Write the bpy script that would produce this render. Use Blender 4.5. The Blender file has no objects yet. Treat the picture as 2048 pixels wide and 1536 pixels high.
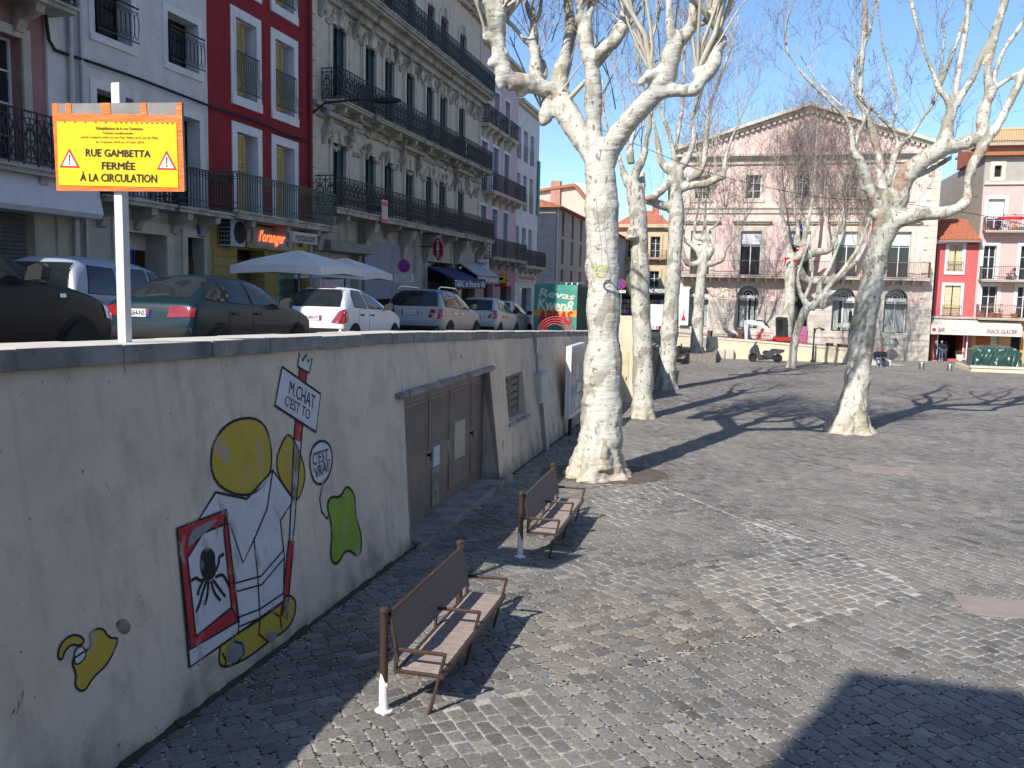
import bpy, bmesh, math, random
import numpy as np
from mathutils import Vector, Matrix, noise
from mathutils.bvhtree import BVHTree
from mathutils.geometry import tessellate_polygon

# ------------------------------------------------------------------ camera, world, sun, exposure
SC = bpy.context.scene
COL = SC.collection
R = math.radians
W0, H0, FPX = 2048.0, 1536.0, 1750.0
EYE = 4.1
SLOPE = 0.012
PITCH, ROLL, YAW = 6.27, 1.24, 14.4
SUN_AZ, SUN_EL = 36.5, 39.5          # heading of the shadows on the ground, height of the sun

cam_d = bpy.data.cameras.new('camera')
cam = bpy.data.objects.new('camera', cam_d)
COL.objects.link(cam)
CM = Matrix.Rotation(R(90 - PITCH), 4, 'X') @ Matrix.Rotation(R(ROLL), 4, 'Z')
cam.matrix_world = Matrix.Translation((0, 0, EYE)) @ CM
cam_d.sensor_width = 36.0
cam_d.lens = 36.0 * FPX / W0
cam_d.clip_end = 3000
cam_d.clip_start = 0.05
SC.camera = cam

world = bpy.data.worlds.new('World')
SC.world = world
world.use_nodes = True
nt = world.node_tree
bg = nt.nodes['Background']
sky = nt.nodes.new('ShaderNodeTexSky')
sky.sky_type = 'NISHITA'
sky.sun_disc = False
sky.sun_elevation = R(SUN_EL)
sky.sun_rotation = R(SUN_AZ + 180)
sky.altitude = 0
sky.air_density = 1.0
sky.dust_density = 0.35
sky.ozone_density = 5.5
nt.links.new(sky.outputs[0], bg.inputs[0])
bg.inputs[1].default_value = 0.14

sun_d = bpy.data.lights.new('sun', 'SUN')
sun_d.energy = 4.8
sun_d.angle = R(0.5)
sun_d.color = (1.0, 0.95, 0.87)
sun = bpy.data.objects.new('sun', sun_d)
COL.objects.link(sun)
_s = Vector((math.sin(R(SUN_AZ)), math.cos(R(SUN_AZ)), -math.tan(R(SUN_EL))))
sun.rotation_euler = _s.to_track_quat('-Z', 'Y').to_euler()

SC.view_settings.view_transform = 'Standard'
SC.view_settings.look = 'None'
SC.view_settings.gamma = 1.0
SC.view_settings.use_curve_mapping = False
SC.view_settings.exposure = 0.45

# ------------------------------------------------------------------ frames of the place
# u runs up the street, v to its left; every facade on the left stands on v = const,
# every facade at the far end on u = const.
UD = Vector((math.sin(R(YAW)), math.cos(R(YAW)), 0))
VD = Vector((-math.cos(R(YAW)), math.sin(R(YAW)), 0))
ROT_S = R(90 - YAW)        # local x = u, local y = v
ROT_F = R(-YAW)            # local x = -v, local y = u (facades that face down the street)
C3 = CM.to_3x3()
EYEP = Vector((0, 0, EYE))


def S(u, v, z=0.0):
    return UD * u + VD * v + Vector((0, 0, z))


def ray(px, py):
    return C3 @ Vector(((px - 1024) / FPX, (768 - py) / FPX, -1.0))


def G(x, y):
    return -SLOPE * y


def GS(u, v):
    p = S(u, v)
    return G(p.x, p.y)


def ground(px, py):
    d = ray(px, py)
    return EYEP + d * (-EYE / (d.z + SLOPE * d.y))


def onv(px, py, v):
    d = ray(px, py)
    p = EYEP + d * (v / d.dot(VD))
    return p.dot(UD), p.z


def onu(px, py, u):
    d = ray(px, py)
    p = EYEP + d * (u / d.dot(UD))
    return p.dot(VD), p.z


def at_depth(px, py, D):
    return EYEP + ray(px, py) * D


def uvz(p):
    return p.dot(UD), p.dot(VD), p.z


def interp(tab, x):
    if x <= tab[0][0]:
        return tab[0][1]
    for (a, fa), (b, fb) in zip(tab, tab[1:]):
        if x <= b:
            return fa + (fb - fa) * (x - a) / (b - a)
    return tab[-1][1]


STREET_T = [(-60, 5.0), (12, 2.76), (32, 2.14), (50, 1.45), (66, 0.62), (80, 0.3), (300, 0.3)]
CAP_T = [(-20, 4.3), (5.4, 3.56), (8.2, 3.48), (14, 3.32), (31, 2.62), (36, 2.42), (60, 1.3)]


def zst(u):
    return interp(STREET_T, u)


def zcap(u):
    return interp(CAP_T, u)


# ------------------------------------------------------------------ object helpers
def tag(o, label=None, cat=None, group=None, kind=None):
    if label: o['label'] = label
    if cat: o['category'] = cat
    if group: o['group'] = group
    if kind: o['kind'] = kind
    return o


def thing(name, label, cat, loc=(0, 0, 0), rotz=0.0, group=None):
    o = bpy.data.objects.new(name, None)
    o.empty_display_size = 0.2
    COL.objects.link(o)
    o.location = loc
    o.rotation_euler = (0, 0, rotz)
    return tag(o, label, cat, group)


def copy_tree(o, parent=None):
    c = o.copy()
    COL.objects.link(c)
    c.parent = parent
    for ch in list(o.children):
        copy_tree(ch, c)
    return c


class MB:
    def __init__(s):
        s.v = []; s.f = []; s.m = []; s.cur = 0

    def add(s, vs, fs, m=None):
        o = len(s.v)
        s.v.extend([tuple(p) for p in vs])
        k = s.cur if m is None else m
        for f in fs:
            s.f.append(tuple(i + o for i in f)); s.m.append(k)
        return s

    def box(s, x0, x1, y0, y1, z0, z1, m=None):
        if x0 > x1: x0, x1 = x1, x0
        if y0 > y1: y0, y1 = y1, y0
        if z0 > z1: z0, z1 = z1, z0
        return s.add([(x0, y0, z0), (x1, y0, z0), (x1, y1, z0), (x0, y1, z0),
                      (x0, y0, z1), (x1, y0, z1), (x1, y1, z1), (x0, y1, z1)],
                     [(0, 3, 2, 1), (4, 5, 6, 7), (0, 1, 5, 4), (1, 2, 6, 5), (2, 3, 7, 6), (3, 0, 4, 7)], m)

    def hexa(s, b, t, m=None):   # bottom 4 points and top 4 points, both counterclockwise from above
        return s.add(list(b) + list(t), [(0, 3, 2, 1), (4, 5, 6, 7), (0, 1, 5, 4), (1, 2, 6, 5), (2, 3, 7, 6), (3, 0, 4, 7)], m)

    def quad(s, a, b, c, d, m=None):
        return s.add([a, b, c, d], [(0, 1, 2, 3)], m)

    def poly(s, pts, m=None):
        pts = [Vector(p) for p in pts]
        tris = tessellate_polygon([pts])
        return s.add(pts, tris, m)

    def prism(s, pts, axis, a, b, m=None):
        def mk(p, t):
            return {'x': (t, p[0], p[1]), 'y': (p[0], t, p[1]), 'z': (p[0], p[1], t)}[axis]
        n = len(pts)
        A = [mk(p, a) for p in pts]; B = [mk(p, b) for p in pts]
        tris = tessellate_polygon([[Vector(p) for p in A]])
        fs = [tuple(t) for t in tris] + [tuple(i + n for i in reversed(t)) for t in tris]
        fs += [(i, (i + 1) % n, (i + 1) % n + n, i + n) for i in range(n)]
        return s.add(A + B, fs, m)

    def tube(s, pts, r, n=8, cap=True, m=None, closed=False):
        pts = [Vector(p) for p in pts]
        rs = r if isinstance(r, (list, tuple)) else [r] * len(pts)
        N = len(pts)
        vs = []; ref = None
        for i, p in enumerate(pts):
            if closed:
                t = pts[(i + 1) % N] - pts[i - 1]
            else:
                t = pts[min(i + 1, N - 1)] - pts[max(i - 1, 0)]
            if t.length < 1e-9: t = Vector((0, 0, 1))
            t.normalize()
            if ref is None:
                ref = t.orthogonal().normalized()
            ref = (ref - t * ref.dot(t))
            if ref.length < 1e-6: ref = t.orthogonal()
            ref.normalize()
            b = t.cross(ref)
            for k in range(n):
                a = 2 * math.pi * k / n
                vs.append(p + (ref * math.cos(a) + b * math.sin(a)) * rs[i])
        fs = []
        L = N if closed else N - 1
        for i in range(L):
            j = (i + 1) % N
            for k in range(n):
                k2 = (k + 1) % n
                fs.append((i * n + k, i * n + k2, j * n + k2, j * n + k))
        if cap and not closed:
            fs.append(tuple(reversed(range(n))))
            fs.append(tuple(range((N - 1) * n, N * n)))
        return s.add(vs, fs, m)

    def bar(s, a, b, w, h=None, m=None):   # rectangular bar
        a = Vector(a); b = Vector(b); h = w if h is None else h
        t = (b - a).normalized()
        up = Vector((0, 0, 1)) if abs(t.z) < .9 else Vector((1, 0, 0))
        sx = t.cross(up).normalized(); sy = sx.cross(t).normalized()
        q = [(-1, -1), (1, -1), (1, 1), (-1, 1)]
        A = [a + sx * (i * w / 2) + sy * (j * h / 2) for i, j in q]
        B = [b + sx * (i * w / 2) + sy * (j * h / 2) for i, j in q]
        return s.add(A + B, [(0, 1, 2, 3), (7, 6, 5, 4), (0, 4, 5, 1), (1, 5, 6, 2), (2, 6, 7, 3), (3, 7, 4, 0)], m)

    def lathe(s, prof, c=(0, 0, 0), n=16, axis='z', m=None):
        vs = []; fs = []
        for r, z in prof:
            for k in range(n):
                a = 2 * math.pi * k / n
                x, y = r * math.cos(a), r * math.sin(a)
                p = {'z': (x, y, z), 'y': (x, z, y), 'x': (z, x, y)}[axis]
                vs.append((p[0] + c[0], p[1] + c[1], p[2] + c[2]))
        for i in range(len(prof) - 1):
            for k in range(n):
                k2 = (k + 1) % n
                fs.append((i * n + k, i * n + k2, (i + 1) * n + k2, (i + 1) * n + k))
        fs.append(tuple(reversed(range(n)))); fs.append(tuple(range((len(prof) - 1) * n, len(prof) * n)))
        return s.add(vs, fs, m)

    def ell(s, c, rx, ry, rz, n=12, k=8, m=None):
        prof = []
        vs = []; fs = []
        for i in range(k + 1):
            t = math.pi * i / k
            for j in range(n):
                a = 2 * math.pi * j / n
                vs.append((c[0] + rx * math.sin(t) * math.cos(a), c[1] + ry * math.sin(t) * math.sin(a), c[2] - rz * math.cos(t)))
        for i in range(k):
            for j in range(n):
                j2 = (j + 1) % n
                fs.append((i * n + j, i * n + j2, (i + 1) * n + j2, (i + 1) * n + j))
        return s.add(vs, fs, m)

    def build(s, name, mats, parent=None, smooth=False, bevel=0.0, angle=None):
        me = bpy.data.meshes.new(name)
        me.from_pydata(s.v, [], s.f)
        if not isinstance(mats, (list, tuple)): mats = [mats]
        for k in mats: me.materials.append(k)
        if len(mats) > 1:
            me.polygons.foreach_set('material_index', s.m)
        if smooth:
            me.polygons.foreach_set('use_smooth', [True] * len(me.polygons))
            if angle and hasattr(me, 'set_sharp_from_angle'):
                me.set_sharp_from_angle(angle=R(angle))
        me.validate(); me.update()
        o = bpy.data.objects.new(name, me)
        COL.objects.link(o)
        o.parent = parent
        if bevel:
            b = o.modifiers.new('bevel', 'BEVEL'); b.width = bevel; b.segments = 2; b.limit_method = 'ANGLE'
        return o


def baked(o, name=None):
    """evaluate modifiers into a plain mesh"""
    dg = bpy.context.evaluated_depsgraph_get()
    me = bpy.data.meshes.new_from_object(o.evaluated_get(dg))
    old = o.data
    o.modifiers.clear()
    o.data = me
    bpy.data.meshes.remove(old)
    return o


def text_pts(txt, bold=0.0, shear=0.0, res=3, font_space=1.0):
    cu = bpy.data.curves.new('t', 'FONT')
    cu.body = txt; cu.size = 1.0; cu.offset = bold; cu.shear = shear; cu.resolution_u = res
    cu.space_character = font_space
    cu.align_x = 'LEFT'
    o = bpy.data.objects.new('t', cu)
    COL.objects.link(o)
    dg = bpy.context.evaluated_depsgraph_get()
    me = bpy.data.meshes.new_from_object(o.evaluated_get(dg))
    vs = [tuple(v.co) for v in me.vertices]; fs = [tuple(p.vertices) for p in me.polygons]
    bpy.data.objects.remove(o); bpy.data.curves.remove(cu); bpy.data.meshes.remove(me)
    return vs, fs


def text_quad(mb, txt, quad, proj, m=None, bold=0.0, shear=0.0, res=2):
    """letters stretched into a four-cornered field: quad = tl, tr, br, bl; proj maps a field point to 3D"""
    vs, fs = text_pts(txt, 0, shear, res)
    if not vs: return
    xs = [p[0] for p in vs]; ys = [p[1] for p in vs]
    x0, x1, y0, y1 = min(xs), max(xs), min(ys), max(ys)
    tl, tr, br, bl = [Vector(q) for q in quad]
    n = (Vector(proj(*tr)) - Vector(proj(*tl))).cross(Vector(proj(*tl)) - Vector(proj(*bl))).normalized()
    sh = [(0, 0)] if bold <= 0 else [(0, 0), (-bold * 1.6, 0), (bold * 1.6, 0), (0, -bold), (0, bold)]
    for k, (dx, dy) in enumerate(sh):
        out = []
        for x, y, z in vs:
            a = (x + dx - x0) / (x1 - x0); b = (y + dy - y0) / (y1 - y0)
            p = (bl * (1 - a) + br * a) * (1 - b) + (tl * (1 - a) + tr * a) * b
            out.append(Vector(proj(p[0], p[1])) + n * (.0003 * k))
        mb.add(out, fs, m)


# ------------------------------------------------------------------ materials
MATS = {}


def mat(name, col, col2=None, rough=.7, scale=3.0, detail=6, lo=.35, hi=.65, bump=0.0, bscale=None, spec=.35,
        metal=0.0, coat=0.0, stretch=(1, 1, 1), dirt=None, dscale=1.2, dlo=.55, dhi=.75, dstretch=(1, 1, .25), emit=None, estr=0.0,
        obj=True):
    if name in MATS: return MATS[name]
    m = bpy.data.materials.new(name); m.use_nodes = True
    t = m.node_tree; N = t.nodes; L = t.links
    b = N['Principled BSDF']
    b.inputs['Base Color'].default_value = (*col, 1)
    b.inputs['Roughness'].default_value = rough
    b.inputs['Metallic'].default_value = metal
    b.inputs['Specular IOR Level'].default_value = spec
    if coat: b.inputs['Coat Weight'].default_value = coat; b.inputs['Coat Roughness'].default_value = .05
    if emit: b.inputs['Emission Color'].default_value = (*emit, 1); b.inputs['Emission Strength'].default_value = estr
    tc = N.new('ShaderNodeTexCoord')
    out = None

    def mapped(st, sc):
        mp = N.new('ShaderNodeMapping'); mp.inputs['Scale'].default_value = st
        L.new(tc.outputs['Object'], mp.inputs[0])
        n = N.new('ShaderNodeTexNoise'); n.inputs['Scale'].default_value = sc; n.inputs['Detail'].default_value = detail
        n.inputs['Roughness'].default_value = .6
        L.new(mp.outputs[0], n.inputs['Vector'])
        return n

    def ramp(n, a, c, pa=(0, 0, 0, 1), pc=(1, 1, 1, 1)):
        r = N.new('ShaderNodeValToRGB')
        r.color_ramp.elements[0].position = a; r.color_ramp.elements[1].position = c
        r.color_ramp.elements[0].color = pa; r.color_ramp.elements[1].color = pc
        L.new(n.outputs['Fac'], r.inputs[0])
        return r
    if col2 is not None:
        out = ramp(mapped(stretch, scale), lo, hi, (*col, 1), (*col2, 1)).outputs[0]
    if dirt is not None:
        r = ramp(mapped(dstretch, dscale), dlo, dhi)
        mx = N.new('ShaderNodeMix'); mx.data_type = 'RGBA'
        L.new(r.outputs[0], mx.inputs['Factor'])
        if out: L.new(out, mx.inputs['A'])
        else: mx.inputs['A'].default_value = (*col, 1)
        mx.inputs['B'].default_value = (*dirt, 1)
        out = mx.outputs['Result']
    if out: L.new(out, b.inputs['Base Color'])
    if bump:
        n = mapped(stretch, bscale or scale * 6)
        bp = N.new('ShaderNodeBump'); bp.inputs['Strength'].default_value = bump; bp.inputs['Distance'].default_value = .02
        L.new(n.outputs['Fac'], bp.inputs['Height']); L.new(bp.outputs[0], b.inputs['Normal'])
    MATS[name] = m
    return m


def plaster(name, c, d=.8, **k):
    """wall render in colour c, weathered with streaks and blotches of its own"""
    c2 = tuple(x * d for x in c)
    dirt = tuple(x * .55 + .01 for x in c)
    kw = dict(rough=.9, scale=1.6, bump=.25, bscale=28, spec=.2, dirt=dirt, dscale=1.4, dlo=.56, dhi=.82, dstretch=(1.2, 1.2, .22))
    kw.update(k)
    return mat(name, c, c2, **kw)


M_GLASS = mat('window_glass', (.018, .022, .026), (.035, .04, .045), rough=.06, spec=.6, scale=.8)
M_DARK = mat('dark_interior', (.012, .012, .013), (.02, .02, .02), rough=.8)
M_IRON = mat('wrought_iron', (.016, .016, .018), (.03, .028, .028), rough=.55, scale=9)
M_IRONG = mat('green_iron', (.035, .085, .05), (.06, .11, .07), rough=.6, scale=9)
M_IRONR = mat('rust_iron', (.10, .045, .04), (.16, .08, .06), rough=.6, scale=9)
M_WHITE = mat('white_paint', (.74, .74, .73), (.66, .66, .65), rough=.55, scale=4)
M_WTRIM = plaster('white_trim', (.70, .70, .71), .9)
M_BLACK = mat('black_rubber', (.012, .012, .012), (.02, .02, .02), rough=.75)
M_CHROME = mat('chrome', (.75, .75, .75), rough=.18, metal=1.0)
M_STEEL = mat('brushed_steel', (.5, .5, .5), (.38, .38, .38), rough=.35, metal=1.0, stretch=(1, 1, 12))
M_GREYM = mat('grey_metal', (.33, .34, .35), (.27, .28, .29), rough=.5, scale=6)
M_GALV = mat('galvanised', (.45, .46, .47), (.36, .37, .38), rough=.45, metal=.6, scale=12)
M_TILE = mat('roof_tiles', (.46, .17, .09), (.33, .11, .07), rough=.85, scale=3, bump=.6, bscale=9, stretch=(3, .8, .8))
M_TEXTK = mat('black_lettering', (.02, .016, .012), rough=.6)
M_TEXTW = mat('white_lettering', (.75, .75, .74), rough=.6)
M_RED = mat('red_paint', (.55, .03, .035), (.45, .02, .03), rough=.45, scale=5)
M_BLUE = mat('blue_enamel', (.02, .05, .42), rough=.4)
M_ORANGE = mat('orange_tape', (.88, .20, .035), (.78, .15, .03), rough=.25, scale=6, bump=.8, bscale=7, stretch=(.6, 1, 2.5))
M_YELLOW = mat('yellow_panel', (.88, .60, .012), (.84, .55, .01), rough=.3, scale=3, bump=.5, bscale=3.5)
# ------------------------------------------------------------------ the ground of the square
def setts_material():
    m = bpy.data.materials.new('basalt_setts'); m.use_nodes = True
    t = m.node_tree; N = t.nodes; L = t.links; b = N['Principled BSDF']
    at = N.new('ShaderNodeAttribute'); at.attribute_name = 'stone'
    tc = N.new('ShaderNodeTexCoord')
    n1 = N.new('ShaderNodeTexNoise'); n1.inputs['Scale'].default_value = 26; n1.inputs['Detail'].default_value = 8; n1.inputs['Roughness'].default_value = .7
    L.new(tc.outputs['Object'], n1.inputs['Vector'])
    r1 = N.new('ShaderNodeValToRGB'); r1.color_ramp.elements[0].position = .3; r1.color_ramp.elements[1].position = .75
    r1.color_ramp.elements[0].color = (.48, .49, .52, 1); r1.color_ramp.elements[1].color = (1.55, 1.5, 1.42, 1)
    L.new(n1.outputs['Fac'], r1.inputs[0])
    mx = N.new('ShaderNodeMix'); mx.data_type = 'RGBA'; mx.blend_type = 'MULTIPLY'; mx.inputs['Factor'].default_value = 1
    L.new(at.outputs['Color'], mx.inputs['A']); L.new(r1.outputs[0], mx.inputs['B'])
    # dust and sand lying over the stones in wide patches
    n2 = N.new('ShaderNodeTexNoise'); n2.inputs['Scale'].default_value = .35; n2.inputs['Detail'].default_value = 7; n2.inputs['Roughness'].default_value = .62
    L.new(tc.outputs['Object'], n2.inputs['Vector'])
    r2 = N.new('ShaderNodeValToRGB'); r2.color_ramp.elements[0].position = .42; r2.color_ramp.elements[1].position = .75
    r2.color_ramp.elements[1].color = (.55, .55, .55, 1)
    L.new(n2.outputs['Fac'], r2.inputs[0])
    m2 = N.new('ShaderNodeMix'); m2.data_type = 'RGBA'
    L.new(r2.outputs[0], m2.inputs['Factor']); L.new(mx.outputs['Result'], m2.inputs['A']); m2.inputs['B'].default_value = (.30, .275, .24, 1)
    L.new(m2.outputs['Result'], b.inputs['Base Color'])
    b.inputs['Specular IOR Level'].default_value = .35
    n3 = N.new('ShaderNodeTexNoise'); n3.inputs['Scale'].default_value = 60; n3.inputs['Detail'].default_value = 5
    L.new(tc.outputs['Object'], n3.inputs['Vector'])
    rr = N.new('ShaderNodeMapRange'); rr.inputs['To Min'].default_value = .5; rr.inputs['To Max'].default_value = .85
    L.new(n1.outputs['Fac'], rr.inputs['Value']); L.new(rr.outputs[0], b.inputs['Roughness'])
    bp = N.new('ShaderNodeBump'); bp.inputs['Strength'].default_value = .35; bp.inputs['Distance'].default_value = .01
    L.new(n3.outputs['Fac'], bp.inputs['Height']); L.new(bp.outputs[0], b.inputs['Normal'])
    return m


M_SETT = setts_material()


def joint_material():
    m = bpy.data.materials.new('joint_sand'); m.use_nodes = True
    t = m.node_tree; N = t.nodes; L = t.links; b = N['Principled BSDF']; b.inputs['Roughness'].default_value = .95
    b.inputs['Specular IOR Level'].default_value = .1
    tc = N.new('ShaderNodeTexCoord')

    def nz(s, lo, hi, c0, c1, det=6):
        n = N.new('ShaderNodeTexNoise'); n.inputs['Scale'].default_value = s; n.inputs['Detail'].default_value = det
        L.new(tc.outputs['Object'], n.inputs['Vector'])
        r = N.new('ShaderNodeValToRGB'); r.color_ramp.elements[0].position = lo; r.color_ramp.elements[1].position = hi
        r.color_ramp.elements[0].color = (*c0, 1); r.color_ramp.elements[1].color = (*c1, 1)
        L.new(n.outputs['Fac'], r.inputs[0]); return r
    a = nz(26, .44, .56, (.035, .035, .028), (.40, .37, .31))
    c = nz(14, .3, .7, (.34, .32, .28), (.50, .48, .43))
    f = nz(.22, .53, .60, (0, 0, 0), (1, 1, 1), 5)
    mx = N.new('ShaderNodeMix'); mx.data_type = 'RGBA'
    L.new(f.outputs[0], mx.inputs['Factor']); L.new(a.outputs[0], mx.inputs['A']); L.new(c.outputs[0], mx.inputs['B'])
    g = nz(1.1, .62, .72, (0, 0, 0), (.8, .8, .8), 5)
    m2 = N.new('ShaderNodeMix'); m2.data_type = 'RGBA'
    L.new(g.outputs[0], m2.inputs['Factor']); L.new(mx.outputs['Result'], m2.inputs['A']); m2.inputs['B'].default_value = (.075, .085, .03, 1)
    L.new(m2.outputs['Result'], b.inputs['Base Color'])
    return m


M_JOINT = joint_material()
E1 = Vector((math.sin(R(59)), math.cos(R(59)), 0))
E2 = Vector((-E1.y, E1.x, 0))
QL1 = Vector((1.04, 9.3, 0)).dot(E2)         # change of laying direction
PB = Vector((3.96, 17.89, 0)).dot(E1)        # flush band of two rows
PB2 = Vector((6.22, 12.15, 0)).dot(E1)
PIT = ground(1195, 945)                      # earth round the first tree


def make_ground():
    b = MB()
    n = 40
    # one sheet to the horizon, finer near the square
    xs = [-1500, -400, -120, -60, -30, -15, 0, 15, 30, 60, 120, 400, 1500]
    ys = [-1500, -300, -60, -20, 0, 20, 40, 60, 80, 120, 200, 500, 2500]
    vs = [(x, y, G(x, y) - .009 if -60 <= y <= 200 else G(x, max(-60, min(200, y))) - .009) for y in ys for x in xs]
    fs = []
    k = len(xs)
    for j in range(len(ys) - 1):
        for i in range(k - 1):
            fs.append((j * k + i, j * k + i + 1, (j + 1) * k + i + 1, (j + 1) * k + i))
    b.add(vs, fs)
    o = b.build('ground', M_JOINT); tag(o, kind='structure')
    return o


def make_setts():
    rng = np.random.default_rng(4)
    Ls, Ws = .238, .168
    cent, dirs, sizes, cols = [], [], [], []

    def family(along, across, keep):
        q0, q1 = -60, 75
        rows = int((q1 - q0) / Ws)
        for r in range(rows):
            q = q0 + r * Ws
            offs = rng.uniform(0, Ls)
            m = int(140 / Ls)
            ln = rng.normal(Ls, .022, m).clip(.17, .30)
            s = np.cumsum(ln) - 62 + offs
            p = s - ln / 2
            x = along.x * p + across.x * q; y = along.y * p + across.y * q
            k = keep(x, y)
            if not k.any(): continue
            cent.append(np.stack([x[k], y[k]], 1)); sizes.append(np.stack([ln[k], np.full(k.sum(), Ws)], 1))
            dirs.append(np.tile([along.x, along.y], (k.sum(), 1)))

    def common(x, y):
        v = x * VD.x + y * VD.y; u = x * UD.x + y * UD.y
        k = (v < 4.92) & (u < 66) & (v > -34) & (u > .5) & (np.abs(x) < 3.2 + .68 * y)
        k &= ~((u > 35.0) & (v > 3.75)) & ~((u > 13.1) & (u < 19.2) & (v > 4.8))
        k &= ((x - PIT.x - .15) / 1.55) ** 2 + ((y - PIT.y + .1) / 1.2) ** 2 > 1
        for (a, c, e, d) in SLABS:
            k &= ~((u > a) & (u < c) & (v > e) & (v < d))
        return k

    def panel(x, y):
        p = x * E1.x + y * E1.y; q = x * E2.x + y * E2.y
        pb = PB + (q - Vector((3.96, 17.89, 0)).dot(E2)) * (PB2 - PB) / (Vector((6.22, 12.15, 0)).dot(E2) - Vector((3.96, 17.89, 0)).dot(E2))
        return (p < pb) & (q > QL1)
    family(E1, E2, lambda x, y: common(x, y) & panel(x, y))
    D2 = Vector((-math.sin(R(25)), math.cos(R(25)), 0)); A2 = Vector((-D2.y, D2.x, 0))
    family(D2, A2, lambda x, y: common(x, y) & ~panel(x, y))
    C = np.concatenate(cent); D = np.concatenate(dirs); Z = np.concatenate(sizes)
    n = len(C)
    base = rng.uniform(.125, .195, n)
    tint = rng.uniform(-1, 1, n)
    col = np.stack([base * (1.05 + .045 * tint), base * (1 + .01 * tint), base * (.94 - .04 * tint), np.ones(n)], 1)
    pale = rng.random(n) < .08
    col[pale, :3] *= rng.uniform(1.15, 1.45, (pale.sum(), 1))
    dark = rng.random(n) < .12
    col[dark, :3] *= .72
    pp = C @ np.array([E1.x, E1.y]); qq = C @ np.array([E2.x, E2.y])
    warm = (qq > QL1) & (qq < QL1 + 1.7 + .35 * np.sin(pp * 2.1)) & (pp > 5.2) & (pp < 10.6) & (rng.random(n) < .85)
    col[warm, :3] *= np.array([1.28, 1.2, 1.1])
    # rings: outline, shoulder, top
    E = np.stack([-D[:, 1], D[:, 0]], 1)
    gap = rng.normal(.0105, .003, n).clip(.004, .018)
    hx = Z[:, 0] / 2 - gap; hy = Z[:, 1] / 2 - gap * .9
    cor = np.array([[-1, -.76], [-.86, -1], [.86, -1], [1, -.76], [1, .76], [.86, 1], [-.86, 1], [-1, .76]])
    rings = [(1.0, -.03), (.985, -.004), (.90, .002)]
    tilt = rng.normal(0, .010, (n, 2)); hz = rng.normal(0, .0018, n)
    jit = rng.normal(0, .07, (n, 8, 2))
    vs = np.zeros((n, 25, 3))
    for ri, (s, z) in enumerate(rings):
        lx = (cor[None, :, 0] + jit[:, :, 0] * .6) * hx[:, None] * s
        ly = (cor[None, :, 1] + jit[:, :, 1]) * hy[:, None] * s
        k = slice(ri * 8, ri * 8 + 8)
        vs[:, k, 0] = C[:, None, 0] + D[:, None, 0] * lx + E[:, None, 0] * ly
        vs[:, k, 1] = C[:, None, 1] + D[:, None, 1] * lx + E[:, None, 1] * ly
        vs[:, k, 2] = z + hz[:, None] + (lx * tilt[:, None, 0] + ly * tilt[:, None, 1]) * (1 if ri else 0)
    vs[:, 24, 0] = C[:, 0]; vs[:, 24, 1] = C[:, 1]; vs[:, 24, 2] = .0035 + hz
    vs[:, :, 2] += -SLOPE * vs[:, :, 1]
    fq = []
    for ri in range(2):
        for i in range(8):
            j = (i + 1) % 8
            fq.append((ri * 8 + i, ri * 8 + j, ri * 8 + 8 + j, ri * 8 + 8 + i))
    ft = [(16 + i, 16 + (i + 1) % 8, 24) for i in range(8)]
    off = (np.arange(n) * 25)[:, None, None]
    Q = (np.array(fq)[None] + off).reshape(-1); T = (np.array(ft)[None] + off).reshape(-1)
    nq, ntr = len(Q) // 4, len(T) // 3
    me = bpy.data.meshes.new('paving')
    me.vertices.add(n * 25); me.vertices.foreach_set('co', vs.reshape(-1))
    me.loops.add(len(Q) + len(T)); me.loops.foreach_set('vertex_index', np.concatenate([Q, T]))
    me.polygons.add(nq + ntr)
    me.polygons.foreach_set('loop_start', np.concatenate([np.arange(nq) * 4, nq * 4 + np.arange(ntr) * 3]))
    me.update(calc_edges=True)
    me.polygons.foreach_set('use_smooth', np.zeros(nq + ntr, bool))
    a = me.color_attributes.new('stone', 'FLOAT_COLOR', 'POINT')
    a.data.foreach_set('color', np.repeat(col, 25, 0).reshape(-1))
    me.materials.append(M_SETT)
    me.validate()
    o = bpy.data.objects.new('paving', me); COL.objects.link(o)
    tag(o, kind='structure')
    return n


SLABS = [(12.6, 13.45, -4.6, -3.15), (12.9, 13.9, -5.4, -4.75), (22.9, 23.9, -4.4, -2.9), (8.2, 9.0, -9.5, -8.0)]
make_ground()
make_setts()
M_SLAB = mat('pink_concrete', (.30, .25, .22), (.24, .20, .18), rough=.9, scale=2.5, bump=.2, bscale=60)
M_MORT = mat('pale_mortar', (.50, .475, .42), (.20, .19, .17), rough=1, scale=7, lo=.45, hi=.62, bump=.3)
for k, poly in enumerate([[(1470, 1040), (1560, 1035), (1650, 1090), (1760, 1130), (1850, 1192), (1700, 1225), (1560, 1262), (1490, 1200), (1380, 1170), (1440, 1120), (1540, 1105)], [(1205, 950), (1310, 952), (1345, 985), (1290, 1040), (1230, 1060), (1180, 1000)]]):
    b = MB(); b.poly([ground(*q) + Vector((0, 0, -.0045)) for q in poly]); tag(b.build('mortar', M_MORT), kind='structure')
b = MB(); P_ = [ground(px, py) for px, py in [(1290, 962), (1350, 985), (1420, 1013), (1480, 1038), (1545, 1064), (1592, 1084)]]
for k, (p, q) in enumerate(zip(P_, P_[1:])):
    s_ = (q - p).cross(Vector((0, 0, 1))).normalized() * (.016 + .01 * (k % 2)); z_ = Vector((0, 0, .0065)); b.quad(p - s_ + z_, q - s_ + z_, q + s_ + z_, p + s_ + z_)
tag(b.build('mortar_line', M_MORT), kind='structure')
M_EARTH = mat('bare_earth', (.14, .11, .085), (.075, .062, .05), rough=1, scale=5, bump=.6, bscale=30)
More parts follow.
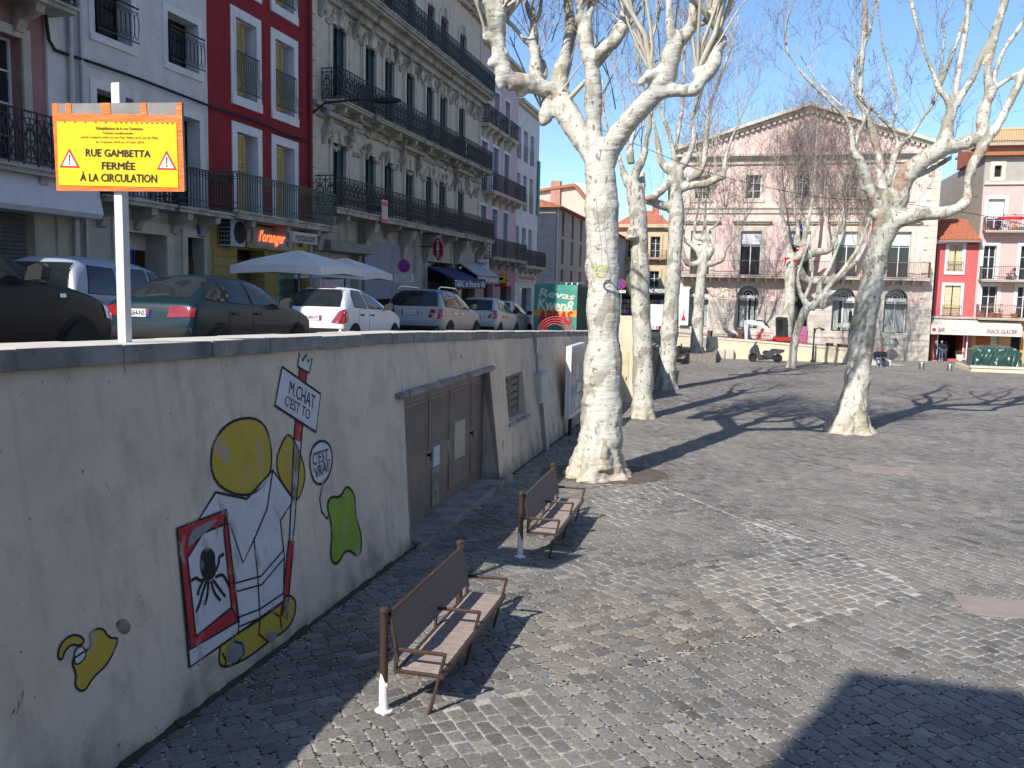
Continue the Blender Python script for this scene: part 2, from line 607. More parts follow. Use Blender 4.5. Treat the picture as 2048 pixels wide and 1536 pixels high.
for (a, c, e, d) in SLABS:
    b = MB()
    z0 = [GS(a, e), GS(c, e), GS(c, d), GS(a, d)]
    P = [(a + .02, e + .02), (c - .02, e + .02), (c - .02, d - .02), (a + .02, d - .02)]
    b.hexa([S(*p, z - .05) for p, z in zip(P, z0)], [S(*p, z + .006) for p, z in zip(P, z0)])
    tag(b.build('paving_slab', M_SLAB), kind='structure')
b = MB()
vs = [(PIT.x + .15, PIT.y - .1, G(PIT.x, PIT.y) + .045)]
for r in (.75, 1.0):
    for k in range(28):
        a = k * math.tau / 28
        x = PIT.x + .15 + 1.6 * r * math.cos(a); y = PIT.y - .1 + 1.25 * r * math.sin(a)
        vs.append((x, y, G(x, y) + (.02 if r < 1 else -.012) + random.Random(k).uniform(-.004, .008)))
fs = [(0, 1 + k, 1 + (k + 1) % 28) for k in range(28)] + [(1 + k, 29 + k, 29 + (k + 1) % 28, 1 + (k + 1) % 28) for k in range(28)]
b.add(vs, fs)
tag(b.build('tree_pit', M_EARTH, smooth=True), kind='structure')

# ------------------------------------------------------------------ the street behind the retaining wall
M_ASPH = mat('asphalt', (.055, .055, .058), (.08, .08, .08), rough=.9, scale=4, bump=.3, bscale=90)
M_PAVE = mat('pavement_concrete', (.25, .24, .225), (.19, .18, .17), rough=.9, scale=2, bump=.2, bscale=40)
us = [-30, -10, 0, 6, 12, 20, 26, 32, 41, 50, 58, 66, 72, 80, 120, 200]


def strip(name, v0, v1, dz, m, z_under=None):
    b = MB()
    for a, c in zip(us, us[1:]):
        q = [S(a, v0, zst(a) + dz), S(c, v0, zst(c) + dz), S(c, v1, zst(c) + dz), S(a, v1, zst(a) + dz)]
        b.hexa([p - Vector((0, 0, .6)) for p in q], q)
    return tag(b.build(name, m), kind='structure')


strip('street', 7.4, 13.1, 0, M_ASPH)
strip('pavement', 13.1, 14.25, .13, M_PAVE)
strip('pavement', 5.8, 7.4, .12, M_PAVE)
# ------------------------------------------------------------------ the retaining wall with its doors, openings and paintings
WV = 4.98
BAT = .117


def wv(z):
    return WV + BAT * (z + .1)


def onwall(px, py, off=0.0):
    d = ray(px, py)
    c0 = wv(0) - off
    t = (c0 + BAT * EYE) / (d.dot(VD) - BAT * d.z)
    p = EYEP + d * t
    return p.dot(UD), p.dot(VD), p.z


def wall_material():
    m = bpy.data.materials.new('cream_render'); m.use_nodes = True
    t = m.node_tree; N = t.nodes; L = t.links; b = N['Principled BSDF']; b.inputs['Roughness'].default_value = .92; b.inputs['Specular IOR Level'].default_value = .15
    tc = N.new('ShaderNodeTexCoord')

    def nz(sc, st, lo, hi, det=7, rough=.6, dist=0.0):
        mp = N.new('ShaderNodeMapping'); mp.inputs['Scale'].default_value = st; L.new(tc.outputs['Object'], mp.inputs[0])
        n = N.new('ShaderNodeTexNoise'); n.inputs['Scale'].default_value = sc; n.inputs['Detail'].default_value = det; n.inputs['Roughness'].default_value = rough; n.inputs['Distortion'].default_value = dist
        L.new(mp.outputs[0], n.inputs['Vector'])
        r = N.new('ShaderNodeMapRange'); r.inputs['From Min'].default_value = lo; r.inputs['From Max'].default_value = hi; L.new(n.outputs['Fac'], r.inputs['Value'])
        return r.outputs[0], n

    def mix(f, A, c, k=1.0):
        q = N.new('ShaderNodeMath'); q.operation = 'MULTIPLY'; L.new(f, q.inputs[0]); q.inputs[1].default_value = k
        mx = N.new('ShaderNodeMix'); mx.data_type = 'RGBA'; L.new(q.outputs[0], mx.inputs['Factor'])
        if isinstance(A, tuple): mx.inputs['A'].default_value = (*A, 1)
        else: L.new(A, mx.inputs['A'])
        mx.inputs['B'].default_value = (*c, 1); return mx.outputs['Result']
    o = mix(nz(.8, (1, 1, 1), .35, .68)[0], (.70, .595, .475), (.58, .49, .39))
    o = mix(nz(2.2, (1, 1, .8), .50, .72)[0], o, (.40, .345, .29), .7)          # grey blotches
    o = mix(nz(5, (1, 1, .10), .54, .74, 5)[0], o, (.30, .25, .20), .38)           # rain streaks
    o = mix(nz(4.5, (1, 1, .55), .675, .72, 5, .65, .6)[0], o, (.13, .115, .10), .8)   # chips and scuffs
    o = mix(nz(14, (1, 1, .8), .69, .73, 4)[0], o, (.09, .08, .07), .8)
    sx = N.new('ShaderNodeSeparateXYZ'); L.new(tc.outputs['Object'], sx.inputs[0])
    _, n2 = nz(1.6, (1, 1, 1), 0, 1)
    am = N.new('ShaderNodeMath'); am.operation = 'MULTIPLY_ADD'; L.new(n2.outputs['Fac'], am.inputs[0]); am.inputs[1].default_value = -1.9; L.new(sx.outputs['Z'], am.inputs[2])
    mr = N.new('ShaderNodeMapRange'); mr.inputs['From Min'].default_value = -1.25; mr.inputs['From Max'].default_value = -.75; mr.inputs['To Min'].default_value = .75; mr.inputs['To Max'].default_value = 0; L.new(am.outputs[0], mr.inputs['Value'])
    o = mix(mr.outputs[0], o, (.17, .155, .125))                                  # damp patches in the foot
    L.new(o, b.inputs['Base Color'])
    _, n3 = nz(20, (1, 1, 1), 0, 1)
    bp = N.new('ShaderNodeBump'); bp.inputs['Strength'].default_value = .4; bp.inputs['Distance'].default_value = .02; L.new(n3.outputs['Fac'], bp.inputs['Height']); L.new(bp.outputs[0], b.inputs['Normal'])
    return m


M_WALL = wall_material()
M_WALLY = plaster('yellow_render', (.66, .58, .42), .92, dirt=(.50, .43, .32), dlo=.6, dhi=.9)
M_COPE = mat('coping_stone', (.30, .29, .28), (.19, .185, .18), rough=.85, scale=2.2, bump=.5, bscale=30, dirt=(.09, .09, .09), dscale=2.5, dlo=.5, dhi=.75, dstretch=(1, 1, 1))
M_DOORM = mat('brown_door_paint', (.25, .19, .15), (.19, .148, .12), rough=.6, scale=2, dirt=(.22, .19, .17), dscale=2.2, dlo=.62, dhi=.85, dstretch=(2, 1, .3))
M_CONC = mat('old_concrete', (.33, .31, .275), (.22, .205, .185), rough=.95, scale=3, bump=.6, bscale=25, dirt=(.12, .11, .1), dscale=3, dlo=.5, dhi=.8, dstretch=(1, 1, 1))

wall = thing('retaining_wall', 'long cream rendered retaining wall with dark stone coping, painted figures and brown double doors', 'wall', S(0, WV, 0), ROT_S)


def wl(u, v, z):
    return (u, v - WV, z)


DOOR = (13.35, 18.47, 2.28)        # u from, u to, top of the opening
WIN = (19.68, 21.4, .95, 2.02)
b = MB()
ub = [-14, -8, -4, 0, 2, 4, 6, 8, 10, 12, DOOR[0], 15, 17, DOOR[1], WIN[0], WIN[1], 23, 25, 27, 29, 31, 33, 35.3]
for a, c in zip(ub, ub[1:]):
    m = (a + c) / 2
    segs = [(-.9, None)]
    if DOOR[0] < m < DOOR[1]: segs = [(DOOR[2], None)]
    elif WIN[0] < m < WIN[1]: segs = [(-.9, WIN[2]), (WIN[3], None)]
    for z0, z1 in segs:
        za, zc = (zcap(a) - .17, zcap(c) - .17) if z1 is None else (z1, z1)
        ks = 4
        for k in range(ks):
            f0, f1 = k / ks, (k + 1) / ks
            jl = lambda z, c=c: c - .38 * min(1, max(0, (2.28 - z) / 2.4)) if c == DOOR[0] else c
            p = [(a, z0 + (za - z0) * f0), (c, z0 + (zc - z0) * f0), (c, z0 + (zc - z0) * f1), (a, z0 + (za - z0) * f1)]
            b.quad(*[wl(jl(z) if u == c else u, wv(z), z) for u, z in p])
# back, ends and the reveals of the two openings
for a, c in zip(ub, ub[1:]):
    b.quad(wl(c, 5.85, -.9), wl(a, 5.85, -.9), wl(a, 5.85, zcap(a) - .17), wl(c, 5.85, zcap(c) - .17))
    b.quad(wl(a, wv(zcap(a) - .17), zcap(a) - .17), wl(c, wv(zcap(c) - .17), zcap(c) - .17), wl(c, 5.85, zcap(c) - .17), wl(a, 5.85, zcap(a) - .17))
for u in (-14, 35.3):
    b.quad(wl(u, wv(-.9), -.9), wl(u, 5.85, -.9), wl(u, 5.85, zcap(u) - .17), wl(u, wv(zcap(u) - .17), zcap(u) - .17))
zt = DOOR[2]
for u in DOOR[:2]:
    w_ = u + (.15 if u > 15 else -.02); d_ = 0 if u > 15 else -.38
    b.quad(wl(u + d_, wv(-.9), -.9), wl(w_ + d_, 5.5, -.9), wl(w_, 5.5, zt), wl(u, wv(zt), zt))
b.quad(wl(DOOR[0], wv(zt), zt), wl(DOOR[1], wv(zt), zt), wl(DOOR[1] + .15, 5.5, zt), wl(DOOR[0], 5.5, zt))
for u in WIN[:2]:
    b.quad(wl(u, wv(WIN[2]), WIN[2]), wl(u, 5.4, WIN[2]), wl(u, 5.4, WIN[3]), wl(u, wv(WIN[3]), WIN[3]))
for z in WIN[2:]:
    b.quad(wl(WIN[0], wv(z), z), wl(WIN[1], wv(z), z), wl(WIN[1], 5.4, z), wl(WIN[0], 5.4, z))
b.build('wall_face', M_WALL, wall)

# moss and dirt in the foot of the wall
b = MB(); rgm = random.Random(12); u = -2.0
while u < 34:
    if not (13.0 < u < 18.8):
        for k in range(3):
            uu = u + rgm.uniform(0, .3); r = abs(rgm.gauss(0, .016)) + .006; z = GS(uu, WV); l = rgm.uniform(.1, .35)
            b.add([S(uu, WV - .03 - r, z + .004), S(uu + l, WV - .03 - r * .6, z + .004), S(uu + l, WV + .0, z + .008 + r * .8), S(uu, WV + .0, z + .008 + r), S(uu + l / 2, WV - .03, z + .016 + r * .3)], [(0, 1, 4), (1, 2, 4), (2, 3, 4), (3, 0, 4)])
    u += .16
tag(b.build('moss', mat('wall_foot_moss', (.035, .045, .018), (.06, .055, .04), rough=1, scale=9)), 'dark moss and dirt along the foot of the cream wall', 'moss', kind='stuff')
# coping stones
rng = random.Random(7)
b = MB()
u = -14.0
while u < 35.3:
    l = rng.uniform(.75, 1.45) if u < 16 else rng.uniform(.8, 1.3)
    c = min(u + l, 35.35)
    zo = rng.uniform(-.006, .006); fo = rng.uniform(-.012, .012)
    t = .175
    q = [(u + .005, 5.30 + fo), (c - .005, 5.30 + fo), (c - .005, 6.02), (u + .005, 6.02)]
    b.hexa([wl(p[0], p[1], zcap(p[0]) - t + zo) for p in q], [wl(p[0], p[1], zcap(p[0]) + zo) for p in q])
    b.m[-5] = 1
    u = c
b.build('coping', [M_COPE, mat('sunlit_stone_top', (.60, .55, .47), (.50, .46, .40), rough=.9, scale=3)], wall, bevel=.012)  # same stone, top faces paler: sunlight on the coping put into the colour

# the four tall door leaves
DV = 5.43
us4 = [12.95, 14.95, 16.14, 17.60, 18.60]
for i, (a, c) in enumerate(zip(us4, us4[1:])):
    b = MB()
    b.box(a + .008, c - .008, DV - WV, DV - WV + .05, -.12, 2.27)
    lv = [(1.12, 2.02)] + ([(.12, .78)] if i >= 2 else [])
    o = b.build('door_leaf', M_DOORM, wall)
    for z0, z1 in lv:
        f = MB()
        x0, x1 = a + .1, c - .08
        for (p, q, r, s) in [(x0 - .04, x1 + .04, z1, z1 + .04), (x0 - .04, x1 + .04, z0 - .04, z0), (x0 - .04, x0, z0, z1), (x1, x1 + .04, z0, z1)]:
            f.box(p, q, DV - WV - .018, DV - WV, r, s)
        n = int((z1 - z0) / .048)
        for k in range(n):
            z = z0 + (z1 - z0) * k / n
            y = DV - WV
            f.add([(x0, y - .004, z + .034), (x1, y - .004, z + .034), (x1, y - .026, z + .006), (x0, y - .026, z + .006), (x0, y - .004, z), (x1, y - .004, z)],
                  [(0, 3, 2, 1), (3, 4, 5, 2)])
        f.build('louvre', M_DOORM, o)
    if i in (1, 3):
        h = MB(); y = DV - WV
        h.box(a + .04, a + .10, y - .05, y, .98, 1.03); h.box(a + .06, a + .08, y - .07, y - .05, .9, 1.06)
        h.build('handle', M_IRON, o)
for (a, c, z0, z1, m) in [(15.26, 15.6, .72, 1.1, mat('pale_blue_notice', (.42, .52, .62), (.62, .64, .66), rough=.7, scale=9, lo=.45, hi=.55)),
                          (15.2, 15.58, -.02, .7, mat('worn_paper', (.36, .33, .27), (.2, .17, .15), rough=.9, scale=6, lo=.4, hi=.6)),
                          (16.5, 17.2, .62, 1.38, mat('beige_plate', (.46, .42, .34), (.42, .38, .31), rough=.8, scale=2))]:
    MB().box(a, c, DV - WV - .03, DV - WV - .002, z0, z1).build('notice', m, wall)
# lintel and threshold
b = MB()
N_ = 14
for k in range(N_):
    a = 13.0 + (18.75 - 13.0) * k / N_; c = 13.0 + (18.75 - 13.0) * (k + 1) / N_
    d0, d1 = rng.uniform(-.02, .02), rng.uniform(-.03, .03)
    b.hexa([wl(a, 5.17 + d0, 2.285), wl(c, 5.17 + d0, 2.285), wl(c, 5.42, 2.285), wl(a, 5.42, 2.285)],
           [wl(a, 5.19 + d1, 2.36), wl(c, 5.19 + d1, 2.36), wl(c, 5.42, 2.42), wl(a, 5.42, 2.42)])
b.build('lintel', M_CONC, wall)
b = MB()
b.box(13.36, 18.44, -.12, .5, -.5, -.125); b.box(12.9, 18.9, -.2, -.13, -.5, -.09)
b.build('threshold', M_CONC, wall, bevel=.012)
# window with two cast grilles
g = MB()
for (a, c) in ((19.72, 20.45), (20.5, 21.36)):
    y0, y1 = 5.30 - WV, 5.35 - WV
    for (p, q, r, s) in [(a, c, .98, 1.04), (a, c, 1.94, 2.0), (a, a + .05, 1.04, 1.94), (c - .05, c, 1.04, 1.94)]:
        g.box(p, q, y0, y1, r, s)
    for k in range(5):
        z = 1.04 + .18 * k
        g.box(a + .05, c - .05, y0 + .01, y1 - .01, z + .16, z + .18)
        for j in range(5):
            x = a + .05 + (c - a - .1) * (j + .5) / 5
            w = (c - a - .1) / 10
            g.add([(x - w, y0 + .03, z), (x, y0 + .005, z + .08), (x + w, y0 + .03, z), (x, y0 + .03, z + .16)], [(0, 2, 1), (1, 2, 3), (0, 1, 3)])
M_GRATE = mat('dusty_grille', (.30, .27, .225), (.22, .2, .17), rough=.8, scale=4)
w = MB().box(19.69, 21.39, 5.36 - WV, 5.39 - WV, .96, 2.01).build('window', M_DARK, wall)
g.build('grille', M_GRATE, w)
b = MB(); b.hexa([wl(19.6, 5.03, .86), wl(21.5, 5.03, .86), wl(21.5, 5.2, .86), wl(19.6, 5.2, .86)], [wl(19.6, 5.05, .93), wl(21.5, 5.05, .93), wl(21.5, 5.3, .945), wl(19.6, 5.3, .945)])
b.build('window_sill', M_CONC, w)

# ------------------------------------------------------------------ paintings on the wall: flat paint, stand-in shapes in the colours of the originals
def zm(x, y):          # coordinates measured on an enlarged view of the wall
    return 60 + x / 2.0757, 680 + y / 2.0757


def paintmat(name, c):
    return mat(name, c, tuple(k * .86 for k in c), rough=.75, scale=3, dirt=(.36, .32, .27), dscale=5, dlo=.57, dhi=.69, dstretch=(1, 1, .5), bump=.35, bscale=20)


P_YEL = paintmat('yellow_wall_paint', (.50, .36, .045)); P_WHI = paintmat('white_wall_paint', (.62, .62, .63)); P_RED = paintmat('red_wall_paint', (.46, .03, .035))
P_BLK = paintmat('black_wall_paint', (.012, .012, .014)); P_GRN = paintmat('green_wall_paint', (.22, .36, .03)); P_GRY = mat('grey_patch', (.2, .2, .195), (.27, .265, .25), scale=8, rough=.9)
PM = [P_BLK, P_YEL, P_WHI, P_RED, P_GRN, P_GRY]
layer = [0]


def wp(x, y, off):
    q = onwall(*zm(x, y), off)
    return Vector(wl(*q))


def smooth_pts(pts, it=2):
    for _ in range(it):
        o = []
        for i, p in enumerate(pts):
            q = pts[(i + 1) % len(pts)]
            o += [(p[0] * .75 + q[0] * .25, p[1] * .75 + q[1] * .25), (p[0] * .25 + q[0] * .75, p[1] * .25 + q[1] * .75)]
        pts = o
    return pts


def stroke(mb, pts, w, off, m=0, closed=False):
    P = [wp(x, y, off) for x, y in pts]
    if closed: P = P + [P[0]]
    nrm = Vector((0, -1, BAT)).normalized()
    n = len(P); Lp, Rp = [], []
    for i, p in enumerate(P):
        if closed: t = (P[1] - P[-2]) if i in (0, n - 1) else (P[i + 1] - P[i - 1])
        else: t = P[min(i + 1, n - 1)] - P[max(0, i - 1)]
        if t.length < 1e-6: t = Vector((1, 0, 0))
        s = t.normalized().cross(nrm)
        Lp.append(p + s * w / 2); Rp.append(p - s * w / 2)
    mb.add(Lp + Rp, [(i, i + 1, n + i + 1, n + i) for i in range(n - 1)], m)


def catmull_(p):
    for _ in range(2):
        p = [p[0]] + [((a[0] * w + c[0] * (1 - w)), (a[1] * w + c[1] * (1 - w))) for a, c in zip(p, p[1:]) for w in (.75, .25)] + [p[-1]]
    return p


def shape(mb, pts, m, off, sm=0, line=.028):
    q = smooth_pts(pts, sm) if sm else pts
    mb.poly([wp(x, y, off) for x, y in q], m)
    if line: stroke(mb, q, line, off + .003, 0, True)


mu = MB()
# pole with placard
shape(mu, [(1120, 118), (1150, 124), (1127, 420), (1096, 415)], 3, .004)
shape(mu, [(1096, 415), (1127, 420), (1092, 835), (1078, 830)], 2, .004)
shape(mu, [(1075, 832), (1096, 835), (1066, 1158), (1042, 1142)], 3, .004)
shape(mu, [(1113, 110), (1120, 55), (1132, 88), (1148, 60), (1153, 92), (1172, 76), (1160, 138)], 2, .007)
shape(mu, [(1048, 112), (1207, 224), (1188, 382), (1018, 272)], 2, .010, line=.034)
# plain yellow and white blocks where the figure stands
shape(mu, [(760, 600), (748, 440), (830, 330), (960, 320), (1006, 430), (1000, 580), (900, 660)], 1, .004, 2, .03)
shape(mu, [(1010, 530), (1060, 390), (1092, 400), (1150, 540), (1125, 650), (1098, 670)], 1, .004, 2, .026)
shape(mu, [(705, 740), (772, 632), (900, 660), (1008, 540), (1094, 664), (1040, 750), (1056, 900), (1052, 1085), (868, 1215), (845, 1010)], 2, .007, 0, .03)
shape(mu, [(845, 1012), (960, 980), (1054, 872), (1056, 905), (962, 1016), (850, 1046)], 2, .010, 0, .02)
shape(mu, [(868, 1150), (950, 1120), (1052, 1052), (1052, 1085), (952, 1155), (868, 1190)], 2, .010, 0, .02)
stroke(mu, [(930, 820), (945, 960), (955, 1150)], .022, .012)
stroke(mu, [(1008, 545), (985, 700), (935, 820), (885, 925), (830, 760)], .024, .012)
shape(mu, [(870, 1215), (955, 1160), (1050, 1090), (1070, 1050), (1112, 1090), (1085, 1190), (985, 1255), (900, 1325), (790, 1368), (785, 1300), (800, 1240)], 1, .004, 2, .026)
for q in ([(845, 1250), (880, 1260), (890, 1300), (860, 1340)], [(955, 1165), (950, 1220), (985, 1250)], [(1010, 1130), (1040, 1150), (1045, 1200)], [(800, 1300), (815, 1330), (812, 1360)]): stroke(mu, q, .024, .009)
# red framed panel with a black blot with waving arms
shape(mu, [(612, 782), (815, 705), (868, 1170), (864, 1218), (664, 1358)], 2, .012, 0, .03)
shape(mu, [(612, 782), (815, 705), (822, 760), (720, 800), (654, 905), (690, 1230), (838, 1110), (868, 1165), (666, 1285)], 3, .015, 0, .026)
shape(mu, [(815, 705), (868, 1170), (838, 1112), (806, 790)], 3, .015, 0, .026)
body = [(738, 855), (768, 880), (770, 930), (775, 970), (745, 1005), (715, 985), (706, 930), (710, 880)]
shape(mu, body, 0, .018, 2, 0)
for arm in ([(765, 970), (785, 930), (785, 900), (806, 888)], [(770, 985), (800, 970), (818, 1000), (828, 1025)], [(760, 995), (785, 1030), (812, 1065)], [(752, 1000), (765, 1050), (792, 1082)],
            [(742, 1000), (738, 1060), (726, 1100)], [(735, 1000), (716, 1050), (706, 1095), (690, 1130)], [(728, 995), (706, 1000), (690, 985), (670, 1000)], [(720, 1000), (700, 1040), (698, 1060)]):
    q = [(a[0], a[1]) for a in arm]
    stroke(mu, catmull_(q), .034, .018)
shape(mu, [(664, 800), (700, 770), (790, 735), (740, 790), (690, 830), (652, 870)], 5, .021, 1, 0)
shape(mu, [(810, 1290), (850, 1240), (905, 1265), (880, 1320), (830, 1350)], 5, .0075, 1, 0)
shape(mu, [(975, 1230), (1000, 1205), (1035, 1225), (1000, 1262)], 5, .0075, 1, 0)
pw = lambda x, y: wp(x, y, .014)
text_quad(mu, 'M.CHAT', [(1082, 168), (1186, 232), (1180, 290), (1074, 222)], pw, 0, .0)
text_quad(mu, "C'EST TO", [(1064, 226), (1166, 290), (1160, 334), (1056, 268)], pw, 0, .0)
mu.build('mural', PM, wall)
# speech bubble and the plain green clover shape
mu = MB()
shape(mu, [(1160, 520), (1168, 450), (1205, 414), (1245, 430), (1258, 490), (1245, 560), (1215, 600), (1180, 595)], 2, .004, 2, .036)
stroke(mu, [(1218, 590), (1205, 660), (1212, 710), (1236, 742)], .045, .005, 0)
stroke(mu, [(1218, 580), (1207, 660), (1214, 704), (1230, 732)], .02, .0075, 2)
text_quad(mu, "C'EST", [(1174, 468), (1240, 448), (1238, 498), (1176, 524)], pw, 0, 0)
text_quad(mu, 'VRAI?', [(1182, 530), (1246, 490), (1244, 540), (1186, 580)], pw, 0, 0)
mu.build('painted_speech_bubble', PM, wall)
mu = MB()
shape(mu, [(1232, 690), (1248, 648), (1290, 655), (1315, 600), (1350, 640), (1352, 730), (1380, 820), (1370, 910), (1315, 860), (1275, 940), (1245, 905), (1258, 790)], 4, .004, 2, .036)
mu.build('painted_green_shape', PM, wall)
mu = MB()
shape(mu, [(170, 1330), (215, 1300), (262, 1270), (245, 1215), (300, 1190), (330, 1240), (372, 1235), (350, 1290), (320, 1350), (262, 1400), (225, 1465), (185, 1440), (195, 1390)], 1, .004, 2, .018)
shape(mu, [(115, 1320), (125, 1260), (180, 1218), (230, 1240), (215, 1270), (170, 1262), (140, 1300), (135, 1330)], 1, .004, 2, .018)
shape(mu, [(185, 1290), (215, 1265), (238, 1300), (215, 1340), (185, 1350)], 2, .007, 2, .012)
mu.build('painted_yellow_shape', PM, wall)
b = MB(); b.poly([wp(x, y, .003) for x, y in smooth_pts([(350, 1180), (385, 1150), (420, 1175), (415, 1215), (380, 1225)], 2)])
b.build('rust_stain', mat('rust_stain', (.12, .075, .05), (.3, .26, .21), scale=6, rough=.9), wall)

# ------------------------------------------------------------------ return and lower stretch of the wall beyond the second tree
rw = thing('return_wall', 'sunlit cream wall end with a small flush service door, behind the second plane tree', 'wall', S(35.3, 3.85, GS(35.3, 3.85)), ROT_S)
zb = GS(35.3, 3.85)
b = MB()
zt = onu(1262, 632, 35.3)[1] - zb
b.box(0, .35, 0, 1.9, -.4, zt)
b.build('wall_face', M_WALLY, rw)
v0, z0 = onu(1255, 792, 35.3); v1, z1 = onu(1241, 702, 35.3)
d = MB().box(-.025, .0, v0 - 3.85, v1 - 3.85 + .05, z0 - zb - .05, z1 - zb)
dd = d.build('service_door', mat('yellow_door_paint', (.62, .54, .33), (.56, .48, .3), rough=.6), rw)
MB().box(-.05, -.025, v0 - 3.85 + .06, v0 - 3.85 + .1, .9, 1.05).build('handle', M_IRON, dd)
sw = thing('stepped_stone_wall', 'dark stepped stone side wall in shade between the second and third plane trees', 'wall', S(35.66, 3.85, GS(41, 3.85)), ROT_S)
b = MB(); c = MB()
M_RUB = mat('rubble_stone', (.27, .24, .2), (.15, .135, .12), rough=.95, scale=6, bump=.9, bscale=9)
steps = 9
for k in range(steps):
    a, e = 16.0 * k / steps, 16.0 * (k + 1) / steps
    z = 2.55 - .2 * k
    b.box(a, e, 0, 1.4, -.6, z)
    c.box(a - .05, e + .0, -.06, 1.45, z, z + .13)
b.build('wall_face', M_RUB, sw); c.build('coping', M_COPE, sw, bevel=.02)
# ------------------------------------------------------------------ benches
M_BROWN = mat('brown_bench_paint', (.072, .043, .032), (.052, .031, .023), rough=.38, scale=8, dirt=(.25, .2, .17), dscale=14, dlo=.68, dhi=.74, dstretch=(1, 1, 1))
M_SLAT = mat('weathered_slats', (.36, .285, .25), (.25, .19, .165), rough=.75, scale=3, stretch=(30, 1.5, 1), dirt=(.5, .42, .37), dscale=5, dlo=.55, dhi=.8, bump=.3, bscale=12)
M_BACK = mat('back_board', (.19, .155, .145), (.13, .105, .098), rough=.7, scale=4, stretch=(1.2, 1, 30), bump=.25, bscale=10)
M_WPAINT = mat('peeling_white_paint', (.78, .77, .75), (.66, .64, .6), rough=.6, scale=12, dirt=(.1, .06, .05), dscale=9, dlo=.66, dhi=.7, dstretch=(1, 1, 1))


def make_bench(L):
    t = thing('park_bench', '', 'bench', (0, 0, 0), ROT_S)
    for i, x in enumerate((0.0, L)):
        r = .043
        MB().lathe([(.045, .0), (.042, .3), (.040, 1.0), (.040, 1.015), (.05, 1.02), (.05, 1.045), (.044, 1.06), (.02, 1.072), (0.001, 1.074)], (x, 0, 0), 16).build('post', M_BROWN, t, smooth=True, angle=40)
        if i == 0:
            b = MB()
            n = 16; prof = [(.09, 0), (.09, .012), (.058, .02), (.0475, .05), (.0455, .2)]
            b.lathe(prof, (x, 0, 0), n)
            for k in range(n):
                a = k * math.tau / n
                pass
            top = len(b.v) - n
            for k in range(n):
                p = b.v[top + k]; b.v[top + k] = (p[0], p[1], .33 + .075 * math.sin(k * 1.1) + .04 * math.sin(k * 2.7))
            b.build('white_post_foot', M_WPAINT, t, smooth=True, angle=40)
        else:
            MB().lathe([(.085, 0), (.085, .012), (.05, .02)], (x, 0, 0), 16).build('foot_plate', M_BROWN, t)
    # back board, leaning, in a thin frame
    b = MB()
    y0, y1, z0, z1 = -.13, -.045, .555, .985
    b.hexa([(.06, y0 - .012, z0), (L - .06, y0 - .012, z0), (L - .06, y0 + .012, z0), (.06, y0 + .012, z0)],
           [(.06, y1 - .012, z1), (L - .06, y1 - .012, z1), (L - .06, y1 + .012, z1), (.06, y1 + .012, z1)])
    b.build('backrest', M_BACK, t)
    f = MB()
    f.bar((.03, y1, z1 + .016), (L - .03, y1, z1 + .016), .035, .03)
    for x in (.045, L - .045):
        f.bar((x, y0, z0 - .05), (x, y1, z1 + .016), .028, .03)
        f.bar((x, -.03, .9), (x, -.06, .9), .02); f.bar((x, -.03, .62), (x, -.11, .62), .02)
    f.build('back_frame', M_BROWN, t)
    # seat of short cross slats on two rails
    b = MB(); n = 30; rg = random.Random(3)
    x0, x1 = .10, L - .02
    for k in range(n):
        a = x0 + (x1 - x0) * k / n; c = x0 + (x1 - x0) * (k + .84) / n
        dz = rg.uniform(-.002, .002)
        b.hexa([(a, -.56, .405), (c, -.56, .405), (c, -.15, .405), (a, -.15, .405)], [(a, -.56, .432 + dz), (c, -.56, .432 + dz), (c, -.15, .425 + dz), (a, -.15, .425 + dz)])
    b.build('seat', M_SLAT, t)
    f = MB()
    f.bar((.05, -.585, .41), (L + .02, -.585, .41), .035, .055); f.bar((.05, -.125, .405), (L + .02, -.125, .405), .03, .045)
    f.build('seat_frame', M_BROWN, t)
    for x in (.07, .07 + (L - .06) / 2, L):
        a = MB(); w = .032
        a.bar((x, -.10, .385), (x, -.10, .625), .03, .045); a.bar((x, -.085, .625), (x, -.60, .63), .03, .036)
        a.bar((x, -.08, .40), (x, -.60, .40), .03, .04)
        a.build('armrest', M_BROWN, t, bevel=.006)
        MB().bar((x, -.615, .64), (x, -.455, 0.0), .03, .045).build('leg', M_BROWN, t, bevel=.006)
        if .2 < x < L - .2: MB().bar((x, -.12, .39), (x, -.12, 0.005), .03, .03).build('rear_leg', M_BROWN, t)
    return t


Lb = onv(920, 1088, 3.23)[0] - 7.73
bench = make_bench(Lb)
fp = ground(1350, 729)
fu, fv = fp.dot(UD), fp.dot(VD)
for i, (u, v, lab) in enumerate([
        (7.73, 3.23, 'brown slatted bench nearest the camera, below the painted wall, white paint on its post foot'),
        (13.22, 3.20, 'brown slatted bench in front of the wide brown doors, short of the first plane tree'),
        (fu, fv, 'small distant brown bench standing just beyond the third plane tree'),
        (fu + 4.2, fv + .05, 'farthest brown bench, in front of the low brick planter')]):
    o = bench if i == 0 else copy_tree(bench)
    o.location = S(u, v, GS(u + 1, v) + .004)
    o['label'] = lab; o['group'] = 'brown benches along the wall'

# ------------------------------------------------------------------ road works sign on its post
su, sz = onv(250, 677, 5.62)
sg = thing('road_works_sign', 'yellow and orange road closure board taped to a white square post on the wall', 'sign', S(su, 5.62, zcap(su) - .0), ROT_F)
O_sg = sg.location.copy()


def sgp(px, py, off=0.0):     # pixel on the board's plane -> local point of the sign (x = right, y = away, z = up)
    v, z = onu(px, py, su - .075)
    return Vector((5.62 - v, -.075 - off, z - O_sg.z))


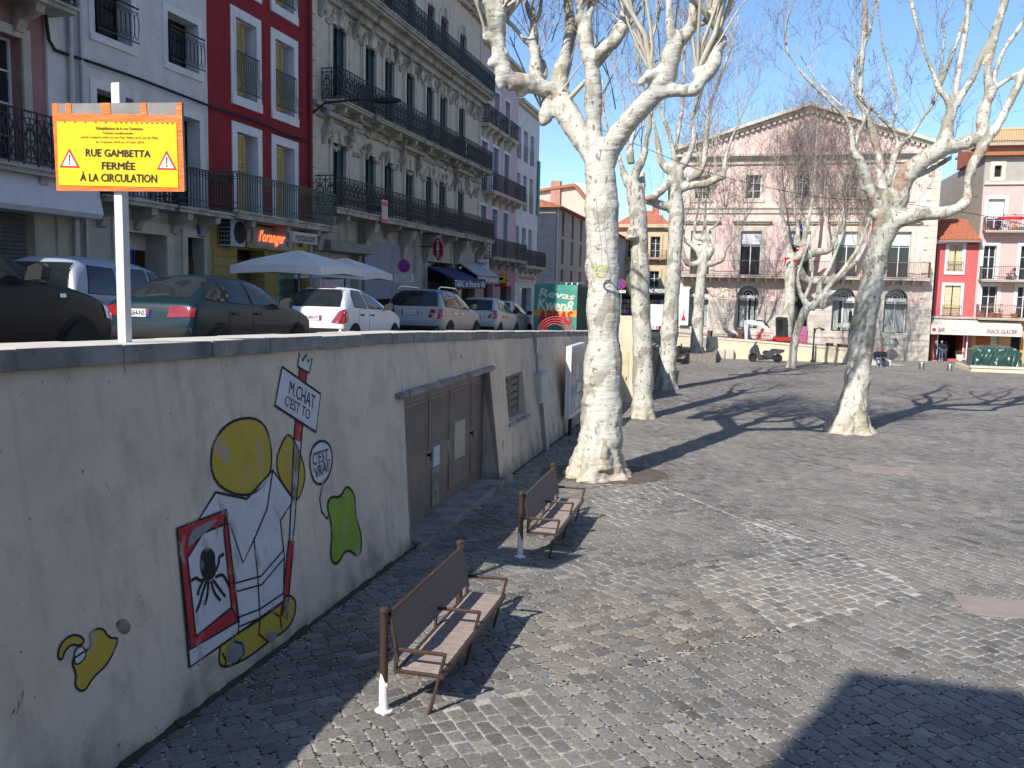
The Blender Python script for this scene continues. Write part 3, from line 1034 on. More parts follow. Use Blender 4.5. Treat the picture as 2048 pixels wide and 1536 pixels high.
b = MB()
tp = onu(236, 167, su)
b.box(-.045, .045, -.045, .045, -.02, tp[1] - O_sg.z)
b.build('post', mat('white_steel_post', (.66, .66, .64), (.56, .56, .55), rough=.5, scale=3), sg, bevel=.006)
A, B_, Cc, Dd = [sgp(*q) for q in ((105, 207), (364, 205), (370, 381), (113, 381))]
b = MB()
th = Vector((0, .022, 0))
b.hexa([Dd, Cc, Cc + th, Dd + th], [A, B_, B_ + th, A + th])
b.build('board', mat('zinc_board', (.27, .25, .23), (.20, .185, .17), rough=.6, scale=6), sg)
Z8 = lambda x, y: (100 + x / 6.827, 180 + y / 6.827)
b = MB()


def sgq(pts, off):
    return [sgp(*Z8(*p), off) for p in pts]


def slab(b, pts, off, t=.003, m=None):
    q = sgq(pts, off); k = [p + Vector((0, t, 0)) for p in q]
    n = len(q)
    b.poly(q, m)
    for i in range(n):
        b.quad(q[i], k[i], k[(i + 1) % n], q[(i + 1) % n], m)


for k, pts in enumerate([[(30, 182), (108, 182), (160, 1372), (95, 1376)], [(1722, 175), (1800, 172), (1840, 1388), (1760, 1388)], [(100, 320), (1730, 345), (1742, 450), (100, 432)], [(130, 1300), (1765, 1330), (1765, 1388), (130, 1376)],
            [(216, 182), (288, 182), (302, 330), (222, 325)], [(698, 178), (820, 178), (838, 335), (716, 330)], [(1240, 176), (1318, 176), (1332, 345), (1250, 340)]]):
    slab(b, pts, .004 + .0006 * k, .004)
b.build('orange_tape', M_ORANGE, sg)
b = MB()
slab(b, [(106, 430), (1736, 452), (1762, 1335), (132, 1300)], .012, .004)
b.build('yellow_sheet', M_YELLOW, sg)
b = MB()
pr = lambda x, y: sgp(*Z8(x, y), .0145)
TXB = [M_TEXTK, M_RED, M_WHITE, mat('brown_small_print', (.20, .12, .01), rough=.6)]
text_quad(b, 'RUE GAMBETTA', [(505, 805), (1385, 830), (1385, 922), (505, 908)], pr, 0, .026)
text_quad(b, 'FERMÉE', [(726, 960), (1172, 972), (1176, 1092), (726, 1085)], pr, 0, .026)
text_quad(b, 'À LA CIRCULATION', [(430, 1115), (1472, 1130), (1474, 1268), (430, 1245)], pr, 0, .026)
text_quad(b, 'Réhabilitation de la rue Gambetta', [(642, 502), (1280, 514), (1280, 552), (642, 546)], pr, 3, .022)
text_quad(b, 'Tranche conditionnelle 1', [(730, 570), (1172, 578), (1172, 612), (730, 606)], pr, 3, .010)
text_quad(b, 'partie comprise entre la rue Paul Valéry et la rue de Metz', [(440, 628), (1488, 640), (1488, 684), (440, 668)], pr, 3, .010)
text_quad(b, 'du 15 janvier 2018 au 27 mars 2018', [(640, 696), (1294, 704), (1294, 742), (640, 734)], pr, 3, .010)
for k, x in enumerate(range(200, 1720, 70)):
    if k % 2 == 0 or x > 900: slab(b, [(x, 432 + (x - 106) * .0135), (x + 26, 432 + (x - 106) * .0135), (x + 34, 448 + (x - 106) * .0135), (x + 8, 448 + (x - 106) * .0135)], .0135, .001, 0)
for dx, dy in ((0, 0), (1326, 30)):
    slab(b, [(278 + dx, 795 + dy), (425 + dx, 1068 + dy), (145 + dx, 1060 + dy)], .0135, .001, 1)
    slab(b, [(278 + dx, 848 + dy), (382 + dx, 1042 + dy), (182 + dx, 1036 + dy)], .0145, .001, 2)
    slab(b, [(272 + dx, 888 + dy), (292 + dx, 888 + dy), (288 + dx, 985 + dy), (276 + dx, 985 + dy)], .0155, .001, 0)
    slab(b, [(272 + dx, 1000 + dy), (292 + dx, 1000 + dy), (292 + dx, 1024 + dy), (272 + dx, 1024 + dy)], .0155, .001, 0)
b.build('printed_lettering', TXB, sg)

# ------------------------------------------------------------------ cabinet, pipes, notice board on the wall
cu = 22.6
v0, zt = onu(1060, 748, cu); v1, zb = onu(1081, 808, cu)
uc = onv(1097, 790, v1)[0]
cab = thing('meter_cabinet', 'grey green steel meter cabinet fixed to the cream wall with a pipe above and below', 'cabinet', S(cu, v1, zb), ROT_S)
M_CAB = mat('grey_green_steel', (.52, .55, .51), (.45, .48, .45), rough=.5, scale=3)
b = MB(); b.box(0, uc - cu, 0, 5.2 - v1, 0, zt - zb); b.box(-.02, uc - cu + .02, -.03, 5.2 - v1 - .06, zt - zb, zt - zb + .03)
b.build('case', M_CAB, cab, bevel=.01)
MB().box(.05, uc - cu - .05, -.012, 0, .05, zt - zb - .05).build('door', M_CAB, cab, bevel=.004)
p = MB()
zz = zcap(cu) - .2
p.box(.28, .46, 5.2 - v1, 5.30 - v1, zz - zb - .42, zz - zb)
p.tube([(.36, 5.2 - v1, zz - zb - .4), (.36, 5.19 - v1, zt - zb)], .035, 8)
p.build('pipe', M_GALV, cab)
p = MB()
p.hexa([(.3, wv(GS(23, 5)) - .1 - v1, GS(23, 5) - zb), (.62, wv(GS(23, 5)) - .1 - v1, GS(23, 5) - zb), (.62, 5.02 - v1, GS(23, 5) - zb), (.3, 5.02 - v1, GS(23, 5) - zb)],
       [(.3, 5.0 - v1, 0), (.62, 5.0 - v1, 0), (.62, 5.15 - v1, 0), (.3, 5.15 - v1, 0)])
p.build('pipe', M_GALV, cab)

NV = 4.8
nu0, nzb = onv(1135, 838, NV); nu1, _ = onv(1162, 815, NV); nzt = onv(1135, 694, NV)[1]
nb = thing('notice_board', 'white glazed notice case full of posters on a dark post beside the wall', 'notice board', S(nu0, NV, GS(nu0 + .8, NV)), ROT_S)
g0 = GS(nu0 + .8, NV)
zB, zT = nzb - g0, nzt - g0
L_ = nu1 - nu0
b = MB(); b.box(.35, .55, -.04, .04, 0, zB + .02); b.build('post', M_BLACK, nb)
b = MB(); b.box(0, L_, -.07, .005, zB, zT); b.box(0, L_, .02, .10, zB, zT); b.box(.02, L_ - .02, .0, .03, zB + .02, zT - .02)
b.build('case', M_WHITE, nb, bevel=.012)
MB().box(.10, L_ - .10, -.078, -.071, zB + .12, zT - .2).build('glass_panel', mat('dark_board', (.10, .115, .13), (.16, .17, .18), rough=.15, spec=.6), nb)
rg = random.Random(11)
pc = [mat('poster_%s' % n, c, c2, rough=.6, scale=14, lo=.42, hi=.58) for n, c, c2 in [('white', (.62, .62, .6), (.45, .45, .45)), ('orange', (.6, .32, .16), (.62, .5, .4)), ('teal', (.10, .28, .30), (.3, .42, .42)), ('grey', (.36, .36, .37), (.5, .5, .5)), ('pink', (.55, .35, .38), (.62, .55, .52))]]
for i, (x, z, w, h, k) in enumerate([(.16, 1.25, .5, .3, 1), (.16, .95, .5, .25, 4), (.74, 1.05, .5, .48, 0), (1.32, 1.0, .45, .5, 3), (.16, .62, .78, .28, 2), (1.0, .62, .75, .3, 0), (.16, .16, .5, .42, 3), (.74, .16, .6, .42, 0), (1.42, .16, .4, .4, 4)]):
    MB().box(x, x + w, -.083, -.079, zB + .05 + z, zB + .05 + z + h).build('poster', pc[k], nb)
b = MB()
text_quad(b, 'VILLE DE SETE', [(.2, 1), (1.8, 1), (1.8, 0), (.2, 0)], lambda x, y: (x, -.073, zT - .16 + .08 * y), 0)
b.build('lettering', mat('grey_lettering', (.12, .15, .22), rough=.6), nb)

# garden hose coil hung on the first plane tree
p = at_depth(1203, 543, 19.75)
hc = thing('hose_coil', 'yellow green coil of hose hanging on the first plane tree trunk', 'hose', p, R(-12))
b = MB(); rg = random.Random(2)
pts = []
for k in range(90):
    a = k * math.tau / 14
    r = .12 + rg.uniform(-.012, .012)
    pts.append((r * math.cos(a), -.02 + rg.uniform(-.03, .03), r * math.sin(a) * 1.12))
b.tube(pts, .011, 6)
b.build('coil', mat('lime_hose', (.35, .42, .03), (.45, .5, .06), rough=.5), hc, smooth=True)
b = MB(); b.tube([(0, -.03, .13), (-.02, .1, .5), (-.12, .14, 1.1), (-.2, .1, 1.7)], .004, 5); b.build('string', M_BLACK, hc)
# ------------------------------------------------------------------ plane trees
def bark_material(name, pale, olive, tan, tn=(.645, .68), pk=(.62, .655), ph=(.545, .575)):
    m = bpy.data.materials.new(name); m.use_nodes = True
    t = m.node_tree; N = t.nodes; L = t.links; b = N['Principled BSDF']; b.inputs['Roughness'].default_value = .8
    b.inputs['Specular IOR Level'].default_value = .2
    tc = N.new('ShaderNodeTexCoord')

    def nz(sc, st, det=6, rough=.55, dist=0.0):
        mp = N.new('ShaderNodeMapping'); mp.inputs['Scale'].default_value = st
        L.new(tc.outputs['Object'], mp.inputs[0])
        n = N.new('ShaderNodeTexNoise'); n.inputs['Scale'].default_value = sc; n.inputs['Detail'].default_value = det; n.inputs['Roughness'].default_value = rough
        n.inputs['Distortion'].default_value = dist
        L.new(mp.outputs[0], n.inputs['Vector']); return n

    def ramp(n, lo, hi, a=(0, 0, 0), c=(1, 1, 1)):
        r = N.new('ShaderNodeValToRGB'); r.color_ramp.elements[0].position = lo; r.color_ramp.elements[1].position = hi
        r.color_ramp.elements[0].color = (*a, 1); r.color_ramp.elements[1].color = (*c, 1)
        L.new(n.outputs['Fac'], r.inputs[0]); return r.outputs[0]

    def mix(f, a, c):
        mx = N.new('ShaderNodeMix'); mx.data_type = 'RGBA'; L.new(f, mx.inputs['Factor'])
        if isinstance(a, tuple): mx.inputs['A'].default_value = (*a, 1)
        else: L.new(a, mx.inputs['A'])
        mx.inputs['B'].default_value = (*c, 1); return mx.outputs['Result']
    base = ramp(nz(1.1, (1, 1, .6), 6, .6), .35, .65, pale, tuple(k * .86 for k in pale))
    o = mix(ramp(nz(1.7, (1, 1, .55), 5, .5, .6), *ph), base, olive)
    o = mix(ramp(nz(2.3, (1, 1, .45), 5, .5, .8), *tn), o, tan)
    o = mix(ramp(nz(9, (1, 1, .6), 4, .5, .4), *pk), o, tuple(k * .62 for k in olive))
    o = mix(ramp(nz(16, (1, 1, .7), 4), .67, .70), o, (.05, .045, .04))
    gz = N.new('ShaderNodeSeparateXYZ'); L.new(tc.outputs['Object'], gz.inputs[0])
    gn = nz(3, (1, 1, 1), 5); am = N.new('ShaderNodeMath'); am.operation = 'MULTIPLY_ADD'; L.new(gn.outputs['Fac'], am.inputs[0]); am.inputs[1].default_value = -1.1; L.new(gz.outputs['Z'], am.inputs[2])
    mr = N.new('ShaderNodeMapRange'); mr.inputs['From Min'].default_value = -.35; mr.inputs['From Max'].default_value = .25; mr.inputs['To Min'].default_value = .5; mr.inputs['To Max'].default_value = 0; L.new(am.outputs[0], mr.inputs['Value'])
    o = mix(mr.outputs[0], o, (.44, .37, .27))
    L.new(o, b.inputs['Base Color'])
    n1 = nz(10, (.6, .6, 2.0), 6, .6); n2 = nz(40, (1, 1, 1), 4)
    ad = N.new('ShaderNodeMath'); ad.operation = 'MULTIPLY_ADD'; L.new(n2.outputs['Fac'], ad.inputs[0]); ad.inputs[1].default_value = .35; L.new(n1.outputs['Fac'], ad.inputs[2])
    bp = N.new('ShaderNodeBump'); bp.inputs['Strength'].default_value = .6; bp.inputs['Distance'].default_value = .045
    L.new(ad.outputs[0], bp.inputs['Height']); L.new(bp.outputs[0], b.inputs['Normal'])
    return m


M_BARK = bark_material('plane_bark', (.57, .545, .475), (.35, .33, .265), (.40, .28, .21))
M_BARK2 = bark_material('mottled_plane_bark', (.55, .53, .455), (.32, .305, .24), (.38, .27, .2), tn=(.60, .635), pk=(.60, .635), ph=(.52, .55))
M_SHOOT = mat('pale_shoots', (.42, .38, .29), (.52, .48, .38), rough=.8, scale=5)
M_TWIG = mat('thin_twigs', (.135, .095, .09), (.24, .19, .17), rough=.85, scale=2)
M_BALL = mat('seed_balls', (.07, .045, .035), rough=.9)


def catmull(pts, seg):
    out = []
    n = len(pts)
    for i in range(n - 1):
        p0, p1, p2, p3 = pts[max(i - 1, 0)], pts[i], pts[i + 1], pts[min(i + 2, n - 1)]
        for k in range(seg):
            t = k / seg
            out.append(tuple(.5 * ((2 * b_) + (-a_ + c_) * t + (2 * a_ - 5 * b_ + 4 * c_ - d_) * t * t + (-a_ + 3 * b_ - 3 * c_ + d_) * t ** 3) for a_, b_, c_, d_ in zip(p0, p1, p2, p3)))
    out.append(tuple(pts[-1]))
    return out


def grow(rng, mbs, p, d, r, length, level, maxl, twig_r, ball=0.0, up=.25, dens=1.0):
    """a leafless shoot that bends, tapers and forks; thick ones go to mbs[0], thin to mbs[1]"""
    n = 5 if level < 2 else 3
    pts = [p.copy()]; rs = [r]
    q = p.copy(); dd = d.normalized()
    for i in range(n):
        dd = (dd + Vector((rng.gauss(0, .13), rng.gauss(0, .13), rng.gauss(0, .1) + up * .25))).normalized()
        q = q + dd * (length / n)
        pts.append(q.copy()); rs.append(max(twig_r * .6, r * (1 - .62 * (i + 1) / n)))
    big = r > .013
    (mbs[0] if big else mbs[1]).tube(pts, rs, 6 if r > .03 else (5 if big else 3), cap=False)
    if ball and level >= maxl - 1 and rng.random() < ball:
        c = pts[-1] - Vector((0, 0, .06))
        s = .016
        mbs[2].add([c + Vector(v) * s for v in ((1, 0, 0), (-1, 0, 0), (0, 1, 0), (0, -1, 0), (0, 0, 1), (0, 0, -1))], [(0, 2, 4), (2, 1, 4), (1, 3, 4), (3, 0, 4), (2, 0, 5), (1, 2, 5), (3, 1, 5), (0, 3, 5)])
    if level >= maxl: return
    kids = int((3 if level == 0 else 4) * dens + rng.random())
    for k in range(kids):
        i = rng.randint(2 if level == 0 else 1, n)
        a = rng.uniform(0, math.tau)
        o = dd.orthogonal().normalized()
        side = (Matrix.Rotation(a, 3, dd) @ o)
        nd = (dd * rng.uniform(.55, 1.1) + side * rng.uniform(.5, .95) + Vector((0, 0, up))).normalized()
        grow(rng, mbs, pts[i], nd, max(twig_r, rs[i] * rng.uniform(.42, .7)), length * rng.uniform(.38, .68), level + 1, maxl, twig_r, ball, up, dens)


def plane_tree(name_label, base_px, D, limbs, voxel, seed, bark, shoots, twig_r=.005, maxl=3, dens=1.0, ball=.25, root=True, lump=.02, cat='tree', base_z=None, group='plane trees of the square'):
    """limbs: lists of (px, py, radius_px, metres further away); shoots: (px, py, off, dx, dz, radius_m, length_m)"""
    rng = random.Random(seed)
    bp = at_depth(*base_px, D)
    if base_z is None: base_z = G(bp.x, bp.y)
    t = thing('plane_tree', name_label, cat, (bp.x, bp.y, base_z), 0, group)
    org = t.location.copy()
    b = MB(); starts = []
    for li, L in enumerate(limbs):
        pts = []
        for px, py, r, off in L:
            p = at_depth(px, py, D + off)
            pts.append((p.x - org.x, p.y - org.y, p.z - org.z, r * (D + off) / FPX))
        if li == 0:
            pts[0] = (pts[0][0], pts[0][1], min(pts[0][2], -.15), pts[0][3])
        s = catmull(pts, 5)
        if lump:   # knobbly outline
            s = [(x, y, z, max(.02, r * (1 + .16 * noise.noise(Vector((x * 1.7 + seed, y * 1.7, z * 1.7))) + .10 * noise.noise(Vector((x * 5 + seed, y * 5, z * 5)))))) for x, y, z, r in s]
        b.tube([q[:3] for q in s], [q[3] for q in s], 14)
        b.ell(s[-1][:3], s[-1][3], s[-1][3], s[-1][3], 10, 6)
        starts.append([Vector(q[:3]) for q in s[::5]] and (Vector(s[-1][:3]), Vector(s[-1][:3]) - Vector(s[-4][:3]), s[-1][3]))
        # knobs from old pollarding
        if li > 0:
            for k in range(len(L) // 2):
                q = s[rng.randrange(len(s) // 3, len(s))]
                if q[3] > .06:
                    b.ell((q[0] + rng.uniform(-.6, .6) * q[3], q[1] + rng.uniform(-.6, .6) * q[3], q[2] + rng.uniform(-.5, .7) * q[3]), q[3] * rng.uniform(.5, .85), q[3] * rng.uniform(.5, .85), q[3] * rng.uniform(.5, .9), 10, 6)
    if root:
        p0 = Vector(b.v[0]); r0 = limbs[0][0][2] * D / FPX
        for k in range(7):
            a = k * math.tau / 7 + rng.uniform(-.3, .3)
            w = r0 * rng.uniform(.24, .36)
            c = (math.cos(a) * r0 * .8, math.sin(a) * r0 * .8)
            bx = at_depth(limbs[0][0][0], limbs[0][0][1], D) - org
            b.tube([(bx.x + c[0] * 1.25, bx.y + c[1] * 1.25, -.12), (bx.x + c[0] * .95, bx.y + c[1] * .95, .12), (bx.x + c[0] * .62, bx.y + c[1] * .62, r0 * 1.1), (bx.x + c[0] * .4, bx.y + c[1] * .4, r0 * 2.2)], [w * 1.25, w * 1.15, w * .95, w * .5], 10)
    o = b.build('trunk', bark, t)
    md = o.modifiers.new('r', 'REMESH'); md.mode = 'VOXEL'; md.voxel_size = voxel; md.use_smooth_shade = True
    sm = o.modifiers.new('s', 'SMOOTH'); sm.factor = .6; sm.iterations = 7
    baked(o)
    me = o.data
    if lump:
        n = len(me.vertices)
        co = np.empty(n * 3, np.float32); me.vertices.foreach_get('co', co); co = co.reshape(-1, 3)
        no = np.empty(n * 3, np.float32); me.vertices.foreach_get('normal', no); no = no.reshape(-1, 3)
        hs = np.empty(n, np.float32)
        for i in range(n):
            x, y, z = map(float, co[i])
            hs[i] = noise.noise(Vector((x * 2.1 + seed, y * 2.1, z * 2.1))) * 1.1 + noise.noise(Vector((x * 4, y * 4, z * 15))) * .6 + noise.noise(Vector((x * 7, y * 7, z * 6))) * .55
        me.vertices.foreach_set('co', (co + no * (hs * lump * (1 + 1.5 * np.exp(-np.maximum(co[:, 2], 0) / .55)))[:, None]).reshape(-1))
    me.polygons.foreach_set('use_smooth', [True] * len(me.polygons)); me.update()
    mb = [MB(), MB(), MB()]
    for px, py, off, dx, dz, r, ln in shoots:
        p = at_depth(px, py, D + off) - org
        d = Vector((dx, rng.uniform(-.35, .35), dz))
        grow(rng, mb, p, d, r, ln, 0, maxl, twig_r, ball, .25, dens)
    cr = None
    if mb[0].v: cr = mb[0].build('crown', M_SHOOT, t, smooth=True)
    if mb[1].v: mb[1].build('twigs', M_TWIG, cr or t)
    if mb[2].v: mb[2].build('seed_balls', M_BALL, cr or t)['kind'] = 'stuff'
    return t


def a5(x, y): return 900 + x / 3.2, y / 3.2
def a8(x, y): return 1400 + x / 3.16, y / 3.16


def L5(*q): return [(*a5(x, y), r / 3.2, o) for x, y, r, o in q]
def L8(*q): return [(*a8(x, y), r / 3.16, o) for x, y, r, o in q]


def auto_shoots(rng, ends, n, r, ln, spread=.5):
    out = []
    for (px, py, off) in ends:
        for k in range(n):
            out.append((px + rng.uniform(-4, 4), py + rng.uniform(-3, 3), off, rng.uniform(-spread, spread), rng.uniform(.7, 1.2), r * rng.uniform(.6, 1.2), ln * rng.uniform(.7, 1.25)))
    return out


rg = random.Random(5)
D1 = 20.45
t1 = [[(1194, 958, 56, 0), (1196, 935, 53, 0), (1199, 905, 46, 0), (1202, 860, 41.5, 0), (1204, 800, 39, 0), (1206, 700, 37, 0), (1206, 600, 35, 0), (1205, 500, 33.5, 0), (1203, 430, 33, 0), (1202, 370, 33, 0), (1196, 320, 27, 0)],
      L5((940, 1180, 62, 0), (930, 1000, 58, 0), (922, 850, 56, 0), (920, 700, 55, -.1), (915, 520, 54, -.2), (900, 400, 52, -.3), (878, 320, 50, -.3), (868, 230, 56, -.3), (858, 150, 44, -.3), (840, 120, 50, -.3)),
      L5((850, 150, 34, -.3), (835, 60, 18, -.3), (820, -80, 16, -.4), (800, -400, 13, -.4), (790, -900, 8, -.5)),
      L5((870, 150, 34, -.3), (905, 40, 20, -.2), (930, -120, 16, -.2), (960, -480, 11, 0), (965, -900, 8, 0)),
      L5((905, 420, 44, -.3), (930, 370, 42, -.4), (985, 312, 40, -.5), (1050, 262, 46, -.6), (1075, 220, 44, -.6), (1105, 170, 40, -.6), (1125, 90, 42, -.6), (1135, 0, 46, -.6), (1150, -50, 50, -.6)),
      L5((950, 1120, 60, 0), (905, 980, 70, .2), (840, 870, 74, .5), (770, 760, 78, .8), (715, 660, 82, 1.0), (690, 590, 84, 1.1), (700, 520, 60, 1.2), (712, 440, 46, 1.2)),
      L5((712, 450, 46, 1.2), (738, 330, 34, 1.3), (768, 170, 34, 1.4), (760, 60, 34, 1.5), (740, -60, 30, 1.5), (700, -400, 24, 1.6), (690, -900, 14, 1.7)),
      L5((725, 470, 34, 1.2), (770, 360, 22, 1.4), (795, 230, 20, 1.6), (835, 80, 18, 1.8), (850, -300, 14, 1.9), (860, -800, 9, 2)),
      L5((680, 590, 70, 1.0), (610, 570, 62, .9), (540, 545, 56, .8), (470, 530, 54, .7), (400, 515, 54, .6), (350, 470, 56, .5), (325, 400, 54, .5), (312, 300, 54, .4), (304, 210, 56, .4), (298, 130, 60, .3), (292, 50, 70, .3), (285, 0, 66, .3)),
      L5((335, 450, 50, .5), (325, 520, 36, .5), (322, 555, 22, .5)), L5((290, 390, 46, .4), (262, 405, 30, .4)), L5((270, 240, 40, .4), (232, 240, 28, .4)),
      L5((265, 15, 40, .3), (225, 15, 26, .3)), L5((490, 545, 40, .8), (450, 595, 30, .8)),
      L5((640, 600, 50, 1.0), (622, 690, 44, 1.0), (612, 750, 50, 1.0), (600, 775, 36, 1.0)),
      L5((560, 530, 46, .9), (545, 460, 40, .9), (548, 370, 34, .9), (530, 270, 30, .9), (535, 150, 24, .9), (500, 50, 18, 1.0), (470, -60, 16, 1.0), (430, -500, 12, 1.0)),
      L5((530, 280, 26, .9), (480, 255, 20, .8), (420, 185, 18, .7), (355, 120, 16, .6)), L5((535, 160, 22, .9), (575, 80, 16, 1.1), (585, -60, 14, 1.1), (590, -500, 10, 1.2)),
      L5((600, 500, 30, 1), (600, 430, 24, 1.2), (590, 390, 16, 1.3)),
      L5((975, 1150, 60, 0), (1010, 980, 70, -.1), (1070, 880, 68, -.3), (1130, 800, 66, -.5), (1200, 720, 66, -.7), (1270, 640, 68, -.9), (1330, 570, 74, -1.0), (1380, 500, 72, -1.1), (1400, 430, 66, -1.2), (1420, 350, 66, -1.3), (1450, 270, 60, -1.4), (1490, 235, 50, -1.4)),
      L5((1440, 300, 40, -1.4), (1415, 220, 30, -1.5), (1405, 100, 26, -1.5), (1400, 0, 24, -1.5), (1390, -400, 19, -1.6), (1380, -900, 11, -1.6)),
      L5((1480, 260, 46, -1.4), (1530, 190, 40, -1.4), (1552, 120, 34, -1.5), (1560, 0, 30, -1.5), (1570, -300, 24, -1.5), (1600, -900, 13, -1.6)),
      L5((1535, 180, 30, -1.4), (1590, 160, 22, -1.4), (1630, 140, 24, -1.4), (1660, 60, 16, -1.4), (1690, -100, 12, -1.4)),
      L5((1300, 610, 56, -1.0), (1360, 590, 44, -1.1), (1440, 580, 42, -1.2), (1520, 580, 44, -1.3), (1575, 565, 48, -1.4), (1610, 510, 46, -1.4), (1660, 450, 46, -1.4), (1690, 400, 44, -1.4), (1705, 320, 44, -1.4), (1735, 260, 40, -1.4), (1715, 200, 30, -1.4), (1705, 100, 34, -1.4), (1720, 20, 40, -1.4), (1725, -20, 40, -1.4)),
      L5((1600, 500, 40, -1.4), (1575, 460, 34, -1.4)), L5((1380, 500, 50, -1.1), (1300, 470, 34, -1.2), (1220, 530, 26, -1.1)),
      [(1216, 840, 26, -.1), (1222, 805, 24, -.1)], [(1186, 806, 24, -.1), (1184, 790, 20, -.1)], [(1204, 936, 32, -.36), (1206, 916, 24, -.38)], [(1217, 650, 24, 0), (1219, 610, 20, 0)]]
ends = [(900 + x / 3.2, y / 3.2, o) for x, y, o in [(830, 60, -.3), (905, 40, -.2), (1145, 0, -.6), (700, -100, 1.5), (850, -100, 1.9), (290, 0, .3), (300, 120, .3), (480, -20, 1), (355, 120, .6), (585, -60, 1.1), (1400, -100, -1.5), (1560, -100, -1.5), (1660, 60, -1.4), (1720, 0, -1.4), (1710, 200, -1.4), (1290, 470, -1.2), (1580, 460, -1.4), (620, 760, 1), (230, 240, .4)]]
shoots = auto_shoots(rg, ends, 5, .042, 3.3)
for (px, py, o) in ends:
    shoots.append((px, py, o, rg.uniform(-1, 1), rg.uniform(.5, .9), .07, rg.uniform(3.5, 5)))
for (x, y, o) in [(1310, 400, -1.2), (1340, 380, -1.2), (1250, 400, .6), (1190, 450, .5), (1010, 480, .2), (980, 600, .1), (760, 480, 1.2), (650, 270, 1.4), (1110, 160, -.6), (1000, 200, 1.5), (1060, 700, .2), (1440, 200, -1.4)]:
    px, py = a5(x, y)
    shoots.append((px, py, o + .3, rg.uniform(-.5, .5), rg.uniform(.3, 1), .018, rg.uniform(1.6, 3)))
plane_tree('huge pale plane tree nearest the camera, with thick twisted limbs and a flared foot', (1195, 945), D1, t1, .035, 1, M_BARK, shoots, maxl=3, dens=1.0, lump=.022)

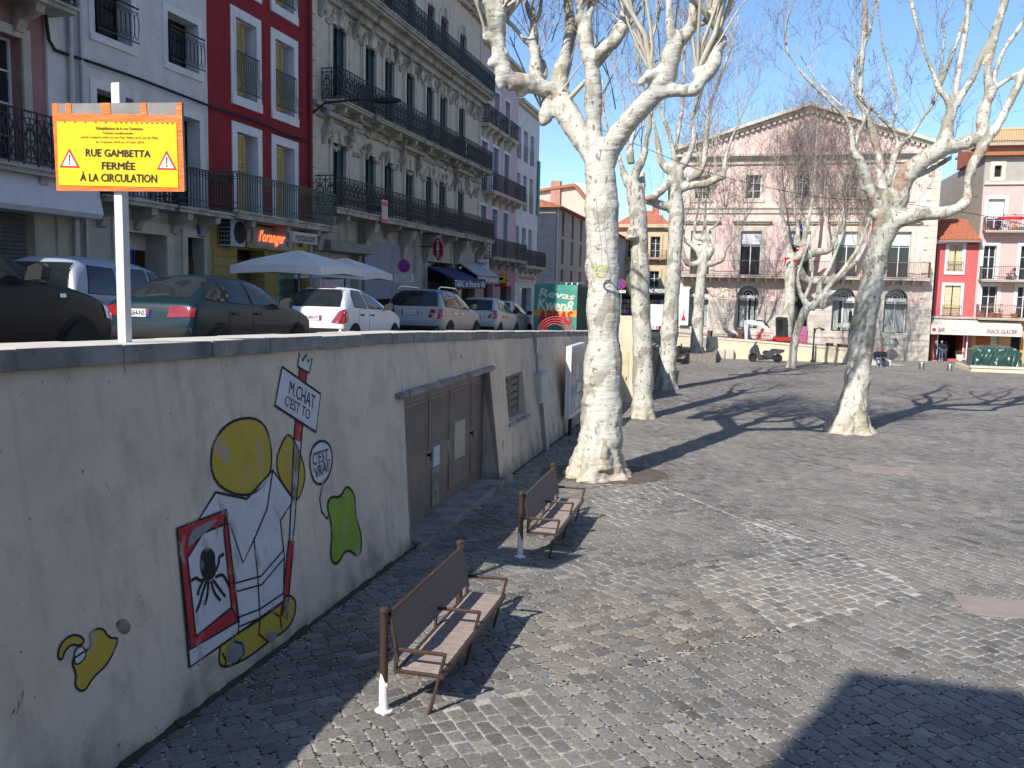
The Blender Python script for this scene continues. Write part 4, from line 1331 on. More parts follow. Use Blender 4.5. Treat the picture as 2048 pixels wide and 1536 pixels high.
D7 = 28.55
t7 = [[(1699, 884, 40, 0), (1701, 868, 37, 0), (1704, 845, 31, 0), (1710, 800, 27, 0), (1717, 740, 25, 0), (1724, 670, 24, 0), (1736, 600, 24, 0), (1748, 540, 22, 0), (1760, 490, 22, 0), (1772, 450, 26, 0), (1776, 420, 22, 0)],
      L8((1185, 1400, 70, 0), (1165, 1320, 52, 0), (1150, 1240, 46, .1), (1145, 1180, 40, .2), (1140, 1080, 27, .2), (1125, 960, 25, .3), (1090, 830, 24, .3), (1040, 690, 24, .4), (1012, 590, 22, .4), (1015, 450, 21, .4), (1030, 300, 21, .4), (1042, 130, 20, .4), (1042, -40, 18, .4), (1040, -400, 13, .4)),
      L8((1140, 1310, 44, 0), (1100, 1250, 40, -.1), (1065, 1180, 36, -.2), (1050, 1120, 30, -.2), (1010, 1010, 26, -.3), (970, 950, 22, -.3), (950, 800, 16, -.4), (870, 690, 14, -.5), (740, 560, 13, -.5), (620, 430, 11, -.6), (545, 290, 9, -.6), (560, 60, 7, -.6), (560, -200, 5, -.6)),
      L8((975, 940, 18, -.3), (1000, 840, 16, 0), (1040, 740, 14, .2), (970, 560, 12, .3), (975, 420, 12, .3), (1060, 250, 10, .4), (1105, 0, 9, .4)),
      L8((960, 720, 9, -.4), (820, 600, 9, .6), (700, 450, 8, .8), (620, 320, 7, .8), (645, 240, 5, .8)),
      L8((1185, 1180, 22, .2), (1215, 1050, 20, .3), (1250, 940, 20, .3), (1330, 860, 14, .3), (1400, 760, 13, .3), (1470, 660, 13, .3), (1500, 580, 14, .3), (1545, 470, 14, .3), (1610, 300, 14, .3), (1680, 110, 14, .3), (1715, -10, 14, .3), (1760, -300, 10, .3)),
      L8((1250, 930, 16, .3), (1225, 830, 12, .3), (1110, 710, 11, .2), (1020, 610, 9, .1), (990, 590, 8, .1)), L8((1220, 800, 10, .3), (1245, 640, 10, .3), (1200, 460, 10, .4), (1150, 260, 9, .4), (1120, 0, 8, .5)),
      L8((1195, 1370, 66, 0), (1240, 1280, 66, -.2), (1270, 1180, 66, -.4), (1320, 1090, 64, -.6), (1400, 1020, 60, -.8), (1480, 970, 58, -.9), (1560, 930, 52, -1), (1640, 915, 44, -1), (1710, 890, 42, -1), (1750, 870, 40, -1)),
      L8((1530, 930, 50, -1), (1555, 840, 44, -1), (1570, 760, 36, -1), (1590, 690, 34, -1), (1560, 620, 20, -1), (1510, 560, 18, -1), (1470, 450, 15, -1), (1420, 330, 14, -1), (1375, 170, 14, -1), (1335, 0, 12, -1), (1300, -300, 9, -1)),
      L8((1590, 690, 30, -1), (1615, 590, 20, -1), (1640, 420, 18, -1), (1670, 240, 17, -1), (1690, 120, 15, -1), (1700, -200, 12, -1)),
      L8((1600, 690, 28, -1), (1670, 580, 22, -1), (1730, 480, 20, -1), (1780, 350, 20, -1), (1850, 220, 20, -1), (1900, 60, 18, -1), (1935, -60, 16, -1), (1990, -500, 10, -1)),
      L8((1500, 570, 10, .3), (1520, 450, 10, .3), (1545, 230, 10, .3), (1530, 130, 9, .3), (1590, 20, 7, .3)),
      L8((1740, 880, 40, -1), (1785, 860, 42, -1), (1785, 760, 38, -1), (1805, 660, 36, -1), (1835, 580, 36, -1), (1815, 470, 22, -1.1), (1840, 330, 24, -1.1), (1880, 180, 22, -1.1), (1920, 40, 20, -1.1), (1960, -100, 18, -1.1), (2000, -500, 12, -1.1)),
      L8((1840, 580, 26, -1), (1890, 540, 18, -1), (1950, 500, 16, -1), (2040, 450, 16, -1), (2150, 380, 12, -1)), L8((1855, 570, 16, -1), (1870, 440, 18, -.9), (1930, 300, 16, -.9), (2010, 190, 16, -.9), (2060, 90, 14, -.9), (2120, -100, 10, -.9)),
      L8((1210, 1400, 60, 0), (1270, 1385, 56, -.3), (1340, 1365, 48, -.5), (1430, 1350, 44, -.7), (1530, 1345, 40, -.9), (1610, 1325, 36, -1.0), (1665, 1290, 38, -1.1), (1690, 1250, 30, -1.1), (1690, 1160, 26, -1.1), (1715, 1060, 28, -1.1), (1755, 985, 34, -1.1), (1800, 910, 28, -1.1), (1860, 830, 28, -1.1), (1910, 740, 26, -1.1), (1960, 640, 25, -1.1), (2010, 540, 26, -1.1), (2050, 460, 24, -1.1), (2120, 300, 18, -1.1), (2200, 50, 13, -1.1)),
      L8((1330, 1120, 26, -.5), (1440, 1080, 20, -.3), (1530, 1030, 18, -.2), (1580, 1000, 14, -.1)), L8((1170, 1340, 40, 0), (1120, 1360, 34, -.1), (1095, 1350, 22, -.1)),
      L8((1150, 1230, 40, .1), (1090, 1200, 30, -.1), (1040, 1190, 24, -.2))]
ends = [(1400 + x / 3.16, y / 3.16, o) for x, y, o in [(1040, -40, .4), (560, 100, -.6), (545, 290, -.6), (1100, 40, .4), (645, 240, .8), (1680, 100, .3), (990, 590, .1), (1130, 40, .5), (1340, 0, -1), (1690, 60, -1), (1920, 0, -1), (1590, 20, .3), (1940, 0, -1.1), (2150, 380, -1), (2060, 90, -.9), (2100, 350, -1.1), (1580, 1000, -.1), (700, 450, .8), (1430, 720, .3)]]
shoots = auto_shoots(rg, ends, 2, .014, 1.9, .6)
for (x, y) in [(620, 430), (740, 560), (870, 690), (950, 800), (1010, 450), (1040, 200), (1225, 830), (1400, 760), (1250, 640), (1110, 710), (1330, 860), (1470, 660), (1850, 220), (1640, 420), (1420, 330), (1280, 1330), (1450, 1330), (1560, 1010), (1100, 1200), (1910, 740), (1290, 1100), (1500, 990), (1640, 900)]:
    px, py = a8(x, y)
    shoots.append((px, py, rg.uniform(-.6, .4), rg.uniform(-.9, .9), rg.uniform(.2, 1), .009, rg.uniform(.9, 1.9)))
plane_tree('leaning plane tree standing alone in the open paving on the right', (1700, 877), D7, t7, .04, 7, M_BARK2, shoots, maxl=3, dens=.9, lump=.02)


# trees two and three, beside the wall
D2_ = 30.95
t2 = [[(1284, 838, 25, 0), (1285, 825, 23, 0), (1286, 790, 20.5, 0), (1285, 700, 19.5, 0), (1281, 600, 19, 0), (1279, 500, 18, 0), (1276, 430, 17, 0), (1270, 385, 16.5, 0), (1264, 360, 13, 0)],
      L5((1190, 1230, 40, 0), (1160, 1190, 36, .2), (1130, 1150, 30, .3), (1100, 1070, 18, .4), (1075, 980, 14, .5), (1020, 850, 10, .6), (985, 700, 9, .7), (975, 500, 7, .8)),
      L5((1185, 1220, 36, 0), (1180, 1130, 30, -.1), (1240, 1000, 24, -.3), (1255, 900, 18, -.4), (1280, 780, 14, -.5), (1240, 560, 11, -.5), (1200, 300, 9, -.6), (1240, 50, 7, -.6)),
      L5((1210, 1240, 40, 0), (1225, 1160, 26, .3), (1225, 1100, 20, .6)), [(1264, 478, 14, -.3), (1262, 462, 9, -.3)],
      L5((1160, 1050, 24, .2), (1150, 960, 26, .2), (1165, 900, 16, .2), (1200, 700, 9, .2), (1130, 450, 7, .3))]
e2 = [(900 + x / 3.2, y / 3.2, o) for x, y, o in [(1075, 980, .5), (985, 700, .7), (1280, 780, -.5), (1225, 1100, .6), (1240, 560, -.5), (1150, 950, .2), (1200, 300, -.6), (1165, 800, .2)]]
plane_tree('second plane tree along the wall, slimmer and speckled, just past the service door', (1285, 833), D2_, t2, .045, 2, M_BARK2, auto_shoots(rg, e2, 3, .024, 3.4, .45), twig_r=.0052, maxl=3, dens=.8, lump=.016)
D3_ = 41.2
t3 = [[(1328, 784, 23, 0), (1330, 770, 21, 0), (1333, 740, 19, 0), (1338, 680, 17, 0), (1343, 600, 16, 0), (1348, 520, 15.5, 0), (1352, 460, 15, 0), (1353, 420, 15, 0), (1351, 395, 14, 0)],
      L5((1440, 1260, 44, 0), (1440, 1180, 44, 0), (1450, 1110, 46, 0), (1440, 1050, 34, 0), (1430, 980, 18, -.2), (1400, 850, 14, -.3), (1330, 640, 11, -.4), (1310, 400, 9, -.5), (1290, 100, 7, -.5)),
      L5((1460, 1080, 36, 0), (1500, 1040, 26, .2), (1550, 940, 20, .4), (1560, 850, 18, .5), (1550, 760, 16, .6), (1600, 620, 13, .7), (1640, 400, 11, .8), (1640, 100, 8, .9)),
      L5((1460, 1190, 34, 0), (1530, 1150, 28, .4), (1600, 1100, 24, .7), (1630, 1000, 20, .9), (1640, 880, 17, 1), (1660, 700, 14, 1), (1720, 520, 11, 1), (1800, 300, 9, 1), (1850, 100, 7, 1)),
      L5((1480, 1200, 32, 0), (1560, 1185, 28, -.2), (1640, 1175, 26, -.4), (1710, 1140, 24, -.5), (1750, 1120, 20, -.5), (1760, 1040, 14, -.5), (1790, 920, 11, -.5), (1850, 780, 8, -.5)),
      L5((1410, 1330, 34, 0), (1340, 1310, 28, -.2), (1290, 1290, 24, -.3), (1262, 1290, 20, -.4)), L5((1420, 1150, 34, 0), (1370, 1200, 30, -.3), (1300, 1260, 26, -.6), (1262, 1275, 20, -.8)),
      L5((1420, 1100, 30, 0), (1370, 1060, 26, .1), (1345, 1010, 22, .2), (1320, 860, 14, .3), (1260, 640, 10, .4), (1130, 480, 8, .5)),
      L5((1430, 1010, 20, 0), (1460, 860, 14, .2), (1490, 640, 12, .3), (1500, 300, 10, .4), (1490, 50, 8, .4))]
e3 = [(900 + x / 3.2, y / 3.2, o) for x, y, o in [(1430, 980, -.2), (1550, 760, .6), (1640, 880, 1), (1760, 1040, -.5), (1720, 520, 1), (1330, 640, -.4), (1260, 640, .4), (1490, 400, .4), (1640, 300, .8), (1345, 1010, .2), (1800, 300, 1), (1850, 780, -.5), (1600, 1100, .7), (1700, 1140, -.5)]]
plane_tree('third plane tree along the wall, its lower trunk half in shadow', (1330, 778), D3_, t3, .055, 3, M_BARK2, auto_shoots(rg, e3, 4, .022, 3.8, .5), twig_r=.006, maxl=3, dens=.85, lump=.016)


def a6(x, y): return 1200 + x / 4.043, 380 + y / 4.043
def L6(*q): return [(*a6(x, y), r / 4.043, o) for x, y, r, o in q]


# trees in front of the town hall
D4_ = 63.0
t4 = [[(1392, 704, 13, 0), (1393, 690, 12.5, 0), (1396, 640, 11.5, 0), (1400, 580, 10.5, 0), (1404, 540, 10, 0), (1407, 510, 11, 0)],
      L6((830, 560, 40, 0), (800, 490, 30, 0), (740, 440, 22, .3), (690, 410, 18, .5), (670, 380, 12, .5)), L6((810, 590, 30, 0), (720, 600, 22, -.3), (680, 540, 20, -.5), (670, 480, 14, -.5)),
      L6((850, 520, 40, 0), (855, 440, 34, 0), (840, 400, 24, 0), (770, 380, 16, .2), (770, 280, 12, .2), (800, 100, 9, .3), (780, -60, 7, .3), (790, -300, 5, .3)),
      L6((850, 600, 30, 0), (930, 590, 22, 0), (990, 560, 20, .3), (1015, 480, 16, .3), (1060, 420, 10, .3), (1150, 320, 8, .3), (1190, 160, 7, .3), (1185, 0, 5, .3)),
      L6((860, 560, 30, 0), (900, 500, 24, -.3), (890, 440, 18, -.3), (870, 330, 14, -.3), (930, 290, 12, -.3), (1010, 170, 8, -.3), (1060, -80, 6, -.3)), L6((840, 420, 20, 0), (850, 250, 12, .2), (860, 0, 8, .2), (900, -250, 5, .2))]
e4 = [(*a6(x, y), o) for x, y, o in [(670, 380, .5), (670, 480, -.5), (770, 280, .2), (790, -100, .3), (1060, 420, .3), (1150, 320, .3), (1010, 170, -.3), (860, 0, .2), (1185, 60, .3), (960, 240, -.3), (820, 380, 0)]]
plane_tree('slender plane tree rising from the low brick planter before the town hall', (1393, 694), D4_, t4, .06, 4, M_BARK2, auto_shoots(rg, e4, 6, .024, 3.4, .6), twig_r=.0082, maxl=3, dens=1.05, lump=.012, ball=.1, base_z=-.35)
D6_ = 66.4
t6 = [[(1566, 728, 13, 0), (1568, 710, 12.5, 0), (1573, 660, 12, 0), (1579, 600, 11.5, 0), (1580, 550, 11, 0), (1582, 515, 12, 0)],
      L6((1540, 560, 40, 0), (1530, 480, 26, .2), (1500, 330, 18, .3), (1470, 180, 14, .4), (1450, 0, 11, .4), (1420, -200, 9, .4), (1400, -500, 6, .4)),
      L6((1570, 560, 44, 0), (1640, 500, 34, -.3), (1650, 400, 24, -.3), (1690, 230, 18, -.4), (1720, 50, 14, -.4), (1740, -200, 10, -.5), (1760, -600, 7, -.5)),
      L6((1600, 560, 40, 0), (1700, 520, 34, .3), (1779, 500, 30, .4), (1850, 490, 24, .5), (1900, 380, 18, .6), (1960, 200, 14, .6), (2000, 0, 11, .6), (2080, -250, 8, .6)),
      L6((1590, 620, 40, 0), (1660, 720, 34, .5), (1760, 740, 32, .6), (1880, 730, 30, .7), (2000, 640, 26, .8), (2080, 560, 22, .8), (2150, 440, 16, .8)),
      L6((1600, 460, 24, 0), (1600, 300, 16, .5), (1570, 100, 12, .6), (1600, -150, 9, .6), (1580, -500, 6, .6)), L6((1860, 490, 20, .5), (1840, 330, 14, .3), (1810, 120, 10, .3), (1830, -150, 7, .3))]
e6 = [(*a6(x, y), o) for x, y, o in [(1450, 0, .4), (1420, -200, .4), (1720, 50, -.4), (1740, -200, -.5), (2000, 0, .6), (1960, 200, .6), (2150, 440, .8), (2080, 560, .8), (1570, 100, .6), (1600, -150, .6), (1810, 120, .3), (1470, 180, .4), (2080, -250, .6), (1830, -150, .3)]]
plane_tree('plane tree with red ribbons behind the scooter, stouter of a pair', (1567, 722), D6_, t6, .065, 6, M_BARK2, auto_shoots(rg, e6, 6, .026, 3.8, .6), twig_r=.0085, maxl=3, dens=1.12, lump=.012, ball=.1)
D5_ = 57.0
t5 = [[(1581, 745, 9.5, 0), (1584, 730, 8.5, 0), (1588, 690, 8, 0), (1595, 660, 8, 0), (1604, 635, 8.5, 0), (1614, 615, 9, 0)],
      L6((1690, 960, 36, 0), (1650, 890, 26, 0), (1620, 830, 20, 0), (1600, 700, 14, .2), (1640, 560, 12, .3), (1690, 420, 9, .3)),
      L6((1700, 960, 36, 0), (1760, 900, 30, -.2), (1820, 850, 30, -.3), (1800, 950, 20, -.3)), L6((1790, 880, 30, -.2), (1850, 780, 24, -.3), (1930, 690, 20, -.4), (2000, 600, 18, -.4), (2080, 480, 15, -.4), (2150, 330, 12, -.5), (2190, 150, 9, -.5), (2250, -100, 7, -.5)),
      L6((1760, 900, 26, -.2), (1780, 760, 22, .1), (1850, 640, 18, .2), (1900, 520, 14, .2), (1960, 350, 12, .3), (1980, 130, 9, .3), (1960, -150, 7, .3)), L6((1650, 880, 20, 0), (1700, 760, 14, .4), (1720, 600, 12, .4), (1660, 400, 9, .5), (1620, 150, 7, .5))]
e5 = [(*a6(x, y), o) for x, y, o in [(1690, 420, .3), (2150, 330, -.5), (2190, 150, -.5), (1960, 350, .3), (1980, 130, .3), (1660, 400, .5), (1620, 150, .5), (1900, 520, .2), (2080, 480, -.4), (2230, -50, -.5), (1960, -100, .3)]]
plane_tree('thin forked plane tree in front of the stouter one with red ribbons', (1582, 740), D5_, t5, .055, 5, M_BARK2, auto_shoots(rg, e5, 6, .020, 3.2, .6), twig_r=.0078, maxl=3, dens=1.1, lump=.012, ball=.1)
# ------------------------------------------------------------------ facade kit
VF = 14.2


class Fac:
    """a house: local x along the front, y into the house, z up from its foot"""

    def __init__(s, name, label, cat, kind, plane, a, z0, group=None):
        s.kind, s.plane, s.a, s.z0 = kind, plane, a, z0
        if kind == 'v':
            s.t = thing(name, label, cat, S(a, plane, z0), ROT_S, group)
        else:
            s.t = thing(name, label, cat, S(plane, a, z0), ROT_F, group)
        s.holes = []; s.arches = []

    def p(s, px, py):
        if s.kind == 'v':
            u, z = onv(px, py, s.plane)
            return u - s.a, z - s.z0
        v, z = onu(px, py, s.plane)
        return s.a - v, z - s.z0

    def x(s, px, py=560): return s.p(px, py)[0]
    def z(s, px, py): return s.p(px, py)[1]

    def wall(s, x0, x1, z0, z1, m, depth=9, reveal=.28, m2=None, name='wall', y0=0.0, open_base=True, rmat=None):
        hs = [h for h in s.holes if h[0] < x1 - .001 and h[1] > x0 + .001 and h[3] > z0 + .001 and h[2] < z1 - .001]
        xs = sorted(set([x0, x1] + [min(max(k, x0), x1) for h in hs for k in h[:2]]))
        zs = sorted(set([z0, z1] + [min(max(k, z0), z1) for h in hs for k in h[2:4]]))
        b = MB()
        for a, c in zip(xs, xs[1:]):
            for d, e in zip(zs, zs[1:]):
                mx, mz = (a + c) / 2, (d + e) / 2
                if any(h[0] < mx < h[1] and h[2] < mz < h[3] for h in hs): continue
                b.quad((a, y0, d), (c, y0, d), (c, y0, e), (a, y0, e))
        for h in hs:
            X0, X1, Z0, Z1 = h[:4]
            r = h[4] if len(h) > 4 else reveal
            k = 1 if rmat else 0
            if len(h) > 5 and h[5]:       # arched head
                n = 14; xc = (X0 + X1) / 2; hw = (X1 - X0) / 2; zs_ = Z1 - hw
                P = [(xc - hw * math.cos(math.pi * i / n), zs_ + hw * math.sin(math.pi * i / n)) for i in range(n + 1)]
                for (ax, az), (cx, cz) in zip(P, P[1:]):
                    b.quad((ax, y0, az), (cx, y0, cz), (cx, y0, Z1), (ax, y0, Z1))
                    b.quad((ax, y0, az), (ax, y0 + r, az), (cx, y0 + r, cz), (cx, y0, cz), k)
                b.quad((X0, y0, Z0), (X0, y0 + r, Z0), (X0, y0 + r, zs_), (X0, y0, zs_), k)
                b.quad((X1, y0, Z0), (X1, y0, zs_), (X1, y0 + r, zs_), (X1, y0 + r, Z0), k)
            else:
                b.quad((X0, y0, Z0), (X0, y0 + r, Z0), (X0, y0 + r, Z1), (X0, y0, Z1), k)
                b.quad((X1, y0, Z0), (X1, y0, Z1), (X1, y0 + r, Z1), (X1, y0 + r, Z0), k)
                b.quad((X0, y0, Z1), (X0, y0 + r, Z1), (X1, y0 + r, Z1), (X1, y0, Z1), k)
            b.quad((X0, y0, Z0), (X1, y0, Z0), (X1, y0 + r, Z0), (X0, y0 + r, Z0), k)
        b.quad((x0, y0, z0), (x0, y0 + depth, z0), (x0, y0 + depth, z1), (x0, y0, z1)); b.quad((x1, y0, z0), (x1, y0, z1), (x1, y0 + depth, z1), (x1, y0 + depth, z0))
        b.quad((x0, y0 + depth, z0), (x1, y0 + depth, z0), (x1, y0 + depth, z1), (x0, y0 + depth, z1)); b.quad((x0, y0, z1), (x1, y0, z1), (x1, y0 + depth, z1), (x0, y0 + depth, z1))
        return b.build(name, [m] + ([rmat] if rmat else []), s.t)

    def window(s, x0, x1, z0, z1, reveal=.28, fr=None, nx=2, nz=3, glass=None, y0=0.0, hole=True, fw=.05, arch=False):
        """hole + pane + glazing bars"""
        if hole: s.holes.append((x0, x1, z0, z1, reveal, arch))
        g = MB(); y = y0 + reveal
        g.quad((x0 - .02, y, z0 - .02), (x1 + .02, y, z0 - .02), (x1 + .02, y, z1 + .02), (x0 - .02, y, z1 + .02))
        w = g.build('window', glass or M_GLASS, s.t)
        if fr:
            f = MB()
            for i in range(nx + 1):
                x = x0 + (x1 - x0) * i / nx
                k = fw if i in (0, nx) else fw * .7
                f.box(x - (k if i else 0), x + (k if i < nx else 0), y - .05, y - .004, z0, z1)
            for i in range(nz + 1):
                z = z0 + (z1 - z0) * i / nz
                k = fw if i in (0, nz) else fw * .35
                f.box(x0, x1, y - .046, y - .006, z - (k if i else 0), z + (k if i < nz else 0))
            f.build('window_frame', fr, w)
        return w

    def surround(s, x0, x1, z0, z1, w, m, t=.05, sill=True, y0=0.0, bottom=True):
        b = MB(); y = y0
        b.box(x0 - w, x0, y - t, y + .02, z0, z1 + w); b.box(x1, x1 + w, y - t, y + .02, z0, z1 + w); b.box(x0, x1, y - t, y + .02, z1, z1 + w)
        if bottom: b.box(x0 - w, x1 + w, y - t - .03, y + .02, z0 - w, z0)
        return b.build('window_surround', m, s.t)

    def shutter(s, x0, x1, z0, z1, m, y=.1, slats=True, t=.04):
        b = MB(); b.box(x0, x1, y, y + t, z0, z1)
        if slats:
            n = max(4, int((z1 - z0) / .11))
            for k in range(n):
                z = z0 + .06 + (z1 - z0 - .12) * k / n
                b.add([(x0 + .05, y, z + .07), (x1 - .05, y, z + .07), (x1 - .05, y - .022, z), (x0 + .05, y - .022, z)], [(0, 3, 2, 1)])
            for zz in (z0, (z0 + z1) / 2 - .04, z1 - .08): b.box(x0, x1, y - .026, y, zz, zz + .08)
            b.box(x0, x0 + .06, y - .026, y, z0, z1); b.box(x1 - .06, x1, y - .026, y, z0, z1)
        return b.build('shutter', m, s.t)

    def railing_mesh(s, b, pts, z, h, style):
        """iron railing along a plan polyline"""
        for (ax, ay), (cx, cy) in zip(pts, pts[1:]):
            L = math.hypot(cx - ax, cy - ay)
            if L < .05: continue
            ex, ey = (cx - ax) / L, (cy - ay) / L
            P = lambda t, zz, o=0.0: (ax + ex * t + ey * o, ay + ey * t - ex * o, z + zz)
            b.bar(P(0, h), P(L, h), .045, .03); b.bar(P(0, .07), P(L, .07), .03, .025)
            if style == 'scroll':
                b.bar(P(0, h - .13), P(L, h - .13), .02)
                n = max(1, round(L / .36)); w = L / n
                for k in range(n + 1):
                    b.bar(P(min(L - .01, k * w), .0), P(min(L - .01, k * w), h), .028)
                for k in range(n):
                    c = (k + .5) * w
                    for (cz, r) in ((.27, .12), (.60, .13), (h - .30, .07)):
                        if cz + r > h - .13: continue
                        b.tube([P(c + r * math.cos(a * math.tau / 9) * (w / .36), cz + r * math.sin(a * math.tau / 9)) for a in range(9)], .016, 4, closed=True)
                    b.bar(P(c, .07), P(c, h - .13), .02)
                    b.tube([P(c - w * .42, .12), P(c - w * .12, .34), P(c - w * .36, .52), P(c - w * .1, .72), P(c - w * .4, h - .14)], .013, 4)
                    b.tube([P(c + w * .42, .12), P(c + w * .12, .34), P(c + w * .36, .52), P(c + w * .1, .72), P(c + w * .4, h - .14)], .013, 4)
                    b.tube([P(c + .05 * math.cos(a * math.tau / 6), h - .065 + .05 * math.sin(a * math.tau / 6)) for a in range(6)], .01, 3, closed=True)
            elif style == 'belly':
                n = max(2, round(L / .095))
                for k in range(n + 1):
                    t = L * k / n
                    b.tube([P(t, h), P(t, h * .55, .0), P(t, h * .3, .10), P(t, h * .12, .14), P(t, .03, .05)], .011, 4)
            elif style == 'panel':
                n = max(1, round(L / .13))
                for k in range(n + 1): b.bar(P(L * k / n, .07), P(L * k / n, h), .022)
                for zz in (.22, h - .18): b.bar(P(0, zz), P(L, zz), .02)
                for k in range(n):
                    c = L * (k + .5) / n
                    b.tube([P(c + .045 * math.cos(a * math.tau / 6), h - .09 + .05 * math.sin(a * math.tau / 6)) for a in range(6)], .011, 3, closed=True)
            elif style == 'oval':
                n = max(2, round(L / .16))
                for k in range(n):
                    c = L * (k + .5) / n
                    b.tube([P(c + .085 * math.cos(a * math.tau / 10), h * .5 + h * .36 * math.sin(a * math.tau / 10)) for a in range(10)], .011, 4, closed=True)
                b.bar(P(0, h - .1), P(L, h - .1), .018)
            else:
                n = max(1, round(L / .12))
                for k in range(n + 1): b.bar(P(L * k / n, .0), P(L * k / n, h), .018)

    def balcony(s, x0, x1, z, d, h=1.0, style='bars', m=None, slab=None, t=.14, y0=0.0, brackets=0, sides=True):
        o = None
        if slab:
            b = MB(); b.box(x0, x1, y0 - d, y0 + .02, z - t, z); b.box(x0 - .04, x1 + .04, y0 - d - .05, y0 + .02, z - .05, z + .006)
            for k in range(brackets):
                x = x0 + (x1 - x0) * (k + .5) / brackets
                b.prism([(y0 - d * .85, z - t), (y0 + .02, z - t), (y0 + .02, z - t - .55), (y0 - .12, z - t - .5), (y0 - .22, z - t - .3), (y0 - d * .8, z - t - .16)], 'x', x - .11, x + .11)
            o = b.build('balcony', slab, s.t)
        r = MB()
        q = [(x0, y0 - .02), (x0, y0 - d + .04), (x1, y0 - d + .04), (x1, y0 - .02)] if sides else [(x0, y0 - d + .02), (x1, y0 - d + .02)]
        s.railing_mesh(r, q, z, h, style)
        r.build('railing', m or M_IRON, o or s.t)
        return o

    def band(s, x0, x1, z0, z1, t, m, name='string_course', y0=0.0):
        return MB().box(x0, x1, y0 - t, y0 + .02, z0, z1).build(name, m, s.t)


def profile_band(F, x0, x1, steps, m, name='cornice'):
    """stack of (z0, z1, projection) slabs"""
    b = MB()
    for i, (z0, z1, t) in enumerate(steps): b.box(x0, x1, -t, .02, z0, z1)
    return b.build(name, m, F.t)


# ------------------------------------------------------------------ colours of the fronts
C_PINKL = plaster('rose_plaster', (.36, .20, .19)); C_WHITEB = plaster('grey_white_plaster', (.65, .635, .62), dirt=(.36, .35, .33), dlo=.57)
C_BEIGE = plaster('beige_stone', (.47, .44, .39), .85); C_REDB = plaster('deep_red_plaster', (.27, .028, .034), .82, dirt=(.12, .02, .022), dlo=.60, dhi=.9)
C_STONE = plaster('pale_limestone', (.60, .54, .435), .82, scale=2.5, dirt=(.19, .175, .15), dlo=.54, dhi=.8); C_STONED = plaster('weathered_limestone', (.47, .435, .37), .75, scale=3, dirt=(.12, .11, .095), dlo=.48, dhi=.75)
C_LILAC = plaster('lilac_plaster', (.62, .48, .51)); C_WHITE2 = plaster('bluish_white_plaster', (.70, .70, .70))
C_SHUT = mat('dark_teal_shutters', (.022, .045, .055), (.035, .06, .07), rough=.6, scale=3); C_SHUTB = mat('blue_shutters', (.12, .20, .30), (.16, .25, .36), rough=.6, scale=3)
C_SHUTY = mat('ochre_shutters', (.46, .31, .10), (.38, .25, .08), rough=.6, scale=3, dirt=(.25, .17, .07)); C_CREAM = plaster('cream_front', (.50, .46, .36))
M_ROLL = mat('roller_shutter', (.24, .24, .235), (.16, .16, .16), rough=.6, scale=2, dirt=(.1, .1, .1)); M_YEL = plaster('yellow_shopfront', (.50, .37, .12), .8, dirt=(.28, .2, .08))
M_WOODD = mat('varnished_door', (.14, .06, .025), (.09, .04, .018), rough=.5, scale=3, stretch=(6, 1, .5))

# ---- rose house at the left edge
u0 = onv(152, 560, VF)[0]
ZB = zst(u0) + .1
F = Fac('rose_house', 'dim rose plastered house at the left edge with iron balconies and a white shop fascia', 'house', 'v', VF, u0 - 9, ZB)
X1 = 9.0; xs = F.x(105)
zb1 = F.z(105, 352); zb2 = F.z(100, 25)
st = zb2 - zb1
for k in range(2):
    zf = zb1 + st * k
    for xc in (F.x(12), F.x(12) - 3.0, F.x(12) - 6.0):
        F.window(xc - .6, xc + .6, zf + .05, zf + 2.6, .3, M_WHITE, 2, 4)
        F.surround(xc - .6, xc + .6, zf + .05, zf + 2.6, .2, C_BEIGE, .06, bottom=False)
zt = F.z(60, 342)
F.holes.append((F.x(0, 470) - 3.5, F.x(70, 470), -.3, F.z(60, 428), .35, False))
F.holes.append((.6, 3.3, 2.6 - 2.6, F.z(60, 428), .35, False))
F.wall(0, xs, zt, zb1 + 3 * st, C_PINKL); F.wall(xs, X1, zt, zb1 + 3 * st, C_WHITEB, name='pilaster', y0=-.06)
F.wall(0, X1, -.6, zt, C_CREAM, name='shop_wall')
F.balcony(0, xs + .05, zb1, .75, 1.05, 'scroll', M_IRON, C_STONED, brackets=5); F.balcony(0, xs + .1, zb2, .75, 1.0, 'scroll', M_IRON, C_STONED, brackets=5)
b = MB(); z0, z1 = F.z(150, 438), F.z(158, 352)
b.prism([(-.02, z0), (-.62, z0), (-.68, z0 + .1), (-.5, z1), (-.02, z1)], 'x', 0, F.x(158) + .02)
b.build('fascia', mat('white_fascia', (.60, .61, .63), (.53, .54, .56), rough=.5), F.t)
b = MB(); xr = F.x(70, 470)
n = 34
for k in range(n):
    z = -.2 + (F.z(60, 428) + .2) * k / n; h = (F.z(60, 428) + .2) / n
    b.add([(.6, .25, z), (xr, .25, z), (xr, .2, z + h * .5), (.6, .2, z + h * .5), (xr, .25, z + h), (.6, .25, z + h)], [(0, 1, 2, 3), (3, 2, 4, 5)])
b.build('roller_shutter', M_ROLL, F.t)
MB().box(F.x(112, 470), F.x(156, 470), -.05, .02, -.4, F.z(130, 436)).build('pillar', C_CREAM, F.t)
dz = zb1 + 2.9 * st
MB().tube([(X1 - .1, -.14, -.3), (X1 - .1, -.14, dz)], .055, 8).build('downpipe', M_GALV, F.t)

